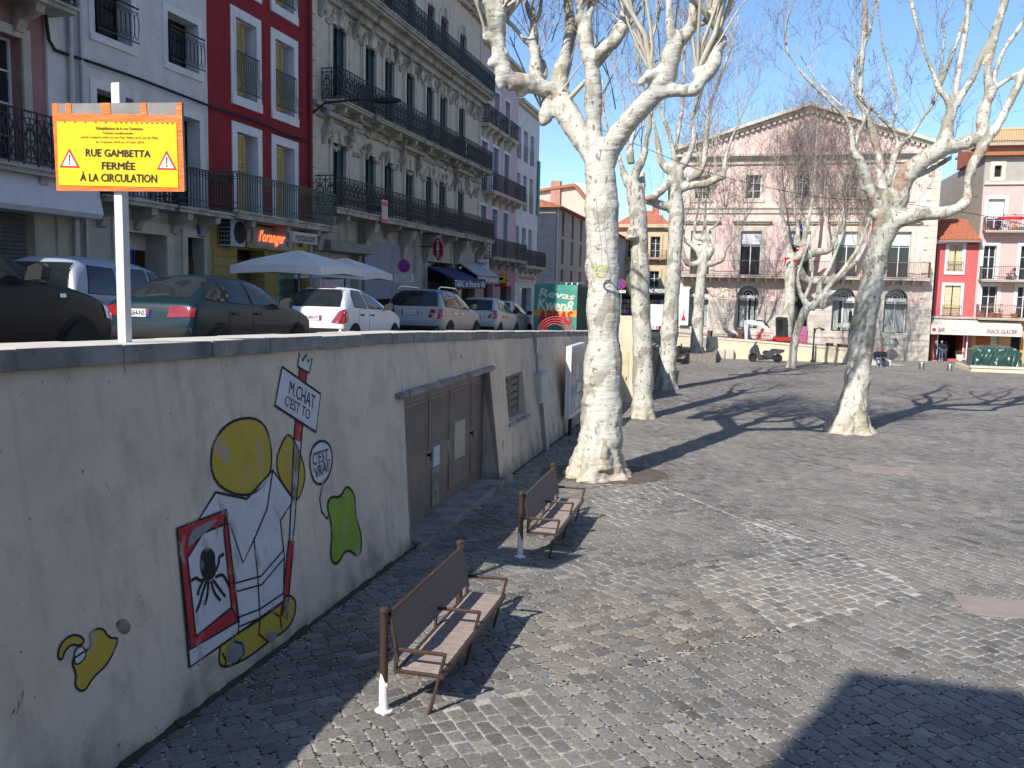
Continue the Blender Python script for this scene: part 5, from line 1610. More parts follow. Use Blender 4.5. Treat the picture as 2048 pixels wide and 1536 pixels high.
# ---- grey white house behind the sign
u1 = onv(421, 560, VF)[0]
F = Fac('grey_white_house', 'plain grey white house behind the yellow road sign, with deep window reveals', 'house', 'v', VF, u0, zst((u0 + u1) / 2) + .1)
W = u1 - u0
cols = [(F.x(188, 60), F.x(262, 60)), (F.x(335, 120), F.x(396, 120))]
zA0, zA1 = F.z(396, 149), F.z(335, 22); zB1 = F.z(188, 175); zfl = F.z(375, 421)
st = zA0 - zfl - .55
hgt = zA1 - zA0
for x0, x1 in cols:
    for k in range(2):
        z0 = zA0 + k * (zA0 - zfl - .4)
        F.window(x0, x1, z0, z0 + hgt, .42, M_DARK, 2, 3)
        F.surround(x0, x1, z0, z0 + hgt, .17, M_WTRIM, .03)
        F.balcony(x0 - .1, x1 + .05, z0 + .02, .2, .85, 'oval', M_IRON, None, sides=False)
    F.window(x0, x1, zfl + .02, zB1, .42, M_DARK, 2, 4)
    F.surround(x0, x1, zfl + .02, zB1, .2, M_WTRIM, .03, bottom=False)
    F.balcony(x0 - .6, x1 + .55, zfl, .7, 1.0, 'panel', M_IRON, C_STONED, brackets=2)
zg = F.z(300, 405) - .35
zd = F.z(240, 462)
F.window(F.x(262, 500), F.x(309, 500), 0, F.z(280, 498), .62, M_BLUE, 1, 1, mat('pale_door_glass', (.16, .18, .2), rough=.2))
F.holes[-1] = (F.x(240, 500), F.x(331, 480), 0, zd, .62, False)
MB().box(F.x(240, 500), F.x(331, 480), .58, .61, F.z(280, 498), zd).build('door_panel', C_WHITEB, F.t)
F.holes.append((F.x(373, 510), F.x(406, 510), 0, F.z(373, 474), .35, False))
d = MB().box(F.x(373, 510), F.x(406, 510), .3, .345, 0, F.z(373, 474) - .55).build('door', M_WOODD, F.t)
b = MB(); xa, xc = F.x(373, 510), F.x(406, 510)
for z in (.25, 1.15):
    b.box(xa + .12, xc - .12, .28, .3, z, z + .75)
b.build('door_moulding', M_WOODD, d)
MB().quad((xa, .33, F.z(373, 474) - .5), (xc, .33, F.z(373, 474) - .5), (xc, .33, F.z(373, 474)), (xa, .33, F.z(373, 474))).build('fanlight', M_GLASS, F.t)
F.wall(0, W, zg, zA0 + 2.2 * (zA0 - zfl), C_WHITEB, reveal=.42); F.wall(0, W, -.6, zg, C_BEIGE, name='ground_floor_wall', y0=.0)
F.surround(F.x(240, 500), F.x(331, 480), 0, zd, .28, C_STONE, .05, bottom=False); F.surround(xa, xc, 0, F.z(373, 474), .22, C_STONE, .05, bottom=False)
x_, z_ = F.p(397, 460)
pl = MB().box(x_ - .12, x_ + .12, -.075, -.05, z_ - .12, z_ + .12).build('number_plate', M_BLUE, F.t)
b = MB(); text_quad(b, '8', [(x_ - .05, z_ + .09), (x_ + .05, z_ + .09), (x_ + .05, z_ - .09), (x_ - .05, z_ - .09)], lambda x, y: (x, -.078, y), 0); b.build('lettering', M_TEXTW, pl)
MB().tube([(.25, -.1, -.3), (.25, -.1, zA0 + 7)], .05, 8).build('downpipe', M_GALV, F.t)

# ---- deep red house
u2 = onv(622, 560, VF)[0]
F = Fac('deep_red_house', 'deep red house with white framed windows and ochre shutters', 'house', 'v', VF, u1, zst((u1 + u2) / 2) + .1)
W = u2 - u1
cols = [(F.x(471, 100), F.x(512, 100)), (F.x(550, 150), F.x(587, 150))]
zB1 = F.z(471, 33); zB0 = F.z(516, 208); zfl = F.z(437, 424)
zC1 = F.z(471, 262)
stg = zB1 - zC1
for x0, x1 in cols:
    for k in range(3):
        z1 = zC1 + stg * k; z0 = zfl + .03 if k == 0 else zB0 + stg * (k - 1)
        F.window(x0, x1, z0, z1, .55, None, 1, 1, M_DARK)
        F.surround(x0, x1, z0, z1, .26, M_WTRIM, .03, bottom=(k > 0))
        w = (x1 - x0)
        F.shutter(x0 + .01, x0 + w * .40, z0 + .05, z1 - .05, C_SHUTY, .05); F.shutter(x0 + w * .5, x0 + w * .58, z0 + .05, z1 - .05, C_SHUTY, .12)
        if k: F.balcony(x0 - .03, x1 + .03, z0 + .1, .1, 1.12, 'belly', M_IRONG, None, sides=False)
F.wall(0, W, zfl - .15, zC1 + 3.3 * stg, C_REDB, reveal=.55, rmat=M_WTRIM)
F.balcony(.1, W + .25, zfl, .85, 1.05, 'panel', M_IRONG, C_STONED, t=.2, brackets=3)
xd0, xd1 = F.x(475, 560), F.x(530, 560)
zt = F.z(500, 500)
F.holes += [(xd0, xd1, 0, zt, .5, False), (xd1 + .75, W - .3, .9, zt, .25, False)]
F.wall(0, W, -.6, zfl - .15, M_YEL, name='shopfront', y0=.0)
MB().quad((xd0, .5, 0), (xd1, .5, 0), (xd1, .5, zt), (xd0, .5, zt)).build('doorway', M_DARK, F.t)
d = MB().box(xd0 + .5, xd1 - .15, .42, .47, .05, zt - .3).build('door', M_WOODD, F.t)
MB().box(xd1 + .75, W - .3, .2, .25, .9, zt).build('window', M_GLASS, F.t)
b = MB()
for k in range(9):
    z = .1 + k * .28
    b.box(.12, xd0 - .12, -.03, .0, z, z + .24)
b.build('yellow_boarding', M_YEL, F.t)
MB().tube([(W - .14, -.1, -.3), (W - .14, -.1, zC1 + 3 * stg)], .055, 8).build('downpipe', mat('maroon_pipe', (.2, .03, .035), rough=.6), F.t)
RED_F = F

# ---- the long limestone house
u3 = onv(957, 560, VF)[0]
F = Fac('limestone_house', 'long carved limestone house with dark shutters and three tiers of black balconies', 'house', 'v', VF, u2, zst((u2 + u3) / 2) + .1)
W = u3 - u2
cpx = [(663, 690, 200), (728, 750, 250), (767, 786, 250), (810, 827, 280), (850, 865, 300), (877, 892, 300), (915, 928, 300)]
cols = [(F.x(a, y), F.x(c, y)) for a, c, y in cpx]
f2 = F.z(700, 428); f3 = F.z(718, 234); f4 = F.z(955, 186)
t3_ = F.z(664, 46); t2_ = F.z(664, 284); t4_ = F.z(885, 34)
ztop = F.z(955, 42)
for i, (x0, x1) in enumerate(cols):
    for (z0, z1) in ((f2 + .02, t2_), (f3 + .02, t3_), (f4 + .02, t4_)):
        F.window(x0, x1, z0, z1, .4, None, 1, 1, M_DARK)
        F.shutter(x0, x0 + (x1 - x0) * .47, z0 + .02, z1 - .05, C_SHUT, .16); F.shutter(x0 + (x1 - x0) * .53, x1, z0 + .02, z1 - .05, C_SHUT, .09)
        b = MB(); w = .2
        b.box(x0 - w, x0, -.06, .02, z0, z1 + .12); b.box(x1, x1 + w, -.06, .02, z0, z1 + .12); b.prism([(x0, z1), (x1, z1), (x1, z1 + .3), ((x0 + x1) / 2, z1 + .42), (x0, z1 + .3)], 'y', -.07, .02)
        b.box((x0 + x1) / 2 - .12, (x0 + x1) / 2 + .12, -.16, -.07, z1 - .02, z1 + .42)
        b.build('window_surround', C_STONE, F.t)
zg = f2 - .2
F.wall(0, W, zg, ztop, C_STONE, reveal=.4)
profile_band(F, 0, W, [(ztop, ztop + .2, .25), (ztop + .2, ztop + .42, .5), (ztop + .42, ztop + 1.1, .1), (ztop + 1.1, ztop + 1.25, .2)], C_STONED)
profile_band(F, 0, W, [(f4 - .75, f4 - .5, .18), (f4 - .5, f4 - .25, .4), (f4 - .25, f4 - .02, .7)], C_STONED, 'cornice')
profile_band(F, 0, W, [(f3 - .6, f3 - .45, .12), (f3 - .30, f3 - .14, .25)], C_STONED, 'string_course')
F.balcony(.9, W - .05, f4, .8, 1.05, 'scroll', M_IRON, C_STONED)
xa = cols[0][0] - .75; xb = cols[0][1] + .75
F.balcony(xa, xb, f3, .75, 1.05, 'scroll', M_IRON, C_STONED, brackets=2); F.balcony(xb + .35, cols[5][1] + .9, f3, .75, 1.05, 'scroll', M_IRON, C_STONED, brackets=6); F.balcony(cols[6][0] - .6, W - .1, f3, .75, 1.05, 'scroll', M_IRON, C_STONED, brackets=2)
F.balcony(.25, W + .1, f2, .85, 1.05, 'scroll', M_IRON, C_STONED, brackets=8, t=.2)
rg = random.Random(8)
for i in (0, 3, 6):      # pediments over the first floor windows
    b = MB()
    xc = (cols[i][0] + cols[i][1]) / 2; z = t2_ + .75
    for (w, t, h, dz) in ((1.35, .34, .16, 0),):
        b.box(xc - w, xc + w, -t, .02, z, z + h)
    for sgn in (-1, 1):
        b.prism([(xc + sgn * 1.35, z + .16), (xc + sgn * 1.35, z + .34), (xc, z + .98), (xc, z + .74)], 'y', -.36, .02)
    b.prism([(xc - .9, z + .17), (xc + .9, z + .17), (xc, z + .72)], 'y', -.1, .02)
    b.ell((xc, -.12, z + .36), .2, .08, .18)
    for sgn in (-1, 1): b.box(xc + sgn * .95 - .12, xc + sgn * .95 + .12, -.22, .02, z - .5, z)
    b.build('pediment', C_STONED, F.t)
# carved garlands and consoles of the two friezes
for zf, cnt in ((f4 - .9, 15), (f3 - .95, 11)):
    b = MB()
    for k in range(cnt):
        x = W * (k + .5) / cnt
        b.prism([(-.02, zf), (-.24, zf + .1), (-.29, zf - .05), (-.15, zf - .3), (-.08, zf - .5), (-.02, zf - .52)], 'x', x - .08, x + .08)
        if k < cnt - 1:
            for j in range(7):
                a = j / 6; xx = x + .25 + a * (W / cnt - .5)
                zz = zf - .1 - .42 * math.sin(math.pi * a) + rg.uniform(-.05, .05)
                b.ell((xx, -.04, zz), .1, .09, .09, 7, 5)
    b.build('carved_frieze', C_STONED, F.t)
for x in (.12, W - .3):
    b = MB()
    for k in range(int((ztop - zg) / .5)):
        b.box(x - .1, x + .2, -.05, .02, zg + k * .5 + .02, zg + k * .5 + .48)
    b.build('quoins', C_STONE, F.t)
# shallow panels between the windows
for (z0, z1) in ((f2 + 1.2, t2_), (f3 + 1.2, t3_)):
    for i in range(6):
        x0, x1 = cols[i][1] + .32, cols[i + 1][0] - .32
        if x1 - x0 > .3:
            b = MB()
            for q in ((x0, x0 + .05, z0, z1), (x1 - .05, x1, z0, z1), (x0, x1, z0, z0 + .05), (x0, x1, z1 - .05, z1)): b.box(q[0], q[1], -.03, .02, q[2], q[3])
            b.build('wall_panel', C_STONE, F.t)
# ground floor: shops between stone piers
def gx(px): return F.x(px, 580)
zh = zg - .75
shop = [(gx(640), gx(718)), (gx(752), gx(796)), (gx(855), gx(905)), (gx(918), gx(950))]
for a, c in shop: F.holes.append((a, c, 0, zh - .5, .5, False))
F.wall(0, W, -.7, zg, C_STONED, name='ground_floor_wall', reveal=.5)
MB().box(shop[0][0], shop[0][1], .35, .42, 0, zh - .5).build('shop_shutter', mat('white_shop_panels', (.56, .56, .55), (.48, .48, .47), rough=.6), F.t)
MB().box(shop[1][0] + .4, shop[1][1], .3, .36, 0, zh - 1.6).build('shop_door', M_DARK, F.t)
b = MB(); b.box(gx(724), gx(797), -.12, -.02, 1.5, zh + .05); b.box(gx(724), gx(748), -.12, -.02, -.3, 1.5); b.build('blue_grey_panel', mat('blue_grey_paint', (.25, .27, .33), (.21, .23, .28), rough=.6, dirt=(.16, .16, .18)), F.t)
for a, c in shop[2:]: MB().box(a, c, .4, .46, 0, zh - .5).build('shop_window', M_GLASS, F.t)
b = MB(); b.prism([(-.02, zh - .1), (-.45, zh - .15), (-.5, zh - .5), (-.02, zh - .55)], 'x', gx(637), gx(722)); b.build('shop_canopy', mat('drab_canopy', (.27, .25, .21), (.2, .19, .16), rough=.8), F.t)
for px in (632, 722, 800, 848, 910, 952):
    b = MB(); x = gx(px); b.prism([(-.02, zg - .05), (-.7, zg - .1), (-.62, zg - .4), (-.3, zg - .75), (-.2, zg - 1.25), (-.02, zg - 1.3)], 'x', x - .2, x + .2)
    b.build('console', C_STONED, F.t)
LIME_F = F

# ---- lilac house
u4 = onv(1030, 560, VF)[0]
F = Fac('lilac_house', 'narrow lilac house with three black iron balcony tiers and blue shutters', 'house', 'v', VF, u3, zst((u3 + u4) / 2) + .1)
W = u4 - u3
cols = [(F.x(962.5, 300), F.x(975, 300)), (F.x(985.5, 310), F.x(997, 310)), (F.x(1008, 320), F.x(1018, 320))]
f2 = F.z(958, 513); f3 = F.z(957, 378); f4 = F.z(962, 247)
ztop = F.z(1030, 147)
for x0, x1 in cols:
    for k, (z0, z1) in enumerate(((f2 + .02, F.z(962, 410)), (f3 + .02, F.z(962, 279)), (f4 + .02, F.z(963, 161)))):
        F.window(x0, x1, z0, z1, .35, M_WHITE, 2, 4); F.surround(x0, x1, z0, z1, .17, M_WTRIM, .03, bottom=False)
        if k < 2: F.shutter(x0 + .02, x0 + (x1 - x0) * .45, z0, z1 - .04, C_SHUTB, .1); F.shutter(x0 + (x1 - x0) * .55, x1 - .02, z0, z1 - .04, C_SHUTB, .14)
    F.balcony(x0 - .35, x1 + .35, f4, .5, 1.0, 'panel', M_IRON, C_STONE, brackets=2)
F.wall(0, W, f2 - .3, ztop, C_LILAC); F.balcony(.4, W - .35, f3, .7, 1.0, 'panel', M_IRON, C_STONE, brackets=5); F.balcony(.1, W + .1, f2, .75, 1.05, 'panel', M_IRON, C_STONED, brackets=5)
F.holes += [(F.x(967, 600), F.x(985, 600), 0, F.z(967, 565), .4, False), (F.x(1000, 600), F.x(1022, 600), 0, F.z(1000, 572), .4, False)]
F.wall(0, W, -.7, f2 - .3, plaster('pink_shopfront', (.48, .30, .30)), name='shopfront')
for h in F.holes[-2:]: MB().box(h[0], h[1], .35, .39, 0, h[3]).build('shop_window', M_DARK, F.t)
profile_band(F, -.02, W, [(ztop, ztop + .15, .2), (ztop + .15, ztop + .35, .4)], C_STONE)

# ---- white narrow house
u5 = onv(1072, 560, VF)[0]
F = Fac('white_narrow_house', 'narrow bluish white house at the street corner with green netting on its edge', 'house', 'v', VF, u4, zst((u4 + u5) / 2) + .1)
W = u5 - u4
cols = [(F.x(1034, 300), F.x(1042, 300)), (F.x(1047.5, 310), F.x(1055.5, 310)), (F.x(1060.5, 320), F.x(1067.5, 320))]
f2 = F.z(1031, 531); ztop = F.z(1031, 203)
for x0, x1 in cols:
    for k, (z0, z1) in enumerate(((f2 + .02, F.z(1034, 452)), (F.z(1034, 417), F.z(1034, 343)), (F.z(1034, 314), F.z(1034, 249)))):
        F.window(x0, x1, z0, z1, .35, M_WHITE, 2, 4)
        if k: MB().box(x0, x1, -.03, .0, z0, z0 + (z1 - z0) * .5).build('window_guard', mat('grey_guard', (.10, .11, .12), rough=.6), F.t)
        else: F.shutter(x0 + .02, x0 + (x1 - x0) * .4, z0, z1, C_SHUTB, .1)
F.wall(0, W, f2 - .3, ztop, C_WHITE2); F.balcony(.2, W + .05, f2, .7, 1.05, 'panel', M_IRON, C_STONE, brackets=4)
F.holes += [(F.x(1040, 610), F.x(1062, 610), 0, F.z(1040, 576), .4, False)]
F.wall(0, W, -.7, f2 - .3, C_WHITE2, name='shopfront')
h = F.holes[-1]; MB().box(h[0], h[1], .35, .39, 0, h[3]).build('shop_window', M_GLASS, F.t)
profile_band(F, 0, W, [(ztop, ztop + .2, .2), (ztop + .2, ztop + .4, .35)], C_STONE)
q0, q1 = F.z(1069, 430), F.z(1069, 318)
MB().box(W - .5, W + .04, -.12, -.06, q0, q1).build('netting', mat('green_netting', (.05, .28, .22), (.08, .36, .28), rough=.8, scale=4), F.t)
x0, z0 = F.p(1030, 560); x1, z1 = F.p(1063, 545)
sg_ = MB().box(.15, W - .3, -.1, .0, F.z(1031, 562), F.z(1031, 546)).build('shop_sign', mat('cream_sign', (.55, .50, .42), rough=.6), F.t)
b = MB(); text_quad(b, 'Montebello', [(.5, 1), (W - .8, 1), (W - .8, 0), (.5, 0)], lambda x, y: (x, -.105, F.z(1031, 562) + .1 + (F.z(1031, 546) - F.z(1031, 562) - .2) * y), 0, .02); b.build('lettering', mat('dark_red_lettering', (.28, .03, .05), rough=.6), sg_)

# ---- next block beyond the side street
UK = 68.0
va, za = onu(1070, 415, UK); vb, _ = onu(1112, 415, UK)
F = Fac('grey_corner_house', 'grey rendered house with tiled roof across the side street, behind the big tree', 'house', 'v', vb, UK, .2)
ztop = za - .2
for k, zc in enumerate((.34, .58, .80)):
    for j in range(9):
        x = 2.5 + j * 4.2
        F.window(x, x + 1.1, ztop * zc, ztop * zc + 2.0, .25, None, 1, 1, M_DARK)
F.wall(0, 45, -1, ztop, plaster('grey_render', (.40, .38, .36), .8), depth=12)
b = MB(); b.hexa([(-.4, -.5, ztop), (45, -.5, ztop), (45, 12.4, ztop), (-.4, 12.4, ztop)], [(-.4, -.5, ztop + .12), (45, -.5, ztop + .12), (45, 6, ztop + 2.0), (-.4, 6, ztop + 2.0)]); b.build('roof', M_TILE, F.t)
MB().tube([(.2, -.1, 0), (.2, -.1, ztop)], .07, 6).build('downpipe', M_GALV, F.t)
F.balcony(2.2, 6.2, ztop * .34 - .1, .7, 1.0, 'bars', M_IRON, C_STONED)
UB = 92.0
va, z1 = onu(1066, 372, UB); vb2, z2 = onu(1180, 398, UB)
F = Fac('cream_gable_house', 'sunlit cream and salmon house with chimney rising behind the grey corner house', 'house', 'u', UB, va + 1, .2)
Wd = va + 1 - vb2 + 1.5
b = MB(); b.prism([(0, -1), (Wd, -1), (Wd, z2 - 2.4), (5.5, z1 - .2), (0, z1 - 1.0)], 'y', 0, 10); b.build('wall', plaster('salmon_render', (.62, .51, .42), .9), F.t)
b = MB(); b.hexa([(-.3, -.4, z1 - 1.1), (5.5, -.4, z1 - .3), (5.5, 10, z1 - .3), (-.3, 10, z1 - 1.1)], [(-.3, -.4, z1 - .9), (5.5, -.4, z1), (5.5, 10, z1), (-.3, 10, z1 - .9)])
b.hexa([(5.5, -.4, z1 - .3), (Wd, -.4, z2 - 2.5), (Wd, 10, z2 - 2.5), (5.5, 10, z1 - .3)], [(5.5, -.4, z1), (Wd, -.4, z2 - 2.2), (Wd, 10, z2 - 2.2), (5.5, 10, z1)]); b.build('roof', M_TILE, F.t)
MB().box(3.0, 4.0, -.3, .5, z1 - 3, z1 + .3).build('chimney', plaster('terracotta_stack', (.46, .27, .2)), F.t)
MB().box(5.0, Wd, 2, 9, z1 - 3, z1 + .3).build('upper_wall', plaster('cream_gable', (.66, .60, .50), .92), F.t)

# ---- ornate ochre house closing the street
UE = 112.0
va, zt = onu(1236, 452, UE); vb, _ = onu(1337, 452, UE)
F = Fac('ochre_corner_house', 'ornate sunlit ochre house with a tiled roof closing the street between the tree trunks', 'house', 'u', UE, va, .2)
W = va - vb
cols = [F.x(1262), F.x(1308), F.x(1285) - .3]
C_OCH = plaster('ochre_stone', (.58, .47, .30), .85, dirt=(.35, .27, .17)); ztop = zt - .2
for zc, zh_ in ((F.z(1300, 515), 2.6), (F.z(1300, 582) - .3, 2.8), (F.z(1300, 640), 2.6)):
    for x in cols[:2]:
        F.window(x - .6, x + .6, zc, zc + zh_, .3, M_WHITE, 2, 3); F.surround(x - .6, x + .6, zc, zc + zh_, .3, C_OCH, .12)
    for x in cols[:2]:
        F.balcony(x - 1.4, x + 1.4, zc - .1, .8, 1.0, 'bars', M_IRONR, C_OCH, brackets=2)
F.wall(0, W, -1, ztop, C_OCH, depth=14)
profile_band(F, -.2, W + .2, [(ztop - .5, ztop - .2, .2), (ztop - .2, ztop + .2, .6)], C_OCH)
b = MB(); b.hexa([(-.4, -.4, ztop + .2), (W + .4, -.4, ztop + .2), (W + .4, 14, ztop + .2), (-.4, 14, ztop + .2)], [(2, 3.5, ztop + 2.2), (W - 2, 3.5, ztop + 2.2), (W - 2, 10, ztop + 2.2), (2, 10, ztop + 2.2)]); b.build('roof', M_TILE, F.t)
b = MB(); b.box(1.5, 2.3, 3, 3.8, ztop + 1, ztop + 3.2); b.build('chimney', M_TILE, F.t)
b = MB(); b.box(W - 2.4, W - 1.6, 3, 3.8, ztop + 1, ztop + 3); b.build('chimney', M_TILE, F.t)
# ------------------------------------------------------------------ town hall
UT = 73.0
C_PINK = plaster('salmon_pink_plaster', (.77, .57, .52), .94, dirt=(.62, .46, .41), dlo=.6, dhi=.9); C_TRIM = plaster('cream_stone_trim', (.62, .56, .47), .9, dirt=(.42, .38, .32), dlo=.6, dhi=.9)


def ashlar(name, c):
    m = bpy.data.materials.new(name); m.use_nodes = True
    t = m.node_tree; N = t.nodes; L = t.links; b = N['Principled BSDF']; b.inputs['Roughness'].default_value = .9
    tc = N.new('ShaderNodeTexCoord'); mp = N.new('ShaderNodeMapping'); mp.inputs['Rotation'].default_value = (R(90), 0, 0)
    L.new(tc.outputs['Object'], mp.inputs[0])
    br = N.new('ShaderNodeTexBrick'); br.inputs['Scale'].default_value = 1.0
    br.inputs['Brick Width'].default_value = .95; br.inputs['Row Height'].default_value = .42; br.inputs['Mortar Size'].default_value = .012
    br.inputs['Color1'].default_value = (*c, 1); br.inputs['Color2'].default_value = (*[k * .82 for k in c], 1); br.inputs['Mortar'].default_value = (*[k * .5 for k in c], 1)
    L.new(mp.outputs[0], br.inputs['Vector'])
    n = N.new('ShaderNodeTexNoise'); n.inputs['Scale'].default_value = 1.3; n.inputs['Detail'].default_value = 7; L.new(tc.outputs['Object'], n.inputs['Vector'])
    r = N.new('ShaderNodeValToRGB'); r.color_ramp.elements[0].position = .35; r.color_ramp.elements[1].position = .7
    r.color_ramp.elements[0].color = (.72, .70, .68, 1); L.new(n.outputs['Fac'], r.inputs[0])
    mx = N.new('ShaderNodeMix'); mx.data_type = 'RGBA'; mx.blend_type = 'MULTIPLY'; mx.inputs['Factor'].default_value = 1
    L.new(br.outputs[0], mx.inputs['A']); L.new(r.outputs[0], mx.inputs['B']); L.new(mx.outputs['Result'], b.inputs['Base Color'])
    return m


C_ASH = ashlar('pale_ashlar', (.68, .61, .54))
M_WBAND = mat('white_blind', (.66, .66, .67), (.60, .60, .61), rough=.7)
vl, _ = onu(1342, 545, UT); vr, _ = onu(1868, 545, UT)
F = Fac('town_hall', 'long pink town hall with arched ground floor windows, iron balcony and a broad pediment', 'town hall', 'u', UT, vl, -.1)
W = vl - vr
cx = [F.x(px, y) for px, y in ((1401, 495), (1501.5, 495), (1599, 495), (1694, 495), (1799, 495))]
zbal = (F.z(1400, 549) + F.z(1800, 556)) / 2
zs1, zs2 = F.z(1640, 424), F.z(1640, 417); zc1, zc2 = F.z(1640, 327), F.z(1620, 314)
zap = F.z(1618, 206)
w1 = (F.x(1522, 495) - F.x(1481, 495)) / 2
zt1 = F.z(1500, 462); zb1 = zbal + .02
zt2, zb2 = F.z(1507, 350), F.z(1507, 397)
zcr = F.z(1492, 572); zsi = F.z(1492, 656); hwa = (F.x(1514, 620) - F.x(1471, 620)) / 2
zsp = zcr - hwa
zash = F.z(1460, 600)
for i, x in enumerate(cx):
    F.window(x - w1, x + w1, zb1, zt1, .3, M_WHITE, 2, 3)
    F.surround(x - w1, x + w1, zb1, zt1, .34, C_TRIM, .06, bottom=False)
    MB().box(x - w1 + .02, x + w1 - .02, .2, .24, zt1 - (zt1 - zb1) * .30, zt1).build('blind', M_WBAND, F.t)
    b = MB(); b.box(x - w1 - .7, x + w1 + .7, -.32, .02, zt1 + .72, zt1 + .86); b.box(x - w1 - .55, x + w1 + .55, -.2, .02, zt1 + .58, zt1 + .72); b.build('window_hood', C_TRIM, F.t)
    xx = x + (F.x(1507, 370) - F.x(1501.5, 495)); ww = (F.x(1523, 370) - F.x(1492, 370)) / 2
    F.window(xx - ww, xx + ww, zb2, zt2, .25, M_WHITE, 2, 3, mat('bright_glass', (.05, .055, .06), rough=.1)); F.surround(xx - ww, xx + ww, zb2, zt2, .3, C_TRIM, .05)
    # ground floor: arch, fanlight and striped blind
    dark = i in (2,)
    F.holes.append((x - hwa, x + hwa, zsi if i != 2 else 0, zcr, .55, True))
    z0 = zsi if i != 2 else 0
    g = MB(); g.quad((x - hwa - .02, .55, z0), (x + hwa + .02, .55, z0), (x + hwa + .02, .55, zcr), (x - hwa - .02, .55, zcr)); w = g.build('window', M_GLASS, F.t)
    f = MB()
    if i != 2:
        f.box(x - hwa, x + hwa, .44, .54, zsp - .16, zsp + .1)
        for k in range(3):
            xk = x - hwa + .05 + (2 * hwa - .1) * k / 2; f.box(xk - .05, xk + .05, .45, .54, z0, zsp - .16)
        f.build('window_frame', M_WHITE, w)
        bl = MB(); n = 15; rg = random.Random(i)
        for k in range(n):
            if rg.random() < (.2 if i != 4 else .05): continue
            xa = x - hwa + .1 + (2 * hwa - .2) * k / n
            bl.box(xa, xa + (2 * hwa - .2) / n * .55, .50, .535, z0 + .05, zsp - .18)
        bl.build('blind', mat('pale_vertical_blind', (.50, .56, .55), (.58, .62, .6), rough=.8), w)
    else:
        f.box(x - hwa, x + hwa, .40, .54, zsp - .14, zsp + .1)
        for k in range(3):
            xk = x - hwa + .07 + (2 * hwa - .14) * k / 2; f.box(xk - .07, xk + .07, .4, .54, z0, zsp - .14)
        f.build('door', mat('dark_oak', (.05, .04, .035), rough=.6), w)
    fl = MB()
    for k in range(11):
        a = math.pi * (k + .5) / 11
        fl.bar((x + .42 * math.cos(a), .5, zsp + .12 + .42 * math.sin(a)), (x + (hwa - .06) * math.cos(a), .5, zsp + .06 + (hwa - .1) * math.sin(a)), .035)
        a2 = math.pi * k / 11
        r = hwa * .78
        fl.tube([(x + r * math.cos(a2 + math.pi / 22 + .11 * math.cos(j * math.tau / 8)), .49, zsp + .06 + (r + .16 * math.sin(j * math.tau / 8)) * math.sin(a2 + math.pi / 22 + .11 * math.cos(j * math.tau / 8))) for j in range(8)], .02, 4, closed=True)
    for r in (.22, .42): fl.tube([(x + r * math.cos(math.pi * k / 12), .5, zsp + .12 + r * math.sin(math.pi * k / 12)) for k in range(13)], .035, 5)
    fl.build('fanlight_grille', M_WHITE, w)
    # stone arch ring
    b = MB(); n = 16
    for (r0, r1, t) in ((hwa + .02, hwa + .32, .05), (hwa + .32, hwa + .42, .1)):
        for k in range(n):
            a, c = math.pi * k / n, math.pi * (k + 1) / n
            P = [(x - r * math.cos(q), zsp + r * math.sin(q)) for r, q in ((r0, a), (r1, a), (r1, c), (r0, c))]
            b.prism(P, 'y', -t, .02)
    b.build('arch_ring', C_TRIM, F.t)
F.wall(0, W, zash, zc1, C_PINK, depth=16, reveal=.3, rmat=C_TRIM); F.wall(0, W, -1.2, zash, C_ASH, depth=16, name='stone_base', y0=-.02, rmat=C_TRIM)
b = MB(); b.box(0, W, -.16, -.01, -1.2, zsi - .55); b.box(0, W, -.2, -.01, zsi - .55, zsi - .42)
b.build('plinth', C_ASH, F.t)
for x in (0.0, W - .9):
    b = MB(); k = 0; z = -1.0
    while z < zc1 - .05:
        h = min(.46, zc1 - z); l = .9 if k % 2 else .62
        b.box(x if x == 0 else W - l, x + l if x == 0 else W, -.08, .02, z + .012, z + h); z += .46; k += 1
    b.build('quoins', C_TRIM, F.t)
profile_band(F, -.05, W + .05, [(zs1 - .1, zs2, .12), (zs2, zs2 + .12, .22)], C_TRIM, 'string_course')
profile_band(F, -.2, W + .2, [(zc1, zc2 - .1, .15), (zc2 - .1, zc2 + .08, .35), (zc2 + .08, zc2 + .26, .6)], C_TRIM)
# pediment: gable wall, raking cornices, round window
zq = zc2 + .2; xa = W / 2 + .2
b = MB(); b.prism([(.1, zq), (W - .1, zq), (xa, zap - .5)], 'y', 0, 1.0); b.build('gable', C_PINK, F.t)
b = MB()
for (xe, sg_) in ((-.3, 1), (W + .3, -1)):
    b.prism([(xe, zq + .05), (xe, zq + .3), (xa, zap - .28), (xa, zap - .53)], 'y', -.32, 1.0)
    b.prism([(xe, zq + .31), (xe, zq + .55), (xa, zap), (xa, zap - .27)], 'y', -.62, 1.2)
    n = 26
    for k in range(n):
        f = (k + .5) / n; x = xe + (xa - xe) * f; z = zq + .05 + (zap - .53 - zq - .05) * f
        b.box(x - .12, x + .12, -.26, 0, z - .22, z + .06)
b.build('raking_cornice', C_TRIM, F.t)
b = MB(); b.lathe([(.72, -.06), (.72, .05)], (xa, 0, zq + (zap - zq) * .42), 20, 'y'); b.build('oculus', M_WHITE, F.t)
b = MB(); b.hexa([(-.4, .8, zq), (W + .4, .8, zq), (W + .4, 16, zq), (-.4, 16, zq)], [(xa - .1, .8, zap - .1), (xa + .1, .8, zap - .1), (xa + .1, 16, zap - .1), (xa - .1, 16, zap - .1)]); b.build('roof', M_TILE, F.t)
bo = F.balcony(.7, F.x(1855, 552), zbal, 1.0, 1.15, 'bars', M_IRONR, C_TRIM, t=.2)
n = 26
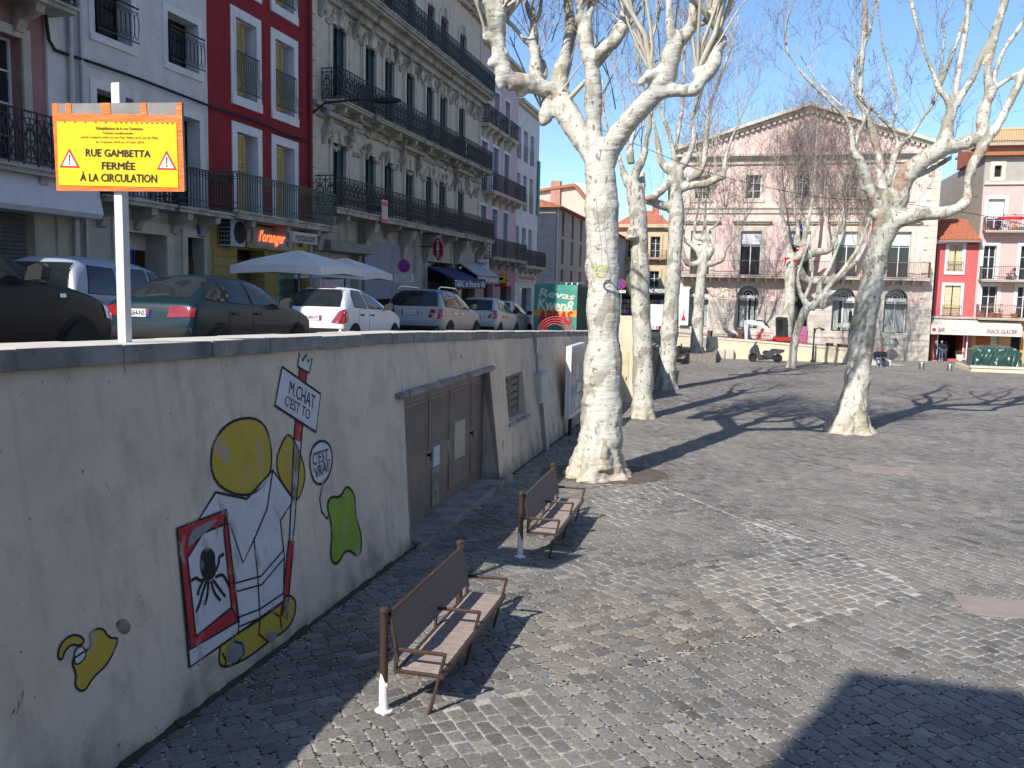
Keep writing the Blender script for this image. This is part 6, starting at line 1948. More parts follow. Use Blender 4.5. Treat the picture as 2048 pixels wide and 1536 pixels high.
for k in range(n):
    b = MB(); x = 1.0 + (F.x(1855, 552) - 1.3) * k / (n - 1); b.prism([(-.9, zbal - .2), (-.02, zbal - .2), (-.02, zbal - .62), (-.3, zbal - .5)], 'x', x - .09, x + .09)
    b.build('bracket', C_TRIM, bo)
x_, z_ = F.p(1446, 585)
b = MB(); b.box(x_ - .45, x_ + .45, -.06, .0, z_ - .55, z_ + .55)
rg = random.Random(4)
for k in range(14): b.ell((x_ + rg.uniform(-.32, .32), -.07, z_ + rg.uniform(-.42, .42)), .09, .06, .09, 6, 4)
b.build('carved_plaque', C_TRIM, F.t)
# hanging banner between the arches, and the flag on the balcony
q0, q1 = F.p(1356, 573), F.p(1367, 650)
bn = thing('vertical_banner', 'tall narrow white banner with red emblem on the town hall by its first arch', 'banner', S(UT - .35, vl - q0[0] - .2, q1[1] - .1), ROT_F)
hh = q0[1] - q1[1]
MB().box(0, .75, 0, .03, 0, hh).build('cloth', mat('white_cloth', (.70, .70, .69), (.64, .64, .64), rough=.8), bn)
b = MB(); b.prism([(.2, hh * .12), (.55, hh * .12), (.5, hh * .2), (.42, hh * .25), (.40, hh * .42), (.35, hh * .42), (.33, hh * .25), (.25, hh * .2)], 'y', -.012, -.001); b.build('emblem', M_RED, bn)
px, pz = F.p(1600, 520)
fl = thing('french_flag', 'drooping blue white and red flag on a slanted pole at the town hall balcony', 'flag', S(UT - 1.1, vl - px, pz - .1), ROT_F)
b = MB(); b.tube([(0, .2, -.3), (.15, -.5, 2.6)], .03, 6); b.build('pole', M_WHITE, fl)
for m, a, c in ((mat('flag_blue', (.02, .035, .25), rough=.8), 0, .42), (M_WHITE, .42, .72), (M_RED, .72, 1.0)):
    b = MB(); n = 7
    vs = []
    for i in range(n + 1):
        t = a + (c - a) * i / n
        for j in range(9):
            q = j / 8
            vs.append((.1 - .12 * t - (.30 + .14 * t) * q + .03 * math.sin(t * 7 + q * 5), -.35 + .35 * t + .09 * math.sin(q * 13 + t * 4), 2.45 - 2.5 * t + .2 * q))
    b.add(vs, [(i * 9 + j, i * 9 + j + 1, i * 9 + j + 10, i * 9 + j + 9) for i in range(n) for j in range(8)]); b.build('stripe', m, fl, smooth=True)

# ------------------------------------------------------------------ houses right of the town hall
UR = 74.4
va, _ = onu(1868, 600, UR); vb, _ = onu(1949, 600, UR)
zg = GS(UR, -14) + .12
F = Fac('narrow_coral_house', 'narrow coral red house under a small tiled roof, wedged beside the town hall', 'house', 'u', UR, va, zg)
W = va - vb
C_COR = plaster('coral_plaster', (.55, .13, .13), .9); zt = F.z(1915, 487); zaw = F.z(1900, 637)
wx0, wx1 = F.x(1897, 515), F.x(1924, 515); z0, z1 = F.z(1910, 543), F.z(1910, 491)
F.window(wx0, wx1, z0, z1, .3, M_WHITE, 2, 2); F.surround(wx0, wx1, z0, z1, .24, M_WTRIM, .04); F.shutter(wx0, wx0 + .42, z0, z1, mat('pale_yellow_shutters', (.62, .53, .33), (.55, .46, .28), rough=.6, scale=3), .1); F.shutter(wx1 - .42, wx1, z0, z1, MATS['pale_yellow_shutters'], .1)
F.balcony(wx0 - .1, wx1 + .1, z0 + .05, .15, .7, 'bars', M_IRONR, None, sides=False)
wx2, wx3 = F.x(1888, 600), F.x(1920, 600); z2, z3 = zaw + .25, F.z(1905, 571)
F.window(wx2, wx3, z2, z3, .3, None, 1, 1, M_DARK); F.surround(wx2, wx3, z2, z3, .22, M_WTRIM, .04, bottom=False)
F.shutter(wx2, (wx2 + wx3) / 2 - .04, z2, z3, MATS['pale_yellow_shutters'], .12); F.shutter((wx2 + wx3) / 2 + .04, wx3, z2, z3, MATS['pale_yellow_shutters'], .12)
F.balcony(wx2 - .1, wx3 + .1, z2 + .05, .2, .75, 'bars', M_IRONR, None, sides=False)
xd0, xd1 = F.x(1875, 690), F.x(1926, 690)
F.holes.append((xd0, xd1, 0, F.z(1890, 664), 2.5, False))
F.wall(0, W, zaw, zt, C_COR, depth=10); F.wall(0, W, -.5, zaw, C_COR, depth=10, name='bar_front', reveal=2.5)
MB().quad((xd0, 2.5, 0), (xd1, 2.5, 0), (xd1, 2.5, 4), (xd0, 2.5, 4)).build('bar_interior', M_DARK, F.t)
for x, k in ((xd0 - .02, -1), (xd1 + .02, 1)):
    b = MB(); q = [(x, .0), (x + k * .12, -.55)]
    b.bar((q[0][0], q[0][1], .08), (q[1][0], q[1][1], .08), .06, .16); b.bar((q[0][0], q[0][1], 2.6), (q[1][0], q[1][1], 2.6), .06, .1)
    b.bar((q[0][0], q[0][1], .05), (q[0][0], q[0][1], 2.62), .07); b.bar((q[1][0], q[1][1], .05), (q[1][0], q[1][1], 2.62), .07)
    d = b.build('open_door', M_WHITE, F.t)
b = MB(); ze = zt + .1
b.hexa([(-.1, -.55, ze), (W + .1, -.55, ze), (W + .1, 4.5, ze + 1.9), (-.1, 4.5, ze + 1.9)], [(-.1, -.55, ze + .12), (W + .1, -.55, ze + .12), (W + .1, 4.5, ze + 2.05), (-.1, 4.5, ze + 2.05)])
for k in range(14): b.tube([(W * (k + .5) / 14, -.58, ze + .13), (W * (k + .5) / 14, 4.5, ze + 2.06)], .1, 6)
b.build('roof', M_TILE, F.t)
b = MB(); b.tube([(-.1, -.6, ze + .02), (W + .1, -.6, ze + .02)], .07, 6); b.build('gutter', M_GALV, F.t)

UP = 74.4
F2 = Fac('pink_balcony_house', 'tall pale pink house at the right edge with flower boxes on its balconies', 'house', 'u', UP, vb - .02, zg)
F = F2; W = 14.0
C_PP = plaster('pale_pink_plaster', (.66, .44, .40), .92, dirt=(.52, .36, .32)); C_GRB = plaster('grey_beige_render', (.42, .39, .34), .85)
zA = F.z(2000, 636); zB = F.z(2000, 560); zC = F.z(1995, 462); zD = F.z(2000, 366); zE = F.z(2000, 312)
def wcol(px, y): return F.x(px, y)
for (a, c, y, z0, z1, fr, blind) in [(1963, 1993, 600, zA + .02, F.z(1970, 572), M_WHITE, 0), (2034, 2062, 600, zA + .02, F.z(1970, 572), M_WHITE, 0), (1966, 1991, 525, zB + .02, F.z(1970, 491), M_WHITE, 0), (2040, 2068, 525, zB + .02, F.z(1970, 491), M_WHITE, 0),
                                     (1975, 2008, 425, zC + .02, F.z(1980, 398), M_WHITE, 1), (2052, 2086, 425, zC + .02, F.z(1980, 398), M_WHITE, 1)]:
    x0, x1 = F.x(a, y), F.x(c, y)
    F.window(x0, x1, z0, z1, .3, fr, 2, 3); F.surround(x0, x1, z0, z1, .25, M_WTRIM, .05, bottom=False)
    if blind: MB().box(x0 + .02, x1 - .02, .18, .22, z1 - (z1 - z0) * .62, z1).build('blind', M_WHITE, F.t)
xq0, xq1 = F.x(1989, 340), F.x(2003, 340)
F.window(xq0, xq1, F.z(1995, 354), F.z(1995, 331), .25, None, 1, 1, M_DARK); F.surround(xq0, xq1, F.z(1995, 354), F.z(1995, 331), .3, C_TRIM, .05)
F.wall(0, W, zA - .3, zD, C_PP, depth=18); F.wall(0, W, zD, zE, C_GRB, depth=18, name='attic_wall'); F.band(0, W, zD - .12, zD + .1, .15, C_TRIM)
b = MB(); b.box(-.03, .0, .05, 18, -.5, zE); b.build('side_wall', C_GRB, F.t)
zh = zA - .3
F.holes += [(F.x(2020, 700), F.x(2040, 700), .6, F.z(2020, 668), .3, False), (F.x(1980, 700), F.x(1996, 700), .0, F.z(1980, 663), .3, False)]
F.wall(0, W, -.5, zh, mat('ochre_panel', (.58, .38, .16), (.5, .32, .13), rough=.7), depth=18, name='snack_front')
b = MB(); x0, x1 = F.x(1948, 700), F.x(1979, 700); b.box(max(x0, .3), x1, -.06, .0, -.2, F.z(1960, 663)); b.build('orange_panel', mat('burnt_orange_panel', (.42, .13, .035), (.36, .10, .03), rough=.6), F.t)
h = F.holes[-2]; MB().quad((h[0], .3, .5), (h[1], .3, .5), (h[1], .3, h[3]), (h[0], .3, h[3])).build('snack_window', M_DARK, F.t)
h = F.holes[-1]; MB().quad((h[0], .3, -.2), (h[1], .3, -.2), (h[1], .3, h[3]), (h[0], .3, h[3])).build('pale_door', M_WHITE, F.t)
for z, st_ in ((zA, 'bars'), (zB, 'bars'), (zC, 'bars')):
    F.balcony(.15, W, z, .9, 1.0, st_, M_IRONR if z == zA else M_IRON, C_TRIM)
b = MB(); b.hexa([(-.3, -.5, zE), (W, -.5, zE), (W, 8, zE), (-.3, 8, zE)], [(-.3, -.5, zE + .15), (W, -.5, zE + .15), (W, 8, zE + 1.6), (-.3, 8, zE + 1.6)]); b.build('roof', M_TILE, F.t)
b = MB(); zt_ = zE + 1.2
b.box(F.x(1990, 280) + .6, W, 5, 12, zE, F.z(2000, 232)); tr = b.build('roof_terrace', plaster('ochre_terrace', (.62, .45, .25), .9), F.t)
b = MB(); F.railing_mesh(b, [(F.x(1990, 280), 4.2), (W, 4.2)], F.z(2000, 268), 1.0, 'bars'); b.build('railing', M_IRON, tr)
b = MB(); b.box(F.x(1990, 280) - .2, W, 4, 12, F.z(2000, 268) - .2, F.z(2000, 268)); b.build('terrace_floor', C_GRB, tr)
b = MB(); b.tube([(F.x(1988, 200), 6, zE), (F.x(1988, 200), 6, F.z(1988, 200))], .03, 5)
for k in range(4): b.bar((F.x(1988, 200) - .3 + .05 * k, 6, F.z(1988, 215) - .25 * k), (F.x(1988, 200) + .3 - .05 * k, 6, F.z(1988, 215) - .25 * k), .02)
b.build('aerial', M_GALV, F.t)
# flower pots and boxes on the balconies
M_TERRA = mat('terracotta', (.42, .16, .09), (.34, .12, .07), rough=.8, scale=5)
M_LEAF = mat('pot_leaves', (.05, .085, .03), (.10, .12, .04), rough=.8, scale=4); M_PETAL = mat('magenta_flowers', (.40, .05, .16), (.5, .15, .25), rough=.8); M_DRY = mat('dry_stems', (.30, .22, .15), (.2, .15, .1), rough=.9)


def plant(px, py, z, y, h, pot, lab, grp, r=.17, m=None, box=False):
    x = F2.x(px, py)
    loc = F2.t.matrix_basis @ Vector((x, y, z))
    t = thing('potted_plant', lab, 'plant', loc, ROT_F, grp)
    if box: MB().box(-.42, .42, -.1, .1, 0, .2).build('planter_box', pot, t)
    else: MB().lathe([(r * .68, 0), (r, .3), (r * 1.08, .31), (r * 1.08, .36), (r * .9, .36)], (0, 0, 0), 12).build('pot', pot, t)
    rg = random.Random(int(px * 7 + z)); b = MB()
    for k in range(60):
        a = rg.uniform(0, math.tau); q = Vector((math.cos(a) * rg.uniform(0, r * (2.2 if box else 1.1)), math.sin(a) * rg.uniform(0, r * .6), .3 + rg.uniform(0, h)))
        d = Vector((rg.uniform(-1, 1), rg.uniform(-1, 1), rg.uniform(-.2, 1))).normalized() * rg.uniform(.05, .12); s = d.orthogonal().normalized() * .03
        b.add([q, q + d * .5 + s, q + d, q + d * .5 - s], [(0, 1, 2, 3)])
    b.build('foliage', m or M_LEAF, t)


for k, (px, lab) in enumerate([(1961, 'terracotta pot with sparse plant, leftmost on the lowest iron balcony of the pink house'), (1979, 'second terracotta pot from the left on the lowest balcony, tall dry stems'), (1993, 'third pot on the lowest balcony of the pink house, bushy dry plant'), (2025, 'rightmost terracotta pot visible on the lowest balcony of the pink house')]):
    plant(px, 630, zA + .01, -.5, (.35, .8, .75, .7)[k], M_TERRA, lab, 'pots on the lowest balcony', (.24, .26, .24, .26)[k], (M_DRY, M_DRY, M_LEAF, M_DRY)[k])
for k, (px, lab, m, pm) in enumerate([(1974, 'pink flowering planter on the top balcony of the pink house, at its left end', M_PETAL, M_TERRA), (1987, 'magenta flowering planter second from the left on the top balcony', M_PETAL, M_DARK), (2005, 'leafy planter in the middle of the top balcony', M_LEAF, M_WHITE), (2023, 'low green planter right of the leafy one on the top balcony', M_LEAF, M_TERRA)]):
    plant(px, 460, zC + .01, -.6, .35, pm, lab, 'planters on the top balcony', .2, m, True)
for k, px in enumerate((2001, 2023, 2043)):
    plant(px, 440, zC + .78, -.98, .04, M_RED, ('red window box hung outside the top railing, left of three', 'middle red window box hung outside the top railing', 'red window box hung on the top railing at the picture edge')[k], 'red boxes on the railing', .2, M_LEAF, True)
# folding chair and table on the middle balcony
x = F2.x(2018, 545); t = thing('folding_chair', 'dark folding chair on the middle balcony of the pink house', 'chair', F2.t.matrix_basis @ Vector((x, -.5, zB + .01)), ROT_F)
b = MB()
for y in (-.2, .2):
    b.bar((-.35, y, 0), (.25, y, .9), .03); b.bar((.3, y, 0), (-.3, y, .5), .03)
b.build('frame', M_DARK, t)
MB().box(-.3, .1, -.2, .2, .44, .48).build('seat', M_WOODD, t); MB().box(.2, .27, -.2, .2, .65, .9).build('backrest', M_WOODD, t)

# bar awning with its lettering
x0, z0 = F2.p(1855, 640); xr, _ = F2.p(2037, 640)
aw = thing('bar_awning', 'long cream awning box lettered BAR and SNACK GLACIER over the bar front', 'awning', F2.t.matrix_basis @ Vector((x0, -.05, 0)), ROT_F)
La = xr - x0
za, zb_ = F2.z(1950, 641), F2.z(1950, 664)
b = MB(); b.prism([(0, za + .1), (0, za - .35), (-1.1, zb_ + .42), (-1.1, zb_ + .52)], 'x', 0, La); b.build('canopy', mat('cream_awning', (.62, .57, .50), (.54, .49, .43), rough=.8, dirt=(.4, .36, .31)), aw)
b = MB(); b.box(0, La, -1.14, -1.10, zb_ - .22, zb_ + .50); vl_ = b.build('valance', mat('pale_valance', (.70, .64, .58), (.63, .57, .52), rough=.8), aw)
b = MB(); b.box(-.1, La, -.3, .1, za + .1, za + .28); b.build('housing', C_GRB, aw)
b = MB(); zz = lambda y: zb_ - .12 + .5 * y
pj = lambda x, y: (x, -1.145, zz(y))
M_MAUVE = mat('mauve_lettering', (.20, .09, .11), rough=.7); M_FAINT = mat('faded_lettering', (.46, .40, .37), rough=.8)
text_quad(b, 'BAR', [(La * .095, .85), (La * .165, .85), (La * .165, .2), (La * .095, .2)], pj, 0, .02)
text_quad(b, "L'Hôtel de Ville", [(La * .2, .8), (La * .42, .8), (La * .42, .1), (La * .2, .1)], pj, 1, 0, .3); text_quad(b, 'produits', [(La * .47, .75), (La * .57, .75), (La * .57, .2), (La * .47, .2)], pj, 1, 0, .3)
text_quad(b, 'SNACK GLACIER', [(La * .62, .8), (La * .945, .8), (La * .945, .15), (La * .62, .15)], pj, 0, .02)
b.lathe([(.14, -.01), (.14, .0)], (La * .045, -1.146, zz(.5)), 14, 'y', 2)
b.build('lettering', [M_MAUVE, M_FAINT, M_RED], vl_)

# raised terrace in front of the town hall: yellow wall with stone edge
zL = onu(1360, 672, 67)[1]; zR = onu(1600, 692, 67)[1]
v_a = 6.0; v_b = onu(1745, 700, 67)[0]
zt_v = lambda v: zL + (zR - zL) * (onu(1360, 672, 67)[0] - v) / (onu(1360, 672, 67)[0] - onu(1600, 692, 67)[0])
b = MB()
q = [S(67.15, v_a), S(UT + .2, v_a), S(UT + .2, v_b), S(67.15, v_b)]
P = [p + Vector((0, 0, zt_v(p.dot(VD)) - .01)) for p in (q[3], q[2], q[1], q[0])]
b.hexa([p - Vector((0, 0, 1.6)) for p in P], P); tag(b.build('terrace_paving', M_PAVE), kind='structure')
tw = thing('terrace_wall', 'low pale yellow wall with stone edge holding the terrace before the town hall', 'wall', S(67, v_a, GS(67, 0)), ROT_F)
g0 = GS(67, 0); b = MB(); c = MB(); n = 12
for k in range(n):
    xa, xb = (v_a - v_b) * k / n, (v_a - v_b) * (k + 1) / n
    za_, zb2_ = zt_v(v_a - xa) - g0, zt_v(v_a - xb) - g0
    b.hexa([(xa, 0, -.7), (xb, 0, -.7), (xb, .14, -.7), (xa, .14, -.7)], [(xa, 0, za_), (xb, 0, zb2_), (xb, .14, zb2_), (xa, .14, za_)])
    c.hexa([(xa + .01, -.05, za_), (xb - .01, -.05, zb2_), (xb - .01, .3, zb2_), (xa + .01, .3, za_)], [(xa + .01, -.05, za_ + .14), (xb - .01, -.05, zb2_ + .14), (xb - .01, .3, zb2_ + .14), (xa + .01, .3, za_ + .14)])
b.build('wall_face', M_WALLY, tw); c.build('coping', C_TRIM, tw)
def twx(px, py): v, z = onu(px, py, 67); return v_a - v, z - g0
x0, z1 = twx(1395, 674); x1, z0 = twx(1418, 696)
MB().box(x0, x1, -.02, .0, z0, z1).build('grey_panel', M_GREYM, tw)
pl = thing('brick_planter', 'low brick planter wall at the foot of the slender plane tree', 'planter', S(64.5, 3.9, GS(64.5, 3)), ROT_F)
q0 = onu(1385, 697, 61.5); q1 = onu(1432, 714, 61.5)
xw = 3.9 - q1[0]
b = MB(); b.box(-.2, xw, -3.0, -2.75, -.3, .62); b.box(xw - .25, xw, -2.75, 2.0, -.3, .62); b.box(-.2, xw - .25, -2.75, 2.0, -.3, .5); b.build('brickwork', M_RUB, pl)
M_CREAMBOX = mat('cream_cabinet_paint', (.55, .51, .43), (.5, .46, .39), rough=.6)
for i, (a, c) in enumerate(((1433, 1450), (1451, 1468))):
    ua = 66.6; v0, z0 = onu(a, 707, ua); v1, z1 = onu(c, 692, ua)
    t = thing('meter_box', ('cream meter cabinet beside the brick planter, left of its twin', 'cream meter cabinet right of its twin at the yellow terrace wall')[i], 'cabinet', S(ua, v0, GS(ua, v0)), ROT_F, 'cream meter boxes')
    hh = (z1 - GS(ua, v0)) * .72
    MB().box(0, v0 - v1, -.02, .38, 0, hh).build('case', M_CREAMBOX, t, bevel=.01); MB().box(.06, v0 - v1 - .06, -.035, -.02, .08, hh - .06).build('door', M_CREAMBOX, t)
# low wall with covered stack at the right edge
UL = 62.5
v0, z1 = onu(1943, 731, UL)
lw = thing('low_cream_wall', 'low cream planter wall with stone edge at the right edge below the tarpaulin', 'wall', S(UL, v0, GS(UL, v0)), ROT_F)
hh = z1 - GS(UL, v0)
b = MB(); b.box(0, 9, 0, .22, -.3, hh - .14); b.box(0, .22, .22, 4.5, -.3, hh - .14); b.box(.22, 9, .22, 4.5, -.3, hh - .3); b.build('wall_face', M_WALLY, lw)
b = MB()
for k in range(8): b.box(-.06 + k * 1.13, -.06 + k * 1.13 + 1.12, -.06, .34, hh - .14, hh)
b.build('coping', C_TRIM, lw)
v2, z2 = onu(1947, 693, UL + 1.2); v3, z3 = onu(2041, 733, UL + 1.2)
tp = thing('covered_stack', 'long heap of terrace furniture under a creased dark green tarpaulin on the low wall', 'tarpaulin', S(UL + 1.2, v2, GS(UL, v0) + hh - .3), ROT_F)
b = MB(); nx, ny = 60, 26; Lx = v2 - v3; Hh = z2 - (GS(UL, v0) + hh - .3); vs = []
for j in range(ny + 1):
    s = j / ny
    for i in range(nx + 1):
        x = Lx * i / nx
        # front skirt, top, back skirt
        if s < .4: y, z = -.05 - .12 * (1 - s / .4), Hh * (s / .4)
        elif s < .6: y, z = (s - .4) / .2 * 1.6, Hh
        else: y, z = 1.6 + .1 * (s - .6), Hh * (1 - (s - .6) / .4)
        e = min(x, Lx - x); z *= min(1, .82 + e * .5) if s > .1 else 1
        top = z / Hh
        f = noise.noise(Vector((x * 2.2 + z * 1.1, 0, z * .5))) * .16 + abs(noise.noise(Vector((x * 3.6 - z * 1.6, 4, z)))) * .22
        vs.append((x + .1 * noise.noise(Vector((x, z * 2, 3))), y - f * (1.2 - .5 * top), max(.0, z + .12 * noise.noise(Vector((x * .9, y, 1))) * top)))
b.add(vs, [(j * (nx + 1) + i, j * (nx + 1) + i + 1, (j + 1) * (nx + 1) + i + 1, (j + 1) * (nx + 1) + i) for j in range(ny) for i in range(nx)])
b.build('tarpaulin', mat('green_tarpaulin', (.018, .055, .045), (.03, .075, .06), rough=.32, scale=2, spec=.6), tp, smooth=True)
for x in (0.0, Lx): MB().add([(x, -.12, 0), (x, -.05, Hh * .8), (x, 1.6, Hh * .8), (x, 1.65, 0)], [(0, 1, 2, 3)]).build('tarpaulin_end', MATS['green_tarpaulin'], tp)
# building behind the photographer that throws the broad shadow at the lower right
c0 = Vector((3.88, 9.47, 0)); sd = Vector((math.sin(R(SUN_AZ)), math.cos(R(SUN_AZ)), 0))
LB = 19.0
cb = c0 - sd * LB
zB = LB * math.tan(R(SUN_EL)) - .11
F = Fac('house_behind', 'plain cream apartment house behind the viewpoint that shades the near paving', 'house', 'u', cb.dot(UD), cb.dot(VD), 0)
MB().box(0, 16, -12, 0, -.5, zB).build('wall', C_CREAM, F.t)
# houses on the far side of the square, outside the view to the right, mirrored in the parked cars
for i, (ua, ub, hh, cc) in enumerate([(-6, 12, 13, (.36, .30, .25)), (12.05, 30, 15, (.42, .37, .30)), (30.05, 52, 12.5, (.34, .27, .24))]):
    F = Fac('house_opposite', ('low buff house on the side of the square beyond the right edge, nearest', 'taller cream house on the side of the square beyond the right edge', 'brownish house on the side of the square beyond the right edge, farthest')[i], 'house', 'v', -34, ua, -.6, 'houses beyond the right edge')
    b = MB(); b.box(0, ub - ua, -9, 0, 0, hh); b.build('wall', plaster('opposite_front_%s' % 'abc'[i], cc), F.t); b = MB(); b.hexa([(-.2, -9, hh), (ub - ua, -9, hh), (ub - ua, .5, hh), (-.2, .5, hh)], [(0, -5, hh + 2), (ub - ua, -5, hh + 2), (ub - ua, -4, hh + 2), (0, -4, hh + 2)]); b.build('roof', M_TILE, F.t)
    for k in range(int((ub - ua) / 3)):
        for z in (1.0, 4.4, 7.8): w = MB().box(1 + k * 3, 2.3 + k * 3, .01, .05, z, z + 2.1).build('window', M_GLASS, F.t)
# ------------------------------------------------------------------ parked cars
def paint(name, c, flake=.0, rough=.36, coat=.12):
    flake *= .55
    return mat(name, c, tuple(k * .93 for k in c), rough=rough, scale=1.5, coat=coat, metal=flake, spec=.3)


M_CARGL = mat('car_glass', (.012, .016, .018), (.02, .025, .028), rough=.05, spec=.5, scale=1)
M_PLAST = mat('black_plastic', (.02, .02, .021), rough=.55)
M_LAMPR = mat('red_lamp', (.22, .008, .01), (.30, .012, .012), rough=.12, spec=.6, scale=9, coat=1)
M_LAMPW = mat('clear_lamp', (.6, .6, .6), rough=.1, spec=.7, coat=1)
M_PLATE = mat('number_plate_white', (.70, .70, .68), rough=.4)
M_RIM = mat('alloy_rim', (.45, .45, .46), rough=.3, metal=.9)


def loft(stations, name, paint_m, root):
    rings = []
    for (x, zb, zbelt, zt, hw, hr) in stations:
        h = zt - zbelt
        lp = lambda t: hw + (hr - hw) * t
        half = [(0, zb), (hw * .78, zb), (hw * .965, zb + .10), (hw, zb + .5 * (zbelt - zb)), (hw * .985, zbelt - .03), (lp(.15), zbelt + .08 * h), (lp(.84), zt - .16 * h), (hr * .74, zt - .015 * min(1, h * 4)), (0, zt)]
        rings.append([(x, y, z) for y, z in half] + [(x, -y, z) for y, z in reversed(half[1:-1])])
    n = len(rings[0]); vs = []; fs = []

    def cap(r, dx):
        cx = r[0][0] + dx; cz = (r[0][2] + r[8][2]) / 2
        return [(cx, y * .55, cz + (z - cz) * .55) for x, y, z in r], (cx + dx * .3, 0, cz)
    c0, p0 = cap(rings[0], -.02); c1, p1 = cap(rings[-1], .03)
    allr = [c0] + rings + [c1]
    for r in allr: vs += r
    for i in range(len(allr) - 1):
        for k in range(n):
            k2 = (k + 1) % n
            fs.append((i * n + k, i * n + k2, (i + 1) * n + k2, (i + 1) * n + k))
    vs += [p0, p1]
    for k in range(n):
        k2 = (k + 1) % n
        fs.append((k2, k, len(vs) - 2)); o = (len(allr) - 1) * n; fs.append((o + k, o + k2, len(vs) - 1))
    b = MB(); b.add(vs, fs)
    o = b.build(name, paint_m, root, smooth=True)
    bm = bmesh.new(); bm.from_mesh(o.data); bmesh.ops.recalc_face_normals(bm, faces=bm.faces); bm.to_mesh(o.data); bm.free()
    s = o.modifiers.new('s', 'SUBSURF'); s.levels = 2; s.render_levels = 2
    baked(o)
    o.data.polygons.foreach_set('use_smooth', [True] * len(o.data.polygons))
    bm = bmesh.new(); bm.from_mesh(o.data); t = BVHTree.FromBMesh(bm); bm.free()
    return o, t


def decal(tree, polys, way, off, m, name, parent, thick=0.0):
    """flat shapes drawn in side (x,z) or rear (y,z) view, laid onto the body"""
    b = MB()
    for poly in polys:
        bm = bmesh.new()
        pts = []
        for a, c in poly:
            pts.append({'L': (a, 3, c), 'R': (a, -3, c), 'B': (-3, a, c), 'F': (9, a, c)}[way])
        vv = [bm.verts.new(p) for p in pts]
        f = bm.faces.new(vv)
        bmesh.ops.triangulate(bm, faces=[f])
        for _ in range(2): bmesh.ops.subdivide_edges(bm, edges=bm.edges[:], cuts=1, use_grid_fill=True)
        bmesh.ops.subdivide_edges(bm, edges=[e for e in bm.edges if e.calc_length() > .09], cuts=2, use_grid_fill=True)
        d = Vector({'L': (0, -1, 0), 'R': (0, 1, 0), 'B': (1, 0, 0), 'F': (-1, 0, 0)}[way])
        bm.verts.index_update()
        out = []
        for v in bm.verts:
            h = tree.ray_cast(v.co, d)
            if h[0] is None: h = tree.find_nearest(v.co + d * 2.5)
            nrm = h[1] if h[1].dot(d) < 0 else -h[1]
            out.append(h[0] + nrm * off)
        b.add(out, [tuple(v.index for v in f.verts) for f in bm.faces])
        bm.free()
    return b.build(name, m, parent, smooth=True)


def rrect(x0, x1, z0, z1, r=.03):
    out = []
    for cx, cz, a0 in ((x1 - r, z1 - r, 0), (x0 + r, z1 - r, 90), (x0 + r, z0 + r, 180), (x1 - r, z0 + r, 270)):
        for k in range(4):
            a = R(a0 + 30 * k); out.append((cx + r * math.cos(a), cz + r * math.sin(a)))
    return out


def grow_poly(p, d):
    cx = sum(q[0] for q in p) / len(p); cz = sum(q[1] for q in p) / len(p)
    out = []
    for x, z in p:
        l = math.hypot(x - cx, z - cz) or 1
        out.append((x + (x - cx) / l * d, z + (z - cz) / l * d))
    return out


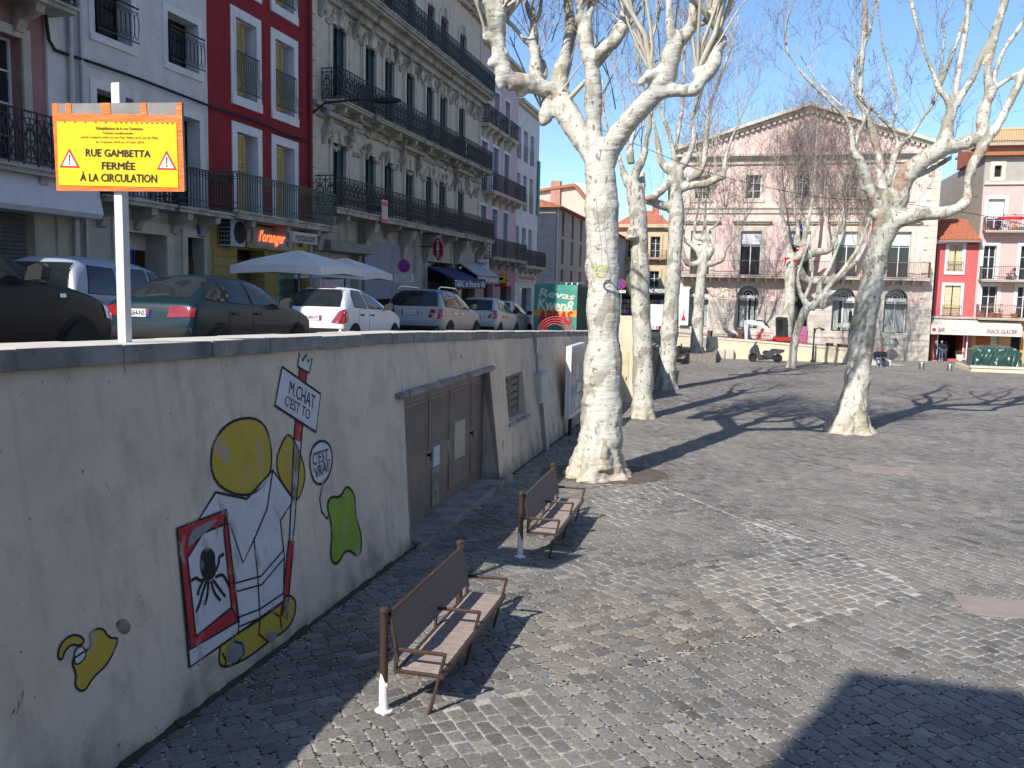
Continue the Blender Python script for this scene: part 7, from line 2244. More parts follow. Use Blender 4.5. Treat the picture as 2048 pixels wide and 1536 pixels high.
def make_car(label, sp, u, v, pm, group='cars parked along the street'):
    zs_ = sp.get('tall', 1.0)
    slope = math.atan((zst(u) - zst(u + sp['L'])) / sp['L'])
    t = thing('parked_car', label, 'car', S(u, v, zst(u)), 0, group)
    t.rotation_euler = (0, slope, ROT_S)
    body, tr = loft(sp['st'], 'body', pm, t)
    t.scale = (1.02, 1.02, zs_)
    W = sp['W'] / 2
    for poly in sp.get('rear', []):
        decal(tr, [grow_poly(poly, .025)], 'B', .004, M_PLAST, 'window_seal', body); decal(tr, [poly], 'B', .009, M_CARGL, 'rear_window', t)
    for way in 'LR':
        for poly in sp['side']:
            decal(tr, [grow_poly(poly, .022)], way, .004, M_PLAST, 'window_seal', body); decal(tr, [poly], way, .009, M_CARGL, 'side_window', t)
        for (x0, x1, z0, z1) in sp['doors']:
            d = decal(tr, [rrect(x0 - .008, x1 + .008, z0 - .008, z1, .09)], way, .001, M_PLAST, 'door_gap', body)
            d = decal(tr, [rrect(x0, x1, z0, z1, .08)], way, .004, pm, 'door', t)
            h = tr.ray_cast(Vector((x0 + .16, 3 if way == 'L' else -3, z1 - .12)), Vector((0, -1 if way == 'L' else 1, 0)))
            if h[0]:
                s = 1 if way == 'L' else -1
                MB().box(h[0].x - .09, h[0].x + .09, h[0].y - .01 * s, h[0].y + .035 * s, h[0].z - .018, h[0].z + .018).build('handle', sp.get('handle', M_PLAST), d, bevel=.008)
        if sp.get('strip'):
            z = sp['strip']; decal(tr, [[(.25, z - .035), (sp['L'] - .5, z - .035), (sp['L'] - .5, z + .035), (.25, z + .035)]], way, .006, M_PLAST, 'rub_strip', body)
        for wx in sp['wheels']:
            r = sp.get('wr', .31)
            decal(tr, [[(wx + (r + .05) * math.cos(k * math.tau / 20), max(.17, r + (r + .05) * math.sin(k * math.tau / 20))) for k in range(20)]], way, .006, M_BLACK, 'wheel_arch', body)
            s = 1 if way == 'L' else -1
            b = MB(); b.lathe([(r * .6, -.09), (r * .93, -.1), (r, -.06), (r, .06), (r * .93, .1), (r * .6, .09)], (wx, s * (W - .09), r), 24, 'y'); w = b.build('wheel', M_BLACK, t, smooth=True, angle=40)
            b = MB(); b.lathe([(r * .62, s * .07), (r * .58, s * .09), (.06, s * .075), (.05, s * .1), (.001, s * .1)], (wx, s * (W - .09), r), 16, 'y')
            b.build('rim', M_RIM, w)
        for poly, m, nm in sp.get('lamps_side', []): decal(tr, [poly], way, .011, m, nm, t)
    for sgn in (1, -1):
        for poly, m, nm in sp.get('lamps', []):
            decal(tr, [[(sgn * a, c) for a, c in poly]], 'B', .012, m, nm, t)
        mx, mz, my = sp['mirror']
        b = MB(); b.prism([(sgn * my + sgn * .0, mz - .06), (sgn * (my + .19), mz - .05), (sgn * (my + .21), mz + .05), (sgn * (my + .15), mz + .09), (sgn * (my + .02), mz + .07)], 'x', mx - .06, mx + .07); b.bar((mx + .03, sgn * (my - .06), mz - .05), (mx + .01, sgn * (my + .06), mz - .03), .03)
        b.build('wing_mirror', sp.get('mirror_m', M_PLAST), t, bevel=.03)
    for poly, m, nm in sp.get('back', []): decal(tr, [poly], 'B', .008, m, nm, t)
    for poly, m, nm in sp.get('front', []): decal(tr, [poly], 'F', .01, m, nm, t)
    if 'plate' in sp:
        y, z, txt = sp['plate']
        h = tr.ray_cast(Vector((-3, y, z)), Vector((1, 0, 0)))
        x = h[0].x - .03
        q = MB().box(x, x + .04, y - .26, y + .26, z - .058, z + .058).build('number_plate', M_PLATE, t)
        b = MB()
        pj = lambda a, c: (x - .003, -a + y, c)
        text_quad(b, txt, [(-.19, z + .038), (.19, z + .038), (.19, z - .038), (-.19, z - .038)], pj, 0, .01)
        for s in (-1, 1): b.quad(pj(s * .26, z - .058), pj(s * .21, z - .058), pj(s * .21, z + .058), pj(s * .26, z + .058), 1)
        b.quad(*[(p[0] - .002, p[1], p[2]) for p in (pj(.26, z - .0), pj(.21, z - .0), pj(.21, z + .058), pj(.26, z + .058))], 2)
        b.build('plate_lettering', [M_TEXTK, M_BLUE, M_RED], q)
    if sp.get('rails'):
        x0, x1, y, z = sp['rails']
        for s in (1, -1):
            b = MB(); b.tube([(x0, s * y, z - .03), (x0 + .08, s * y, z + .04), (x0 + .3, s * y, z + .065), (x1 - .3, s * y, z + .065), (x1 - .08, s * y, z + .03), (x1, s * y, z - .05)], .022, 6); b.build('roof_rail', sp.get('rail_m', M_CHROME), t, smooth=True)
    if sp.get('wiper'):
        x, y0, y1, z0, z1 = sp['wiper']
        a = tr.ray_cast(Vector((-3, y0, z0)), Vector((1, 0, 0)))[0]; c = tr.ray_cast(Vector((-3, y1, z1)), Vector((1, 0, 0)))[0]
        if a and c: MB().bar(a - Vector((.02, 0, 0)), c - Vector((.025, 0, 0)), .02, .02).build('wiper', M_PLAST, t)
    if sp.get('aerial'):
        x, z = sp['aerial']; MB().tube([(x, 0, z - .02), (x - .12, 0, z + .22)], [.008, .004], 5).build('aerial', M_PLAST, t)
    return t


def lampL(y0, y1, z0, z1, sk=.03): return [(y0, z0), (y1, z0 + .02), (y1, z1 - .02), (y0 + sk, z1)]


# teal long-tailed hatchback
TEAL = dict(tall=1.08, L=4.15, W=1.70, st=[(0, .36, .56, .64, .76, .66), (.05, .30, .80, .90, .81, .70), (.12, .27, .88, .955, .825, .70), (.30, .25, .90, 1.04, .835, .66), (.85, .22, .90, 1.345, .845, .57), (1.25, .2, .90, 1.395, .85, .58), (2.0, .2, .90, 1.385, .85, .58), (2.45, .2, .90, 1.28, .845, .58), (2.98, .2, .89, .97, .835, .66), (3.4, .22, .84, .90, .82, .66), (3.9, .25, .74, .79, .77, .62), (4.1, .32, .62, .67, .68, .56)],
            rear=[[(-.60, 1.0), (.60, 1.0), (.50, 1.315), (-.50, 1.315)]],
            side=[[(.42, .99), (.88, .96), (.90, 1.27), (.80, 1.25)], [(.99, .95), (1.62, .93), (1.60, 1.30), (1.0, 1.29)], [(1.72, .93), (2.62, .93), (2.25, 1.23), (1.70, 1.30)]],
            doors=[(.98, 1.66, .34, .90), (1.70, 2.72, .34, .90)], wheels=(.72, 3.32), wr=.3, mirror=(2.62, .96, .84), strip=.56,
            lamps=[(lampL(.36, .80, .70, .87), M_LAMPR, 'tail_light')], back=[([(-.78, .40), (.78, .40), (.78, .56), (-.78, .56)], M_PLAST, 'bumper')], plate=(.22, .76, 'AT-264-NS'), wiper=(0, .35, -.2, 1.0, 1.06))
make_car('dark teal long-tailed hatchback right behind the sign post, plate AT-264-NS', TEAL, 12.0, 9.1, paint('teal_paint', (.004, .022, .031), .15))
# small white hatchback
CLIO = dict(tall=1.06, L=3.8, W=1.64, st=[(0, .36, .60, .68, .72, .62), (.04, .30, .80, .88, .79, .70), (.08, .27, .90, .99, .81, .72), (.20, .25, .92, 1.12, .82, .66), (.42, .22, .92, 1.37, .82, .58), (.75, .2, .92, 1.42, .82, .57), (1.5, .2, .92, 1.425, .82, .57), (2.05, .2, .92, 1.34, .82, .56), (2.7, .2, .92, 1.0, .81, .64), (3.1, .22, .86, .93, .79, .62), (3.55, .25, .76, .81, .74, .6), (3.75, .32, .62, .68, .64, .52)],
            rear=[[(-.66, .965), (.66, .965), (.58, 1.20), (.49, 1.34), (-.49, 1.34), (-.58, 1.20)]],
            side=[[(.62, .97), (1.30, .95), (1.28, 1.33), (.86, 1.33), (.68, 1.22)], [(1.40, .95), (2.32, .95), (1.88, 1.30), (1.38, 1.335)]],
            doors=[(.80, 1.34, .34, .92), (1.38, 2.42, .34, .92)], wheels=(.60, 3.05), wr=.29, mirror=(2.3, .99, .82), handle=M_PLAST,
            lamps=[([(.50, .62), (.78, .60), (.81, .93), (.66, .86)], M_LAMPR, 'tail_light')], lamps_side=[([(.02, .62), (.2, .64), (.2, .84), (.06, .92)], M_LAMPR, 'tail_light')],
            back=[([(-.76, .34), (.76, .34), (.76, .50), (-.76, .50)], M_PLAST, 'bumper'), ([(-.3, 1.365), (.3, 1.365), (.28, 1.395), (-.28, 1.395)], M_LAMPR, 'brake_light'), (rrect(-.05, .05, .86, .94, .03), M_CHROME, 'emblem')],
            plate=(0.0, .72, 'BQ-485-FY'), wiper=(0, .3, -.3, .97, 1.0), aerial=(.62, 1.42))
make_car('small white hatchback with a curved rear window, parked behind the teal car', CLIO, 18.3, 9.5, paint('white_car_paint', (.75, .76, .77), 0))
# grey SUV
SUV = dict(L=4.5, W=1.84, st=[(0, .45, .72, .80, .80, .70), (.04, .38, .98, 1.06, .88, .80), (.09, .34, 1.04, 1.14, .90, .80), (.20, .30, 1.06, 1.32, .91, .74), (.38, .28, 1.06, 1.60, .92, .68), (.7, .26, 1.06, 1.675, .92, .67), (1.9, .26, 1.06, 1.68, .92, .67), (2.5, .26, 1.05, 1.58, .915, .66), (3.15, .26, 1.04, 1.14, .90, .74), (3.6, .28, 1.0, 1.07, .88, .72), (4.2, .32, .92, .98, .84, .7), (4.45, .42, .76, .82, .74, .62)],
           rear=[[(-.74, 1.14), (.74, 1.14), (.62, 1.58), (-.62, 1.58)]],
           side=[[(.42, 1.14), (1.0, 1.13), (1.0, 1.56), (.62, 1.55)], [(1.08, 1.12), (1.72, 1.11), (1.72, 1.57), (1.08, 1.57)], [(1.80, 1.11), (2.85, 1.10), (2.35, 1.52), (1.80, 1.57)]],
           doors=[(1.05, 1.74, .45, 1.06), (1.78, 2.92, .45, 1.06)], wheels=(.85, 3.62), wr=.35, mirror=(2.75, 1.16, .92), mirror_m=M_PLAST, handle=M_CHROME,
           lamps=[([(.52, .80), (.86, .78), (.88, 1.06), (.56, 1.04)], M_LAMPR, 'tail_light'), ([(.56, .88), (.87, .87), (.87, .92), (.57, .93)], M_LAMPW, 'reverse_light')], lamps_side=[([(.02, .82), (.36, .86), (.36, 1.02), (.05, 1.05)], M_LAMPR, 'tail_light')],
           back=[([(-.82, .42), (.82, .42), (.82, .56), (-.82, .56)], M_PLAST, 'bumper')], plate=(0.05, .95, 'CD-731-KL'), rails=(.5, 2.3, .62, 1.66), wiper=(0, .4, 0, 1.14, 1.19))
make_car('grey metallic off-road car with chrome roof rails, behind the small white hatchback', SUV, 24.3, 9.35, paint('grey_metallic', (.34, .34, .345), .55))
# two small silver cars
YAR = dict(tall=1.05, L=3.75, W=1.69, st=[(0, .38, .64, .72, .72, .64), (.04, .32, .84, .92, .80, .72), (.09, .28, .96, 1.04, .83, .74), (.22, .25, .98, 1.22, .84, .66), (.42, .22, .98, 1.45, .845, .60), (.8, .2, .97, 1.51, .845, .6), (1.5, .2, .96, 1.515, .845, .6), (2.05, .2, .95, 1.40, .84, .59), (2.75, .2, .94, 1.04, .83, .64), (3.1, .22, .88, .96, .80, .62), (3.5, .26, .76, .82, .74, .6), (3.7, .34, .62, .68, .62, .5)],
           rear=[[(-.62, 1.04), (.62, 1.04), (.54, 1.40), (-.54, 1.40)]],
           side=[[(.55, 1.06), (1.22, 1.02), (1.22, 1.40), (.75, 1.41)], [(1.32, 1.01), (2.40, .99), (1.85, 1.37), (1.31, 1.41)]],
           doors=[(.78, 1.26, .34, .95), (1.3, 2.45, .34, .95)], wheels=(.62, 3.05), wr=.3, mirror=(2.35, 1.03, .84), mirror_m=M_PLAST,
           lamps=[([(.50, .78), (.80, .74), (.83, 1.0), (.66, 1.04)], M_LAMPR, 'tail_light')], lamps_side=[([(.02, .76), (.34, .82), (.3, .98), (.08, 1.03)], M_LAMPR, 'tail_light')],
           back=[([(-.74, .36), (.74, .36), (.74, .48), (-.74, .48)], M_PLAST, 'bumper')], plate=(0, .78, 'AB-912-XT'), wiper=(0, .3, -.1, 1.04, 1.08))
M_SIL = paint('silver_paint', (.46, .465, .47), .45)
make_car('small silver hatchback with big red tail lamps, behind the grey off-road car', YAR, 30.6, 9.35, M_SIL)
make_car('farthest silver car of the row, just before the green container', dict(YAR, plate=(0, .78, 'BK-208-RD')), 35.4, 9.95, paint('cool_silver_paint', (.50, .51, .53), .45))
# silver van in the outer lane
VAN = dict(L=4.2, W=1.76, st=[(0, .40, .70, .80, .80, .74), (.03, .34, 1.00, 1.08, .86, .80), (.07, .30, 1.05, 1.30, .87, .78), (.14, .28, 1.06, 1.62, .875, .75), (.32, .26, 1.06, 1.775, .88, .73), (.7, .25, 1.06, 1.80, .88, .73), (2.0, .24, 1.05, 1.79, .88, .72), (2.6, .24, 1.04, 1.60, .88, .70), (3.2, .24, 1.02, 1.16, .86, .72), (3.6, .26, .96, 1.05, .83, .7), (4.0, .3, .84, .9, .78, .66), (4.15, .4, .68, .76, .68, .58)],
           rear=[[(-.68, 1.12), (.68, 1.12), (.64, 1.64), (-.64, 1.64)]],
           side=[[(.36, 1.12), (1.08, 1.11), (1.08, 1.58), (.46, 1.60)], [(1.18, 1.10), (1.98, 1.09), (1.98, 1.60), (1.18, 1.60)], [(2.08, 1.09), (3.0, 1.07), (2.5, 1.52), (2.08, 1.58)]],
           doors=[(1.14, 2.0, .36, 1.05), (2.04, 3.05, .36, 1.04)], wheels=(.72, 3.4), wr=.32, mirror=(2.9, 1.14, .88), mirror_m=M_PLAST,
           lamps=[([(.72, .80), (.86, .8), (.87, 1.15), (.76, 1.15)], M_LAMPR, 'tail_light')], plate=(0, .82, 'CF-550-ZM'))
make_car('bluish silver high-roofed family van in the outer lane, seen over the black car', VAN, 12.7, 11.95, paint('bluish_silver_paint', (.36, .40, .48), .35))
# black car in the near left corner
BLK = dict(tall=1.1, L=4.3, W=1.82, st=[(0, .45, .72, .80, .80, .70), (.05, .36, .98, 1.06, .88, .78), (.2, .30, 1.02, 1.30, .90, .72), (.45, .28, 1.02, 1.56, .91, .66), (.9, .26, 1.02, 1.64, .91, .66), (1.8, .26, 1.02, 1.63, .91, .66), (2.35, .26, 1.02, 1.50, .91, .65), (3.15, .26, 1.01, 1.10, .90, .74), (3.5, .28, .97, 1.04, .88, .72), (3.95, .3, .88, .94, .83, .68), (4.18, .36, .76, .82, .74, .62), (4.27, .44, .66, .72, .64, .54)],
           rear=[[(-.66, 1.1), (.66, 1.1), (.58, 1.5), (-.58, 1.5)]],
           side=[[(.45, 1.10), (1.0, 1.09), (1.0, 1.50), (.65, 1.50)], [(1.08, 1.09), (1.78, 1.08), (1.78, 1.53), (1.08, 1.53)], [(1.86, 1.08), (2.62, 1.07), (2.3, 1.40), (1.86, 1.53)], [(2.70, 1.07), (2.98, 1.06), (2.78, 1.18)]],
           doors=[(1.05, 1.8, .42, 1.02), (1.84, 2.95, .42, 1.01)], wheels=(.8, 3.45), wr=.34, mirror=(2.62, 1.16, .92), mirror_m=MATS['black_plastic'],
           lamps_side=[([(3.98, .70), (4.2, .66), (4.22, .76), (4.0, .88), (3.9, .86)], M_LAMPW, 'headlight'), ([(3.1, .92), (3.2, .92), (3.2, .96), (3.1, .96)], M_LAMPW, 'indicator')], plate=(0, .8, 'DL-447-QP'))
make_car('black tall car filling the lower left of the street, seen from its front right', BLK, 5.6, 8.75, paint('black_car_paint', (.003, .003, .004), .0, .4, 0))
# ------------------------------------------------------------------ shop signs, awnings, parasols on the left
def hang(name, label, cat, px, py, v, group=None):
    u, z = onv(px, py, v)
    return thing(name, label, cat, S(u, v, z), ROT_S, group), u, z


# air conditioner
t, u, z = hang('air_conditioner', 'grey air conditioner box with black fan hung on the red house above the yellow shopfront', 'air conditioner', 436, 492, VF - .02)
u1_, z1_ = onv(489, 452, VF - .42)
Lq = onv(489, 475, VF - .42)[0] - u; hq = .80
MB().box(0, Lq, -.42, 0, 0, hq).build('case', mat('grey_case', (.42, .43, .46), (.36, .37, .4), rough=.5), t, bevel=.015)
b = MB(); b.lathe([(.31, -.435), (.31, -.42)], (Lq * .62, 0, hq * .5), 20, 'y'); b.build('fan_grille', M_BLACK, t)
b = MB()
for i in range(4):
    for j in range(6): b.box(-.012, -.001, -.38 + i * .09, -.31 + i * .09, .06 + j * .12, .15 + j * .12)
b.build('side_grille', M_BLACK, t)
# restaurant sign board with neon
qa, za = onv(488, 494, VF - .1); qb, _ = onv(579, 494, VF - .1); zb_ = onv(579, 500, VF - .1)[1]; zt_ = onv(579, 466, VF - .1)[1]
t = thing('neon_sign', "grey restaurant board with orange neon script reading l'oranger", 'sign', S(qa, VF - .1, zb_), ROT_S)
Lq = qb - qa; hq = zt_ - zb_
b = MB(); b.box(0, Lq, -.12, .08, 0, hq); b.build('board', mat('grey_sign_board', (.36, .34, .33), (.3, .28, .28), rough=.6), t)
b = MB()
for q in ((-.04, Lq + .04, -.06, .0), (-.04, Lq + .04, hq, hq + .06)): b.box(q[0], q[1], -.15, .08, q[2], q[3])
b.box(-.06, 0, -.15, .08, -.06, hq + .06); b.box(Lq, Lq + .06, -.15, .08, -.06, hq + .06); b.build('sign_frame', M_YEL, t)
b = MB(); text_quad(b, "l'oranger", [(Lq * .22, hq * .92), (Lq * .80, hq * .92), (Lq * .80, hq * .12), (Lq * .22, hq * .12)], lambda x, y: (x, -.15, y), 0, .015, .35)
b.build('neon_script', mat('orange_neon', (.9, .2, .05), rough=.4, emit=(1.0, .16, .04), estr=1.6), t)
b = MB(); rg = random.Random(3)
for xx in (.08, .9):
    for k in range(5):
        x = Lq * xx + rg.uniform(-.1, .1); z = hq * (.15 + .16 * k)
        b.tube([(x - .08, -.125, z), (x, -.125, z + .08), (x + .09, -.125, z - .02)], .012, 4)
b.build('ornament', M_IRON, t)
t, u, z = hang('restaurant_sign', 'small cream lantern sign reading restaurant on a pole beside the parasols', 'sign', 583, 484, 12.6)
Lq = onv(631, 484, 12.6)[0] - u; hq = onv(600, 463, 12.6)[1] - onv(600, 484, 12.6)[1]
MB().box(0, Lq, -.06, .06, 0, hq).build('panel', mat('cream_lamp_panel', (.50, .47, .42), (.42, .4, .36), rough=.6), t)
b = MB(); text_quad(b, 'restaurant', [(Lq * .08, hq * .8), (Lq * .93, hq * .8), (Lq * .93, hq * .15), (Lq * .08, hq * .15)], lambda x, y: (x, -.064, y), 0, .015, .2); b.build('lettering', mat('brown_lettering', (.12, .07, .05), rough=.6), t)
b = MB(); zz = zst(u) + .0 - z; b.tube([(Lq * .8, 0, zz), (Lq * .8, 0, 0)], .05, 8); b.build('pole', M_GREYM, t)
# parasols
M_PARA = mat('white_canvas', (.80, .76, .70), (.72, .68, .62), rough=.9, scale=3, bump=.2, bscale=14); M_PARD = mat('dim_canvas', (.30, .29, .29), rough=.9)


def parasol(label, pc, v, half, ridge_px, edge_px):
    u, z = onv(*pc, v)
    zr = onv(pc[0], ridge_px, v)[1]; ze = onv(pc[0], edge_px, v)[1]
    g = zst(u) + (.13 if v > 13.1 else 0)
    t = thing('parasol', label, 'parasol', S(u, v, g), ROT_S, 'parasols of the restaurant')
    MB().tube([(0, 0, .05), (0, 0, zr - g)], .035, 8).build('pole', M_GREYM, t)
    b = MB(); b.box(-.35, .35, -.35, .35, 0, .08); b.build('base', M_CONC, t)
    b = MB(); n = 8; h0 = zr - g; h1 = ze - g
    def pt(i, r):
        a = [(-1, -1), (0, -1), (1, -1), (1, 0), (1, 1), (0, 1), (-1, 1), (-1, 0)][i % 8]
        sag = -.05 * math.sin(math.pi * r) * (1 if i % 2 else 0) - (.06 if i % 2 == 0 and r == 1 else 0)
        return (a[0] * half * r, a[1] * half * r, h0 + (h1 - h0) * r + sag)
    rs = [.03, .35, .7, 1.0]
    for i in range(8):
        for r0, r1 in zip(rs, rs[1:]): b.quad(pt(i, r0), pt(i, r1), pt(i + 1, r1), pt(i + 1, r0))
        a, c = pt(i, 1.0), pt(i + 1, 1.0)
        b.quad(a, (a[0] * 1.005, a[1] * 1.005, a[2] - .2), (c[0] * 1.005, c[1] * 1.005, c[2] - .2), c)
    b.build('canopy', M_PARA, t, smooth=True, angle=20)
    b = MB()
    for i in range(8): b.bar((0, 0, h0 - .55), tuple(Vector(pt(i, .7)) - Vector((0, 0, .03))), .02)
    b.build('rib', M_GREYM, t)
    return t


parasol('large off-white square parasol in front of the yellow restaurant, nearer of two', (598, 530), 11.7, 1.3, 500, 531)
parasol('off-white square parasol partly hidden behind the nearer one', (690, 540), 12.2, 1.15, 515, 543)
# letters, blue awning and red diamond of the tobacco shop
qa, za = onv(857, 532, VF - .05); qb, _ = onv(924, 560, VF - .05)
t = thing('tobacco_awning', "sloping blue awning lettered TABAC de l'Hotel de Ville over the dark shop window", 'awning', S(qa, VF - .02, za), ROT_S)
Lq = qb - qa; dz = za - onv(925, 572, VF - 1.3)[1]
b = MB(); b.prism([(0, 0), (-1.3, -dz + .35), (-1.3, -dz + .3), (0, -.08)], 'x', 0, Lq)
b.build('canopy', mat('navy_canvas', (.02, .035, .10), (.03, .05, .13), rough=.8), t)
b = MB(); b.box(0, Lq, -1.31, -1.28, -dz - .12, -dz + .35); vl_ = b.build('valance', MATS['navy_canvas'], t)
b = MB(); text_quad(b, "TABAC de l'Hotel de Ville", [(.1, -dz + .28), (Lq - .1, -dz + .28), (Lq - .1, -dz - .05), (.1, -dz - .05)], lambda x, y: (x, -1.315, y), 0, .01, .1); b.build('lettering', M_TEXTW, vl_)
u, zc = onv(877, 498, VF - .9)
t = thing('tabac_sign', 'red diamond shaped TABAC sign sticking out above the blue awning', 'sign', S(u, VF - .9, zc), ROT_F)
zt_ = onv(882, 475, VF - .9)[1] - zc; zb_ = onv(872, 521, VF - .9)[1] - zc
b = MB(); b.prism([(0, zb_), (.25, zb_ * .4), (.25, zt_ * .4), (0, zt_), (-.25, zt_ * .4), (-.25, zb_ * .4)], 'y', -.08, .08); b.build('panel', M_RED, t)
b = MB(); b.prism([(0, zb_ * .88), (.2, zb_ * .36), (.2, zt_ * .36), (0, zt_ * .88), (-.2, zt_ * .36), (-.2, zb_ * .36)], 'y', -.085, -.081); b.build('inner_panel', mat('dark_red_panel', (.16, .01, .02), rough=.4), t)
b = MB()
for k, ch in enumerate('TABAC'):
    zz = zt_ * .70 - (zt_ - zb_) * .70 * k / 4.7
    hq_ = (zt_ - zb_) * .70 / 4.7 * .78
    text_quad(b, ch, [(-.06, zz), (.06, zz), (.06, zz - hq_), (-.06, zz - hq_)], lambda x, y: (x, -.09, y), 0, .02)
b.build('lettering', M_TEXTW, t); MB().bar((-.25, 0, .1), (-.9, 0, .1), .04).build('bracket', M_IRON, t)
qa, za = onv(912, 519, VF - .05); qb, _ = onv(958, 545, VF - .05); t = thing('grey_awning', 'pale grey sloping awning over the shop right of the tobacco shop', 'awning', S(qa, VF - .02, za), ROT_S)
Lq = qb - qa; b = MB(); b.prism([(0, 0), (-1.2, -.75), (-1.2, -.82), (0, -.08)], 'x', 0, Lq); b.build('canopy', mat('pale_canvas', (.42, .42, .42), (.35, .35, .35), rough=.8), t); b = MB(); b.box(0, Lq, -1.21, -1.18, -1.2, -.78); v_ = b.build('valance', mat('grey_canvas', (.24, .235, .225), rough=.8), t)
b = MB(); text_quad(b, 'RESTAURANT', [(.2, -.88), (Lq - .2, -.88), (Lq - .2, -1.1), (.2, -1.1)], lambda x, y: (x, -1.215, y), 0, .01); b.build('lettering', M_TEXTW, v_)
u, z = onv(966, 535, VF - .5); t = thing('hanging_sign', 'small white sign lettered RANT hanging between the limestone and lilac houses', 'sign', S(u, VF - .5, z), ROT_F)
MB().box(-.3, .3, -.04, .04, -.45, .45).build('panel', M_WHITE, t); b = MB(); text_quad(b, 'RANT', [(-.25, .3), (.25, .3), (.25, .1), (-.25, .1)], lambda x, y: (x, -.045, y), 0, .01); b.build('lettering', M_RED, t)
u, z = onv(1002, 561, VF - .5); t = thing('eye_sign', 'square yellow and red sign with a painted black eye on the lilac house', 'sign', S(u, VF - .5, z), ROT_F)
MB().box(-.36, .36, -.06, .06, -.36, .36).build('panel', M_RED, t); MB().box(-.31, .31, -.065, -.06, -.12, .31).build('yellow_field', M_YELLOW, t)
b = MB(); P = [(-.22, .1), (-.1, .19), (.1, .19), (.22, .1), (.1, .02), (-.1, .02)]; b.prism(P, 'y', -.07, -.066); b.build('eye', M_TEXTK, t)
MB().bar((.36, 0, 0), (.36, .5, 0), .04).build('bracket', M_IRON, t)
for k, (px, py) in enumerate([(936, 574), (914, 574)]):
    t, u, z = hang('paper_lantern', ('round red lantern under the grey awning, right one', 'round red lantern under the grey awning, left one')[k], 'lantern', px, py, VF - 1.0, 'red lanterns')
    b = MB(); b.ell((0, 0, 0), .22, .22, .2); b.build('shade', mat('red_paper', (.35, .05, .04), rough=.7), t, smooth=True); MB().tube([(0, 0, .2), (0, 0, .8)], .01, 4).build('cord', M_BLACK, t)
u, z = onv(770, 423, VF - .95); t = thing('sale_notice', 'red and white notice panel tied to the first floor railing of the limestone house', 'notice', S(u, VF - .92, z - .42), ROT_S)
MB().box(-.28, .28, -.03, .0, 0, .85).build('panel', mat('pale_pink_board', (.55, .42, .42), (.5, .36, .36), rough=.6), t); b = MB(); b.box(-.28, .28, -.034, -.031, .02, .14); b.box(-.28, .28, -.034, -.031, .62, .78); b.build('red_band', M_RED, t)
# lamp on an arm
u, z = onv(622, 207, VF - .02); t = thing('wall_lamp', 'street lamp on a long black arm fixed at the edge of the red house', 'lamp', S(u, VF - .02, z), ROT_S)
b = MB(); b.tube([(0, 0, -.35), (0, -.5, 0), (.2, -1.6, .12), (.3, -2.2, .1)], .035, 6); b.build('arm', M_IRON, t, smooth=True)
b = MB(); b.ell((.33, -2.6, .08), .17, .5, .11); b.build('lamp_head', M_IRON, t, smooth=True)
# cables along the fronts
t = thing('facade_cable', 'black cable sagging across the rose and grey white houses', 'cable', S(14, VF, 8), ROT_S)
pts = [(90, 20), (98, 80), (110, 100), (145, 112), (200, 130), (280, 158), (350, 185), (420, 212)]
b = MB(); P = []
for px, py in pts:
    u, z = onv(px, py, VF - .12); P.append((u - 14, -.12, z - 8))
b.tube(P, .035, 5); b.build('cable', M_BLACK, t)
t = thing('facade_cable', 'black cable clipped along the red house and onto the lamp', 'cable', S(22, VF, 7), ROT_S)
b = MB(); P = []
for px, py in [(421, 214), (470, 228), (520, 245), (570, 268), (620, 283)]:
    u, z = onv(px, py, VF - .1); P.append((u - 22, -.1, z - 7))
b.tube(P, .035, 5); b.build('cable', M_BLACK, t)


# no parking signs
def no_parking(label, px, py, u, rad, plate, lines=True):
    v, z = onu(px, py, u)
    g = zst(u)
    t = thing('no_parking_sign', label, 'road sign', S(u, v, g), ROT_F, 'no parking signs')
    h = z - g
    MB().tube([(0, 0, 0), (0, 0, h + rad)], .03, 8).build('pole', M_GALV, t)
    b = MB(); b.lathe([(rad, -.05), (rad, -.035)], (0, 0, h), 28, 'y'); d = b.build('disc', M_RED, t)
    b = MB(); b.lathe([(rad * .8, -.056), (rad * .8, -.05)], (0, 0, h), 28, 'y'); b.build('blue_field', M_BLUE, d)
    b = MB(); k = rad * .58
    for s in (-1, 1):
        P = [(-k - .035 * 1, h - s * k), (-k + .035, h - s * k - .0), (k + .035, h + s * k), (k - .035, h + s * k)]
        b.prism(P if s > 0 else [P[0], P[3], P[2], P[1]], 'y', -.061, -.057)
    b.build('red_cross', M_RED, d)
    w, ph = plate
    p = MB().box(-w / 2, w / 2, -.045, -.03, h - rad - .06 - ph, h - rad - .06).build('plate', M_WHITE, t)
    b = MB()
    txt = ['SAUF ARRET', 'MINUTE', 'LIVRAISONS'] if lines else ['ARRET']
    for i, s in enumerate(txt):
        z1 = h - rad - .09 - i * (ph - .04) / len(txt); text_quad(b, s, [(-w * .4, z1), (w * .4, z1), (w * .4, z1 - (ph - .04) / len(txt) * .6), (-w * .4, z1 - (ph - .04) / len(txt) * .6)], lambda x, y: (x, -.048, y), 0)
    b.build('lettering', M_TEXTK, p)


no_parking('round no stopping sign with a white plate, standing behind the grey off-road car', 809, 532, 29.5, .235, (.72, .28))
no_parking('round no stopping sign beside the big tree trunk, by the kiosk', 1243, 568, 44.0, .24, (.46, .14), False)

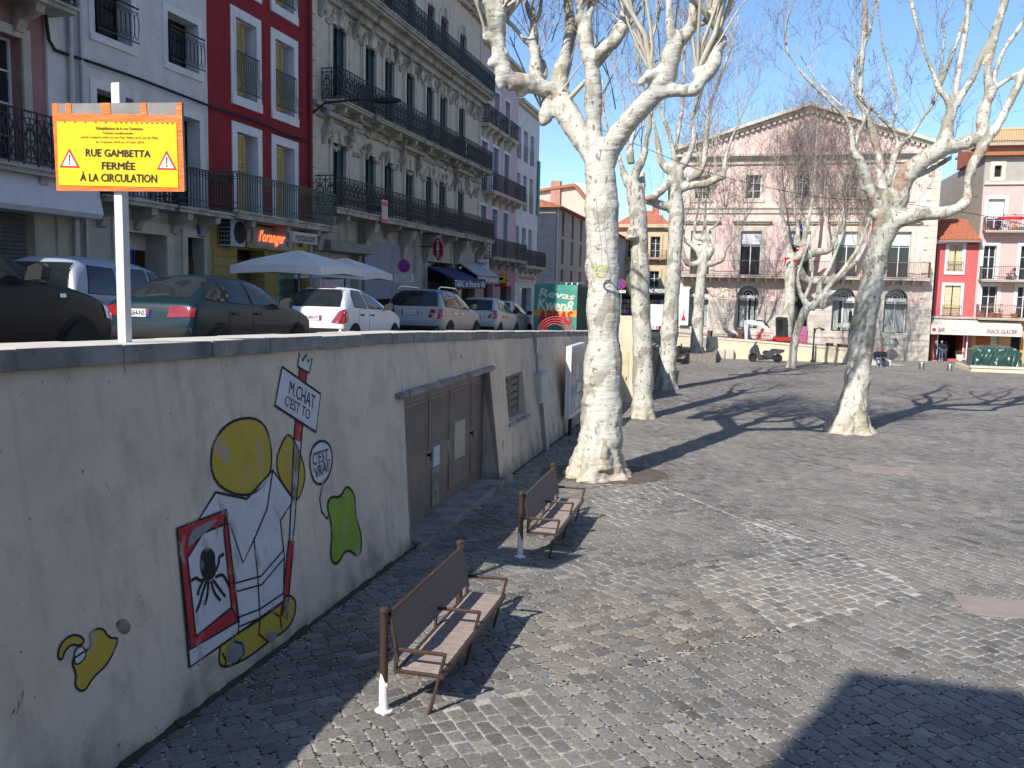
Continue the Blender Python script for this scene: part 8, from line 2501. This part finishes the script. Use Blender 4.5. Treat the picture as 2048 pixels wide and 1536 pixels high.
# green container with spray-painted letters, and red hose coil
UCN = 37.5
v0, zt_ = onu(1069, 568, UCN); v1, _ = onu(1155, 575, UCN)
g = zst(UCN); t = thing('site_container', 'green site container with pale spray-painted letters and an orange band', 'container', S(UCN, v0, g), ROT_F)
Wc = v0 - v1; hc = zt_ - g
M_CONT = mat('green_container', (.06, .30, .24), (.05, .25, .2), rough=.6, scale=2, dirt=(.3, .4, .33), dlo=.6, dhi=.8, dstretch=(1, 1, 1)); M_CONTD = mat('dark_green_side', (.035, .06, .055), (.05, .08, .07), rough=.6)
b = MB(); b.box(0, Wc, 0, .06, 0, hc, 0); b.box(0, Wc, .06, 2.6, 0, hc - .02, 1); b.build('box', [M_CONT, M_CONTD], t)
b = MB()
for k in range(9): b.box(Wc - .0, Wc + .03, .15 + k * .28, .29 + k * .28, .1, hc - .1)
b.build('corrugation', M_CONTD, t)
zq = onu(1110, 633, UCN)[1] - g; zq2 = onu(1110, 620, UCN)[1] - g
b = MB(); b.box(0, Wc, -.012, 0, zq, zq2, 0); text_quad(b, 'ABRAS', [(Wc * .1, zq2 - .04), (Wc * .9, zq2 - .04), (Wc * .9, zq - .3), (Wc * .1, zq - .3)], lambda x, y: (x, -.016, y), 1, .03, .2); b.build('orange_band', [mat('orange_band', (.68, .34, .04), (.6, .28, .04), rough=.6), MATS['red_paint']], t)
b = MB(); pj = lambda x, y: (x, -.016, y)
text_quad(b, 'Revas', [(Wc * .1, hc * .93), (Wc * .96, hc * .84), (Wc * .94, hc * .72), (Wc * .12, hc * .78)], pj, 0, .02, .25); text_quad(b, 'Kwen8', [(Wc * .08, hc * .74), (Wc * .92, hc * .70), (Wc * .9, hc * .5), (Wc * .1, hc * .54)], pj, 0, .03, .2)
b.build('spray_lettering', mat('pale_spray', (.60, .64, .52), (.5, .58, .45), rough=.8), t)
b = MB(); rg = random.Random(4)
for k in range(7): b.tube([(.3 + k * .25, .5, hc), (.32 + k * .25, .5, hc + .06), (.45 + k * .25, 1.2, hc + .1)], .03, 5)
b.build('top_fittings', M_GALV, t)
u, z = onv(1112, 655, 6.6); g = zst(u) + .12
t = thing('red_hose', 'thick red hose coiled upright behind the coping in front of the green container', 'hose', S(u, 6.6, g), ROT_F)
b = MB(); rr = .60
for k in range(4):
    r = rr - .085 * k; b.tube([(r * 1.15 * math.cos(a * math.tau / 30), -.05 * k + .03 * math.sin(a), max(.05, z - g - .2 + r * math.sin(a * math.tau / 30))) for a in range(30)], .024, 7, closed=True)
b.build('coil', mat('red_hose_rubber', (.45, .04, .05), (.36, .03, .04), rough=.4), t, smooth=True)

# kiosk with green dome awning beyond the wall end
UKI = 58.0
v0, _ = onu(1222, 600, UKI); v1, _ = onu(1336, 600, UKI); g = zst(UKI)
t = thing('news_kiosk', 'dark newspaper kiosk with green rounded awning and bright magazine racks, between the trunks', 'kiosk', S(UKI, v0, g), ROT_F)
Wk = v0 - v1; zt_ = onu(1280, 588, UKI)[1] - g
b = MB(); b.box(0, Wk, 1.2, 4, 0, zt_); b.build('body', mat('kiosk_green', (.03, .045, .04), (.045, .06, .05), rough=.5), t)
b = MB(); b.box(-.1, Wk + .1, -.2, 4.1, zt_, zt_ + .45); fa = b.build('fascia', mat('kiosk_fascia', (.035, .045, .04), rough=.4), t)
b = MB(); text_quad(b, 'TABAC PRESSE', [(Wk * .55, .35), (Wk * .95, .35), (Wk * .95, .12), (Wk * .55, .12)], lambda x, y: (x, -.205, zt_ + y), 0, .02); b.build('lettering', M_TEXTW, fa)
xk0, xk1 = v0 - onu(1246, 560, UKI)[0], v0 - onu(1298, 560, UKI)[0]; zd = onu(1270, 536, UKI)[1] - g
b = MB(); n = 10; cxk = (xk0 + xk1) / 2; rk = (xk1 - xk0) / 2
vs = []
for i in range(n + 1):
    for j in range(n + 1):
        a, c = math.pi * i / n, math.pi / 2 * j / n
        vs.append((cxk - rk * math.cos(a) * math.cos(c), -1.1 * math.sin(a) * math.cos(c), zt_ - .1 + (zd - zt_ + .1) * math.sin(c)))
b.add(vs, [(i * (n + 1) + j, i * (n + 1) + j + 1, (i + 1) * (n + 1) + j + 1, (i + 1) * (n + 1) + j) for i in range(n) for j in range(n)]); b.build('dome_awning', mat('olive_canvas', (.055, .07, .035), (.075, .09, .05), rough=.8), t, smooth=True)
b = MB(); rg = random.Random(9)
mm = [mat('magazine_%s' % n, c, rough=.5) for n, c in (('white', (.6, .6, .6)), ('pink', (.6, .25, .35)), ('red', (.5, .08, .06)), ('yellow', (.6, .5, .12)), ('blue', (.12, .22, .45)))]
for i in range(16):
    for j in range(6):
        x = Wk * .08 + i * Wk * .055; b.box(x, x + Wk * .046, 1.05, 1.12, .5 + j * .34, .78 + j * .34, rg.randrange(5))
b.build('magazine_rack', mm, t)
b = MB(); b.box(Wk * .7, Wk * .95, -.3, -.2, .8, 2.2); b.build('white_panel', M_WHITE, t)
# round traffic signs seen from behind, finger post, lamp posts on the far side
def far(px, py, **k):
    p = ground(px, py); return p


p = ground(1776, 721)
t = thing('round_signs_back', 'two round grey road signs on one pole seen from behind, near the seated pair', 'road sign', p, R(-12))
hh = (721 - 652) * p.y / FPX
MB().tube([(0, 0, 0), (0, 0, hh)], .045, 8).build('pole', M_GALV, t)
for k, zz in enumerate((hh - .42, hh - 1.35)):
    b = MB(); b.lathe([(.42, -.02), (.42, .02)], (0, .05, zz), 20, 'y'); b.box(-.45, .45, -.04, .03, zz - .06, zz + .06); b.build('disc', mat('sign_back', (.40, .40, .34), (.33, .33, .28), rough=.6), t)
for k, (px, py, top, lab) in enumerate([(1625, 724, 655, 'black lamp post with a drooping head right of the scooter'), (1695, 722, 640, 'black post carrying a pale arrow board, left of the leaning plane tree')]):
    p = ground(px, py); hh = (py - top) * p.y / FPX
    t = thing('street_post', lab, 'post', p, R(-12), 'black posts by the terrace')
    b = MB(); b.lathe([(.16, 0), (.16, .1), (.08, .18), (.07, 1.1), (.055, 1.2), (.05, hh)], (0, 0, 0), 10); b.build('pole', M_IRON, t, smooth=True, angle=40)
    if k == 0:
        b = MB(); b.tube([(0, 0, hh - .5), (.1, 0, hh - .1), (.35, 0, hh), (.5, -.02, hh - .1)], .05, 6); b.ell((.55, 0, hh - .12), .16, .14, .09); b.build('lamp_head', M_IRON, t)
    else:
        b = MB(); zz = hh - .55; b.prism([(-1.15, zz), (.1, zz), (.1, zz + .3), (-1.15, zz + .3)], 'y', -.05, -.01); b.build('arrow_board', mat('pale_green_board', (.55, .58, .48), rough=.5), t)
        b = MB(); b.box(-.12, .12, -.16, .1, hh - .1, hh + .35); b.ell((0, 0, hh + .5), .13, .13, .18); b.build('lantern', M_IRON, t)
# steel bollards, rusty planters on the terrace
first = None
for k, (px, py, lab) in enumerate([(1843, 739, 'short steel bollard in front of the bar, left one'), (1899, 743, 'short steel bollard in front of the bar, right one, nearer the tarpaulin')]):
    p = ground(px, py)
    if first is None:
        t = thing('bollard', lab, 'bollard', p, 0, 'steel bollards')
        b = MB(); b.lathe([(.17, 0), (.17, .42), (.15, .46), (.001, .465)], (0, 0, 0), 16); b.build('body', M_STEEL, t, smooth=True, angle=40); b = MB(); b.lathe([(.178, .36), (.178, .40)], (0, 0, 0), 16); b.build('ring', M_CHROME, t); first = t
    else: t = copy_tree(first); t.location = p; t['label'] = lab
for k, (px, py0, py1, r, lab) in enumerate([(1419.5, 676, 661, .2, 'rusty round post on the terrace, leftmost'), (1461, 681, 671, .23, 'short rusty drum on the terrace left of the excavator bucket'), (1481, 684, 666, .2, 'rusty red drum nearest the excavator bucket'), (1658, 708, 697, .25, 'rusty drum left of the tall one behind the lamp post'), (1678.5, 708, 688, .2, 'tallest rusty post behind the arrow board'), (1688, 710, 699, .22, 'small rusty drum right of the tallest post')]):
    u = 67.9; v, z = onu(px, py0, u); zt_ = onu(px, py1, u)[1]; z = zt_v(v)
    t = thing('rusty_drum', lab, 'planter', S(u, v, z - .015), ROT_F, 'rusty drums on the terrace')
    b = MB(); hh = max(.35, zt_ - z); b.lathe([(r * .9, 0), (r, hh * .9), (r * 1.12, hh * .92), (r * 1.12, hh), (r * .8, hh), (r * .8, hh - .06), (.001, hh - .06)], (0, 0, 0), 14); b.build('body', mat('rust_steel', (.16, .065, .04), (.11, .045, .03), rough=.8, scale=6), t, smooth=True, angle=40)
# ------------------------------------------------------------------ scooter
p = ground(1531, 724.5)
t = thing('scooter', 'grey and black maxi scooter on its stand before the yellow terrace wall', 'scooter', p, R(-14))
k = 72 * p.y / FPX / 2.22 * .97
M_SCG = mat('gunmetal_paint', (.085, .095, .11), (.07, .08, .095), rough=.3, coat=1, metal=.4); M_SEATB = mat('black_seat', (.02, .02, .022), rough=.5)
sc = lambda pts: [(x * k, z * k) for x, z in pts]
for x in (-.80, .74):
    b = MB(); b.lathe([(.17 * k, -.06), (.25 * k, -.075), (.28 * k, -.03), (.28 * k, .03), (.25 * k, .075), (.17 * k, .06)], (x * k, 0, .28 * k), 22, 'y'); w = b.build('wheel', M_BLACK, t, smooth=True, angle=40)
    b = MB(); b.lathe([(.17 * k, -.02), (.17 * k, .02), (.05, .05), (.001, .05)], (x * k, 0, .28 * k), 14, 'y')
    for a in range(5): b.bar((x * k, 0, .28 * k), ((x + .16 * math.cos(a * 1.257)) * k, 0, (.28 + .16 * math.sin(a * 1.257)) * k), .04)
    b.build('rim', M_RIM, w)
def panel(name, pts, y, m, bev=.02): b = MB(); b.prism(sc(pts), 'y', -y, y); return b.build(name, m, t, bevel=bev)
panel('front_fender', [(-1.06, .42), (-.92, .58), (-.72, .60), (-.58, .46), (-.66, .44), (-.8, .52), (-.95, .46)], .09, M_SCG)
panel('front_fairing', [(-1.02, .60), (-.96, .82), (-.78, 1.04), (-.58, 1.06), (-.46, .92), (-.36, .52), (-.16, .34), (-.30, .22), (-.52, .26), (-.64, .52), (-.8, .60)], .24, M_SCG)
panel('footboard', [(-.52, .30), (-.36, .46), (-.18, .44), (.40, .44), (.48, .20), (-.46, .16)], .19, M_SEATB)
panel('rear_body', [(-.22, .62), (-.10, .40), (.25, .30), (.55, .56), (.86, .60), (1.06, .68), (1.10, .84), (.7, .84), (.2, .76)], .2, M_SCG)
panel('engine', [(.05, .36), (.45, .18), (.86, .24), (.86, .38), (.5, .46)], .14, M_SEATB)
panel('seat', [(-.22, .64), (-.1, .74), (.20, .74), (.34, .86), (.66, .86), (.94, .84), (.98, .78), (.6, .78), (.2, .70), (-.1, .64)], .17, M_SEATB, .03)
panel('windscreen', [(-.86, .88), (-.66, 1.30), (-.62, 1.30), (-.68, 1.02)], .17, mat('smoked_screen', (.03, .035, .04), rough=.08))
panel('tail_light', [(1.06, .70), (1.10, .72), (1.09, .78), (1.05, .78)], .1, M_LAMPR, .005)
b = MB(); b.tube([(-.52 * k, -.34 * k, 1.06 * k), (-.60 * k, -.1, 1.0 * k), (-.60 * k, .1, 1.0 * k), (-.52 * k, .34 * k, 1.06 * k)], .022, 7)
b.bar((-.6 * k, 0, .95 * k), (-.80 * k, 0, .28 * k), .06); b.build('handlebar', M_SEATB, t)
for s in (-1, 1): b = MB(); b.tube([(-.56 * k, s * .2, 1.03 * k), (-.62 * k, s * .3, 1.2 * k)], .01, 5); b.ell((-.62 * k, s * .34, 1.25 * k), .03, .09, .06); b.build('mirror', M_SEATB, t, smooth=True)
b = MB(); b.bar((.1 * k, -.1, .22 * k), (.0, -.26, 0), .03); b.bar((.1 * k, .1, .22 * k), (.0, .26, 0), .03); b.build('stand', M_GREYM, t)

# ------------------------------------------------------------------ mini excavator and barriers on the terrace
UX = 69.3
M_XW = mat('white_boom', (.66, .67, .68), (.56, .57, .58), rough=.45, scale=4)
Zx = lambda x, y: (1400 + x / 5.486, 620 + y / 5.486)
v0, z0 = onu(*Zx(700, 380), UX); zg = zt_v(v0)
t = thing('mini_excavator', 'white and black mini excavator with raised arm on the terrace behind the scooter', 'excavator', S(UX, v0, zg), ROT_F)
def xp(pts): return [((v0 - onu(*Zx(*q), UX)[0]), onu(*Zx(*q), UX)[1] - zg) for q in pts]
def xpan(name, pts, y, m, y0=0.0, bev=.02): b = MB(); b.prism(xp(pts), 'y', y0 - y, y0 + y); return b.build(name, m, t, bevel=bev)
xpan('boom', [(520, 108), (600, 118), (690, 140), (760, 215), (812, 285), (790, 305), (735, 245), (670, 175), (600, 162), (522, 150)], .16, M_XW)
xpan('dipper', [(486, 118), (530, 108), (532, 180), (520, 250), (492, 252), (480, 200)], .13, mat('bluish_white_steel', (.48, .55, .60), (.4, .46, .5), rough=.4))
xpan('bucket', [(492, 246), (520, 246), (518, 320), (512, 336), (494, 334)], .3, M_XW)
b = MB(); q = xp([(612, 122), (700, 132), (760, 205)]); b.tube([(x, -.2, z + .08) for x, z in q], .05, 6); b.build('hydraulic_ram', M_BLACK, t)
cb = xpan('cab', [(832, 92), (850, 80), (950, 80), (960, 300), (838, 300)], .6, M_PLAST, .2)
xpan('cab_window', [(845, 105), (905, 105), (905, 220), (850, 260)], .62, M_CARGL, .2, 0)
xpan('upper_body', [(800, 296), (1000, 296), (1000, 345), (800, 345)], .7, mat('red_machine_paint', (.4, .03, .03), rough=.4), .2)
for s in (-1, 1): b = MB(); b.prism(xp([(725, 348), (745, 338), (985, 338), (1000, 355), (985, 376), (745, 376)]), 'y', .2 + s * .62 - .16, .2 + s * .62 + .16); b.build('track', M_BLACK, t, bevel=.04)
for i, (xa, xb, y0, y1, lab) in enumerate([(612, 700, 268, 350, 'red and white plastic barrier below the excavator boom'), (716, 800, 280, 362, 'red plastic barrier left of the excavator cab'), (1085, 1158, 320, 420, 'red plastic barrier right of the forked tree, beside the pink panel'), (430, 462, 250, 345, 'narrow red barrier end left of the excavator bucket')]):
    u = 68.2; va, za = onu(*Zx(xa, y1), u); vb, zb_ = onu(*Zx(xb, y0), u); zz = zt_v(va)
    b_ = thing('barrier', lab, 'barrier', S(u, va, zz), ROT_F, 'red site barriers'); w = va - vb; h = max(.7, zb_ - zz)
    b = MB(); b.bar((0, 0, h), (w, 0, h), .06); b.bar((0, 0, h * .35), (w, 0, h * .35), .05); n = max(2, int(w / .16))
    for j in range(n + 1): b.bar((w * j / n, 0, h * .1), (w * j / n, 0, h), .035)
    b.build('rails', M_RED, b_); b = MB()
    for x in (.08, w - .08): b.box(x - .05, x + .05, -.25, .25, 0, .08)
    b.build('foot', M_RED, b_)
u = 70.0; va, za = onu(*Zx(1088, 372), u); vb, zb_ = onu(*Zx(1176, 180), u)
t = thing('pink_hoarding', 'tall faded pink board standing behind the forked tree', 'hoarding', S(u, va, zt_v(va)), ROT_F)
MB().box(0, va - vb, 0, .06, .1, zb_ - zt_v(va)).build('board', mat('magenta_board', (.40, .13, .24), (.34, .1, .2), rough=.6), t)
b = MB(); b.box(.05, .12, -.3, .35, 0, .1); b.box(va - vb - .12, va - vb - .05, -.3, .35, 0, .1); b.build('foot', M_GREYM, t)
for i, (px, py) in enumerate(((1573, 517), (1592, 521))):
    q = at_depth(px, py, 65.7); t = thing('red_ribbon', ('red ribbon bow tied on the stout tree, left one', 'red ribbon bow tied on the stout tree, right one')[i], 'ribbon', q, 0, 'red ribbons')
    b = MB(); b.ell((-.1, 0, 0), .13, .06, .09, 8, 5); b.ell((.1, 0, .02), .13, .06, .09, 8, 5); b.prism([(-.06, 0), (.02, 0), (-.02, -.35), (-.12, -.33)], 'y', -.02, .01); b.build('bow', M_RED, t, smooth=True)

# ------------------------------------------------------------------ people
M_SKIN = mat('skin', (.42, .24, .17), (.36, .20, .14), rough=.6); M_HAIRD = mat('dark_hair', (.02, .015, .012), rough=.7); M_HAIRG = mat('grey_hair', (.30, .29, .28), rough=.8)
M_JEAN = mat('blue_jeans', (.10, .15, .27), (.07, .11, .2), rough=.9, scale=8); M_BLKC = mat('black_cloth', (.014, .014, .017), (.022, .022, .025), rough=.9); M_NAVY = mat('navy_jacket', (.018, .024, .045), (.012, .016, .03), rough=.85); M_GREYC = mat('grey_trousers', (.10, .10, .11), rough=.9); M_SHOE = mat('pale_shoes', (.5, .5, .48), rough=.6)


def person(label, loc, rot, J, top, legs, shoes, hair, s=1.0, cap=None, group=None):
    """J: joints (x right, y forward, z up) for a 1.72 m figure; the figure looks along +y"""
    t = thing('person', label, 'person', loc, rot, group); t.scale = (s, s, s)
    segs = []

    def seg(a, c, ra, rc, m): segs.append((Vector(a), Vector(c), ra, rc, m))
    SK, TP, LG, SH = 0, 1, 2, 3
    pel, ch, nk, hd = (Vector(J[q]) for q in ('pelvis', 'chest', 'neck', 'head'))
    for sd in (-.055, .055):
        seg(pel + Vector((sd * 1.3, 0, -.02)), pel + Vector((sd, 0, .14)), .115, .105, LG); seg(pel + Vector((sd, 0, .14)), ch + Vector((sd * 1.7, 0, .0)), .112, .118, TP)
    seg(ch + Vector((-.1, 0, .1)), ch + Vector((.1, 0, .1)), .095, .095, TP)
    seg(ch + Vector((0, 0, .1)), nk, .07, .055, TP); seg(nk, hd + Vector((0, 0, -.04)), .052, .055, SK)
    for q in 'LR':
        sh, el, wr = (Vector(J[n + q]) for n in ('shoulder', 'elbow', 'wrist')); hp, kn, an = (Vector(J[n + q]) for n in ('hip', 'knee', 'ankle'))
        seg(ch + Vector((0, 0, .1)), sh, .08, .072, TP); seg(sh, el, .062, .048, TP); seg(el, wr, .048, .034, TP)
        d = (wr - el).normalized(); o = d.orthogonal().normalized(); pm = wr + d * .09
        seg(wr, pm, .03, .036, SK)
        c = d.cross(o)
        for i, (w, l) in enumerate(((-.028, .062), (-.010, .072), (.010, .068), (.027, .054))):
            a = pm + c * w; m_ = a + d * l * .55 + o * .006; seg(a, m_, .0105, .0098, SK); seg(m_, m_ + d * l * .4 + o * .02, .0098, .0085, SK)
        seg(wr + d * .03 - c * .03, wr + d * .085 - c * .06, .012, .0095, SK)
        seg(hp, kn, .088, .062, LG); seg(kn, an, .06, .043, LG)
        f = Vector(J.get('toe' + q, an + Vector((0, .17, -.05)))); seg(an + Vector((0, -.03, -.045)), f, .042, .036, SH)
    b = MB()
    for a, c, ra, rc, m in segs:
        b.tube([a, c], [ra, rc], 12); b.ell(a, ra, ra, ra, 10, 6); b.ell(c, rc, rc, rc, 10, 6)
    b.ell(hd, .078, .095, .118, 14, 10); b.ell(hd + Vector((0, .05, -.06)), .052, .045, .05, 10, 6); b.tube([hd + Vector((0, .09, .01)), hd + Vector((0, .112, -.025))], [.01, .017], 6)
    for e in (-1, 1): b.ell(hd + Vector((e * .08, 0, -.01)), .014, .024, .035, 8, 5)
    segs.append((hd, hd + Vector((0, .0, .01)), .11, .11, SK))
    o = b.build('body', [M_SKIN, top, legs, shoes], t)
    md = o.modifiers.new('r', 'REMESH'); md.mode = 'VOXEL'; md.voxel_size = .011; md.use_smooth_shade = True
    sm = o.modifiers.new('s', 'SMOOTH'); sm.factor = .5; sm.iterations = 3
    baked(o); me = o.data
    me.materials.clear()
    for m in (M_SKIN, top, legs, shoes): me.materials.append(m)
    n = len(me.polygons); ce = np.empty(n * 3, np.float32); me.polygons.foreach_get('center', ce); ce = ce.reshape(-1, 3)
    best = np.full(n, 1e9); idx = np.zeros(n, np.int32)
    for a, c, ra, rc, m in segs:
        A = np.array(a); D = np.array(c) - A; tt = np.clip(((ce - A) @ D) / max(D @ D, 1e-9), 0, 1)
        ds = np.linalg.norm(ce - A - tt[:, None] * D, axis=1) - (ra + (rc - ra) * tt)
        k_ = ds < best; best[k_] = ds[k_]; idx[k_] = m
    me.polygons.foreach_set('material_index', idx); me.polygons.foreach_set('use_smooth', [True] * n); me.update()
    b = MB(); b.ell(hd + Vector((0, -.018, .028)), .084, .094, .105, 14, 10); b.build('hair', hair, t, smooth=True)
    if cap:
        b = MB(); b.ell(hd + Vector((0, -.005, .06)), .092, .108, .075, 14, 8); b.box(hd.x - .06, hd.x + .06, hd.y + .08, hd.y + .17, hd.z + .045, hd.z + .06); b.build('cap', cap, t, smooth=True)
    b = MB()
    for e in (-1, 1): b.ell(hd + Vector((e * .032, .083, .012)), .012, .008, .008, 8, 5)
    b.build('eyes', M_HAIRD, t); b = MB(); b.ell(hd + Vector((0, .096, -.058)), .024, .006, .006, 8, 5); b.build('mouth', mat('lips', (.3, .1, .09), rough=.6), t)
    return t


STAND = dict(pelvis=(0, 0, .93), chest=(0, .0, 1.25), neck=(0, .0, 1.47), head=(0, .02, 1.60), shoulderL=(-.18, 0, 1.37), shoulderR=(.18, 0, 1.37), elbowL=(-.24, -.02, 1.09), elbowR=(.24, -.02, 1.09), wristL=(-.23, .08, .86), wristR=(.23, .08, .86), hipL=(-.09, 0, .88), hipR=(.09, 0, .88), kneeL=(-.1, .02, .48), kneeR=(.1, .02, .48), ankleL=(-.11, -.01, .09), ankleR=(.11, -.01, .09))
TALK = dict(STAND, elbowL=(-.23, -.03, 1.1), wristL=(-.1, .22, 1.12), elbowR=(.24, .02, 1.1), wristR=(.12, .26, 1.08), kneeL=(-.1, .08, .48), ankleL=(-.12, .02, .09), head=(.02, .05, 1.59))
SIT = dict(pelvis=(0, 0, .50), chest=(0, .05, .82), neck=(0, .1, 1.03), head=(0, .15, 1.15), shoulderL=(-.18, .06, .94), shoulderR=(.18, .06, .94), elbowL=(-.24, .12, .68), elbowR=(.24, .12, .68), wristL=(-.12, .36, .62), wristR=(.12, .36, .60), hipL=(-.09, .02, .48), hipR=(.09, .02, .48), kneeL=(-.13, .44, .50), kneeR=(.13, .44, .50), ankleL=(-.13, .46, .09), ankleR=(.13, .50, .09))
RB = R(-14.4)
for (px, py, ph, rot, J, top, legs, sh, hair, lab) in [
        (1868.5, 723, 42, RB - 1.35, TALK, M_BLKC, M_BLKC, M_SHOE, M_HAIRG, 'person all in black with grey hair standing at the left door of the bar'),
        (1881, 723, 42, RB + .15, STAND, M_NAVY, M_JEAN, M_SHOE, M_HAIRG, 'person in navy jacket and blue jeans seen from behind at the bar doorway'),
        (1890.0, 721.5, 41, RB + .9, TALK, M_BLKC, M_GREYC, M_SHOE, M_HAIRD, 'person in dark jacket and grey trousers, half hidden right of the one in blue jeans')]:
    q = ground(px, py); person(lab, q + Vector((0, 0, .012)), rot, J, top, legs, sh, hair, ph * q.y / FPX / 1.72 * .985, group='people at the bar')
p1 = ground(1765, 733); p2 = ground(1753, 733)
s_ = 37 * p1.y / FPX / 1.27
sb = thing('stone_seat', 'low stone block on which two people sit, right of the leaning plane tree', 'seat', ground(1759, 731), RB)
b = MB(); b.box(-.75, .75, -.02, .45, -.05, .40 * s_); b.build('block', C_TRIM, sb, bevel=.02)
person('seated person in black jacket and red cap leaning forward, right of the seated pair', p1 + UD * .25 + Vector((0, 0, .012)), RB + 3.0, SIT, M_BLKC, M_BLKC, M_BLKC, M_HAIRD, s_, M_RED, 'seated pair')
person('seated person in dark top and blue jeans beside the one with red cap', p2 + UD * .25 + Vector((0, 0, .012)), RB + 3.35, SIT, M_NAVY, M_JEAN, M_SHOE, M_HAIRD, s_, None, 'seated pair')
# plants by the bar
for k, (px, py, m, lab) in enumerate([(1848, 716, M_DARK, 'dark leafy shrub in a pot at the corner of the town hall and the bar'), (1919, 722, M_WHITE, 'small cream planter with dark foliage at the right of the bar doorway')]):
    q = ground(px, py); t = thing('potted_plant', lab, 'plant', q, RB); rg = random.Random(k + 40)
    MB().lathe([(.22, 0), (.3, .5), (.32, .52), (.25, .52)], (0, 0, 0), 12).build('pot', m, t); b = MB()
    for i in range(220):
        c = Vector((rg.gauss(0, .28 if k == 0 else .13), rg.gauss(0, .25 if k == 0 else .13), .6 + abs(rg.gauss(0, .5 if k == 0 else .1)))); d = Vector((rg.uniform(-1, 1), rg.uniform(-1, 1), rg.uniform(-.5, 1))).normalized() * .13; s2 = d.orthogonal().normalized() * .04
        b.add([c, c + d * .5 + s2, c + d, c + d * .5 - s2], [(0, 1, 2, 3)])
    b.build('foliage', M_LEAF, t)
t = thing('overhead_cable', 'thin dark cable strung across the square through the tree crowns', 'cable', at_depth(1300, 300, 34), 0)
b = MB(); P = [at_depth(px, py, 34) - t.location for px, py in [(1180, 250), (1300, 300), (1400, 340), (1527, 373), (1653, 396), (1780, 404), (1960, 430), (2060, 452)]]
b.tube([q[:3] for q in catmull([tuple(q) for q in P], 4)], .014, 4); b.build('cable', M_BLACK, t)
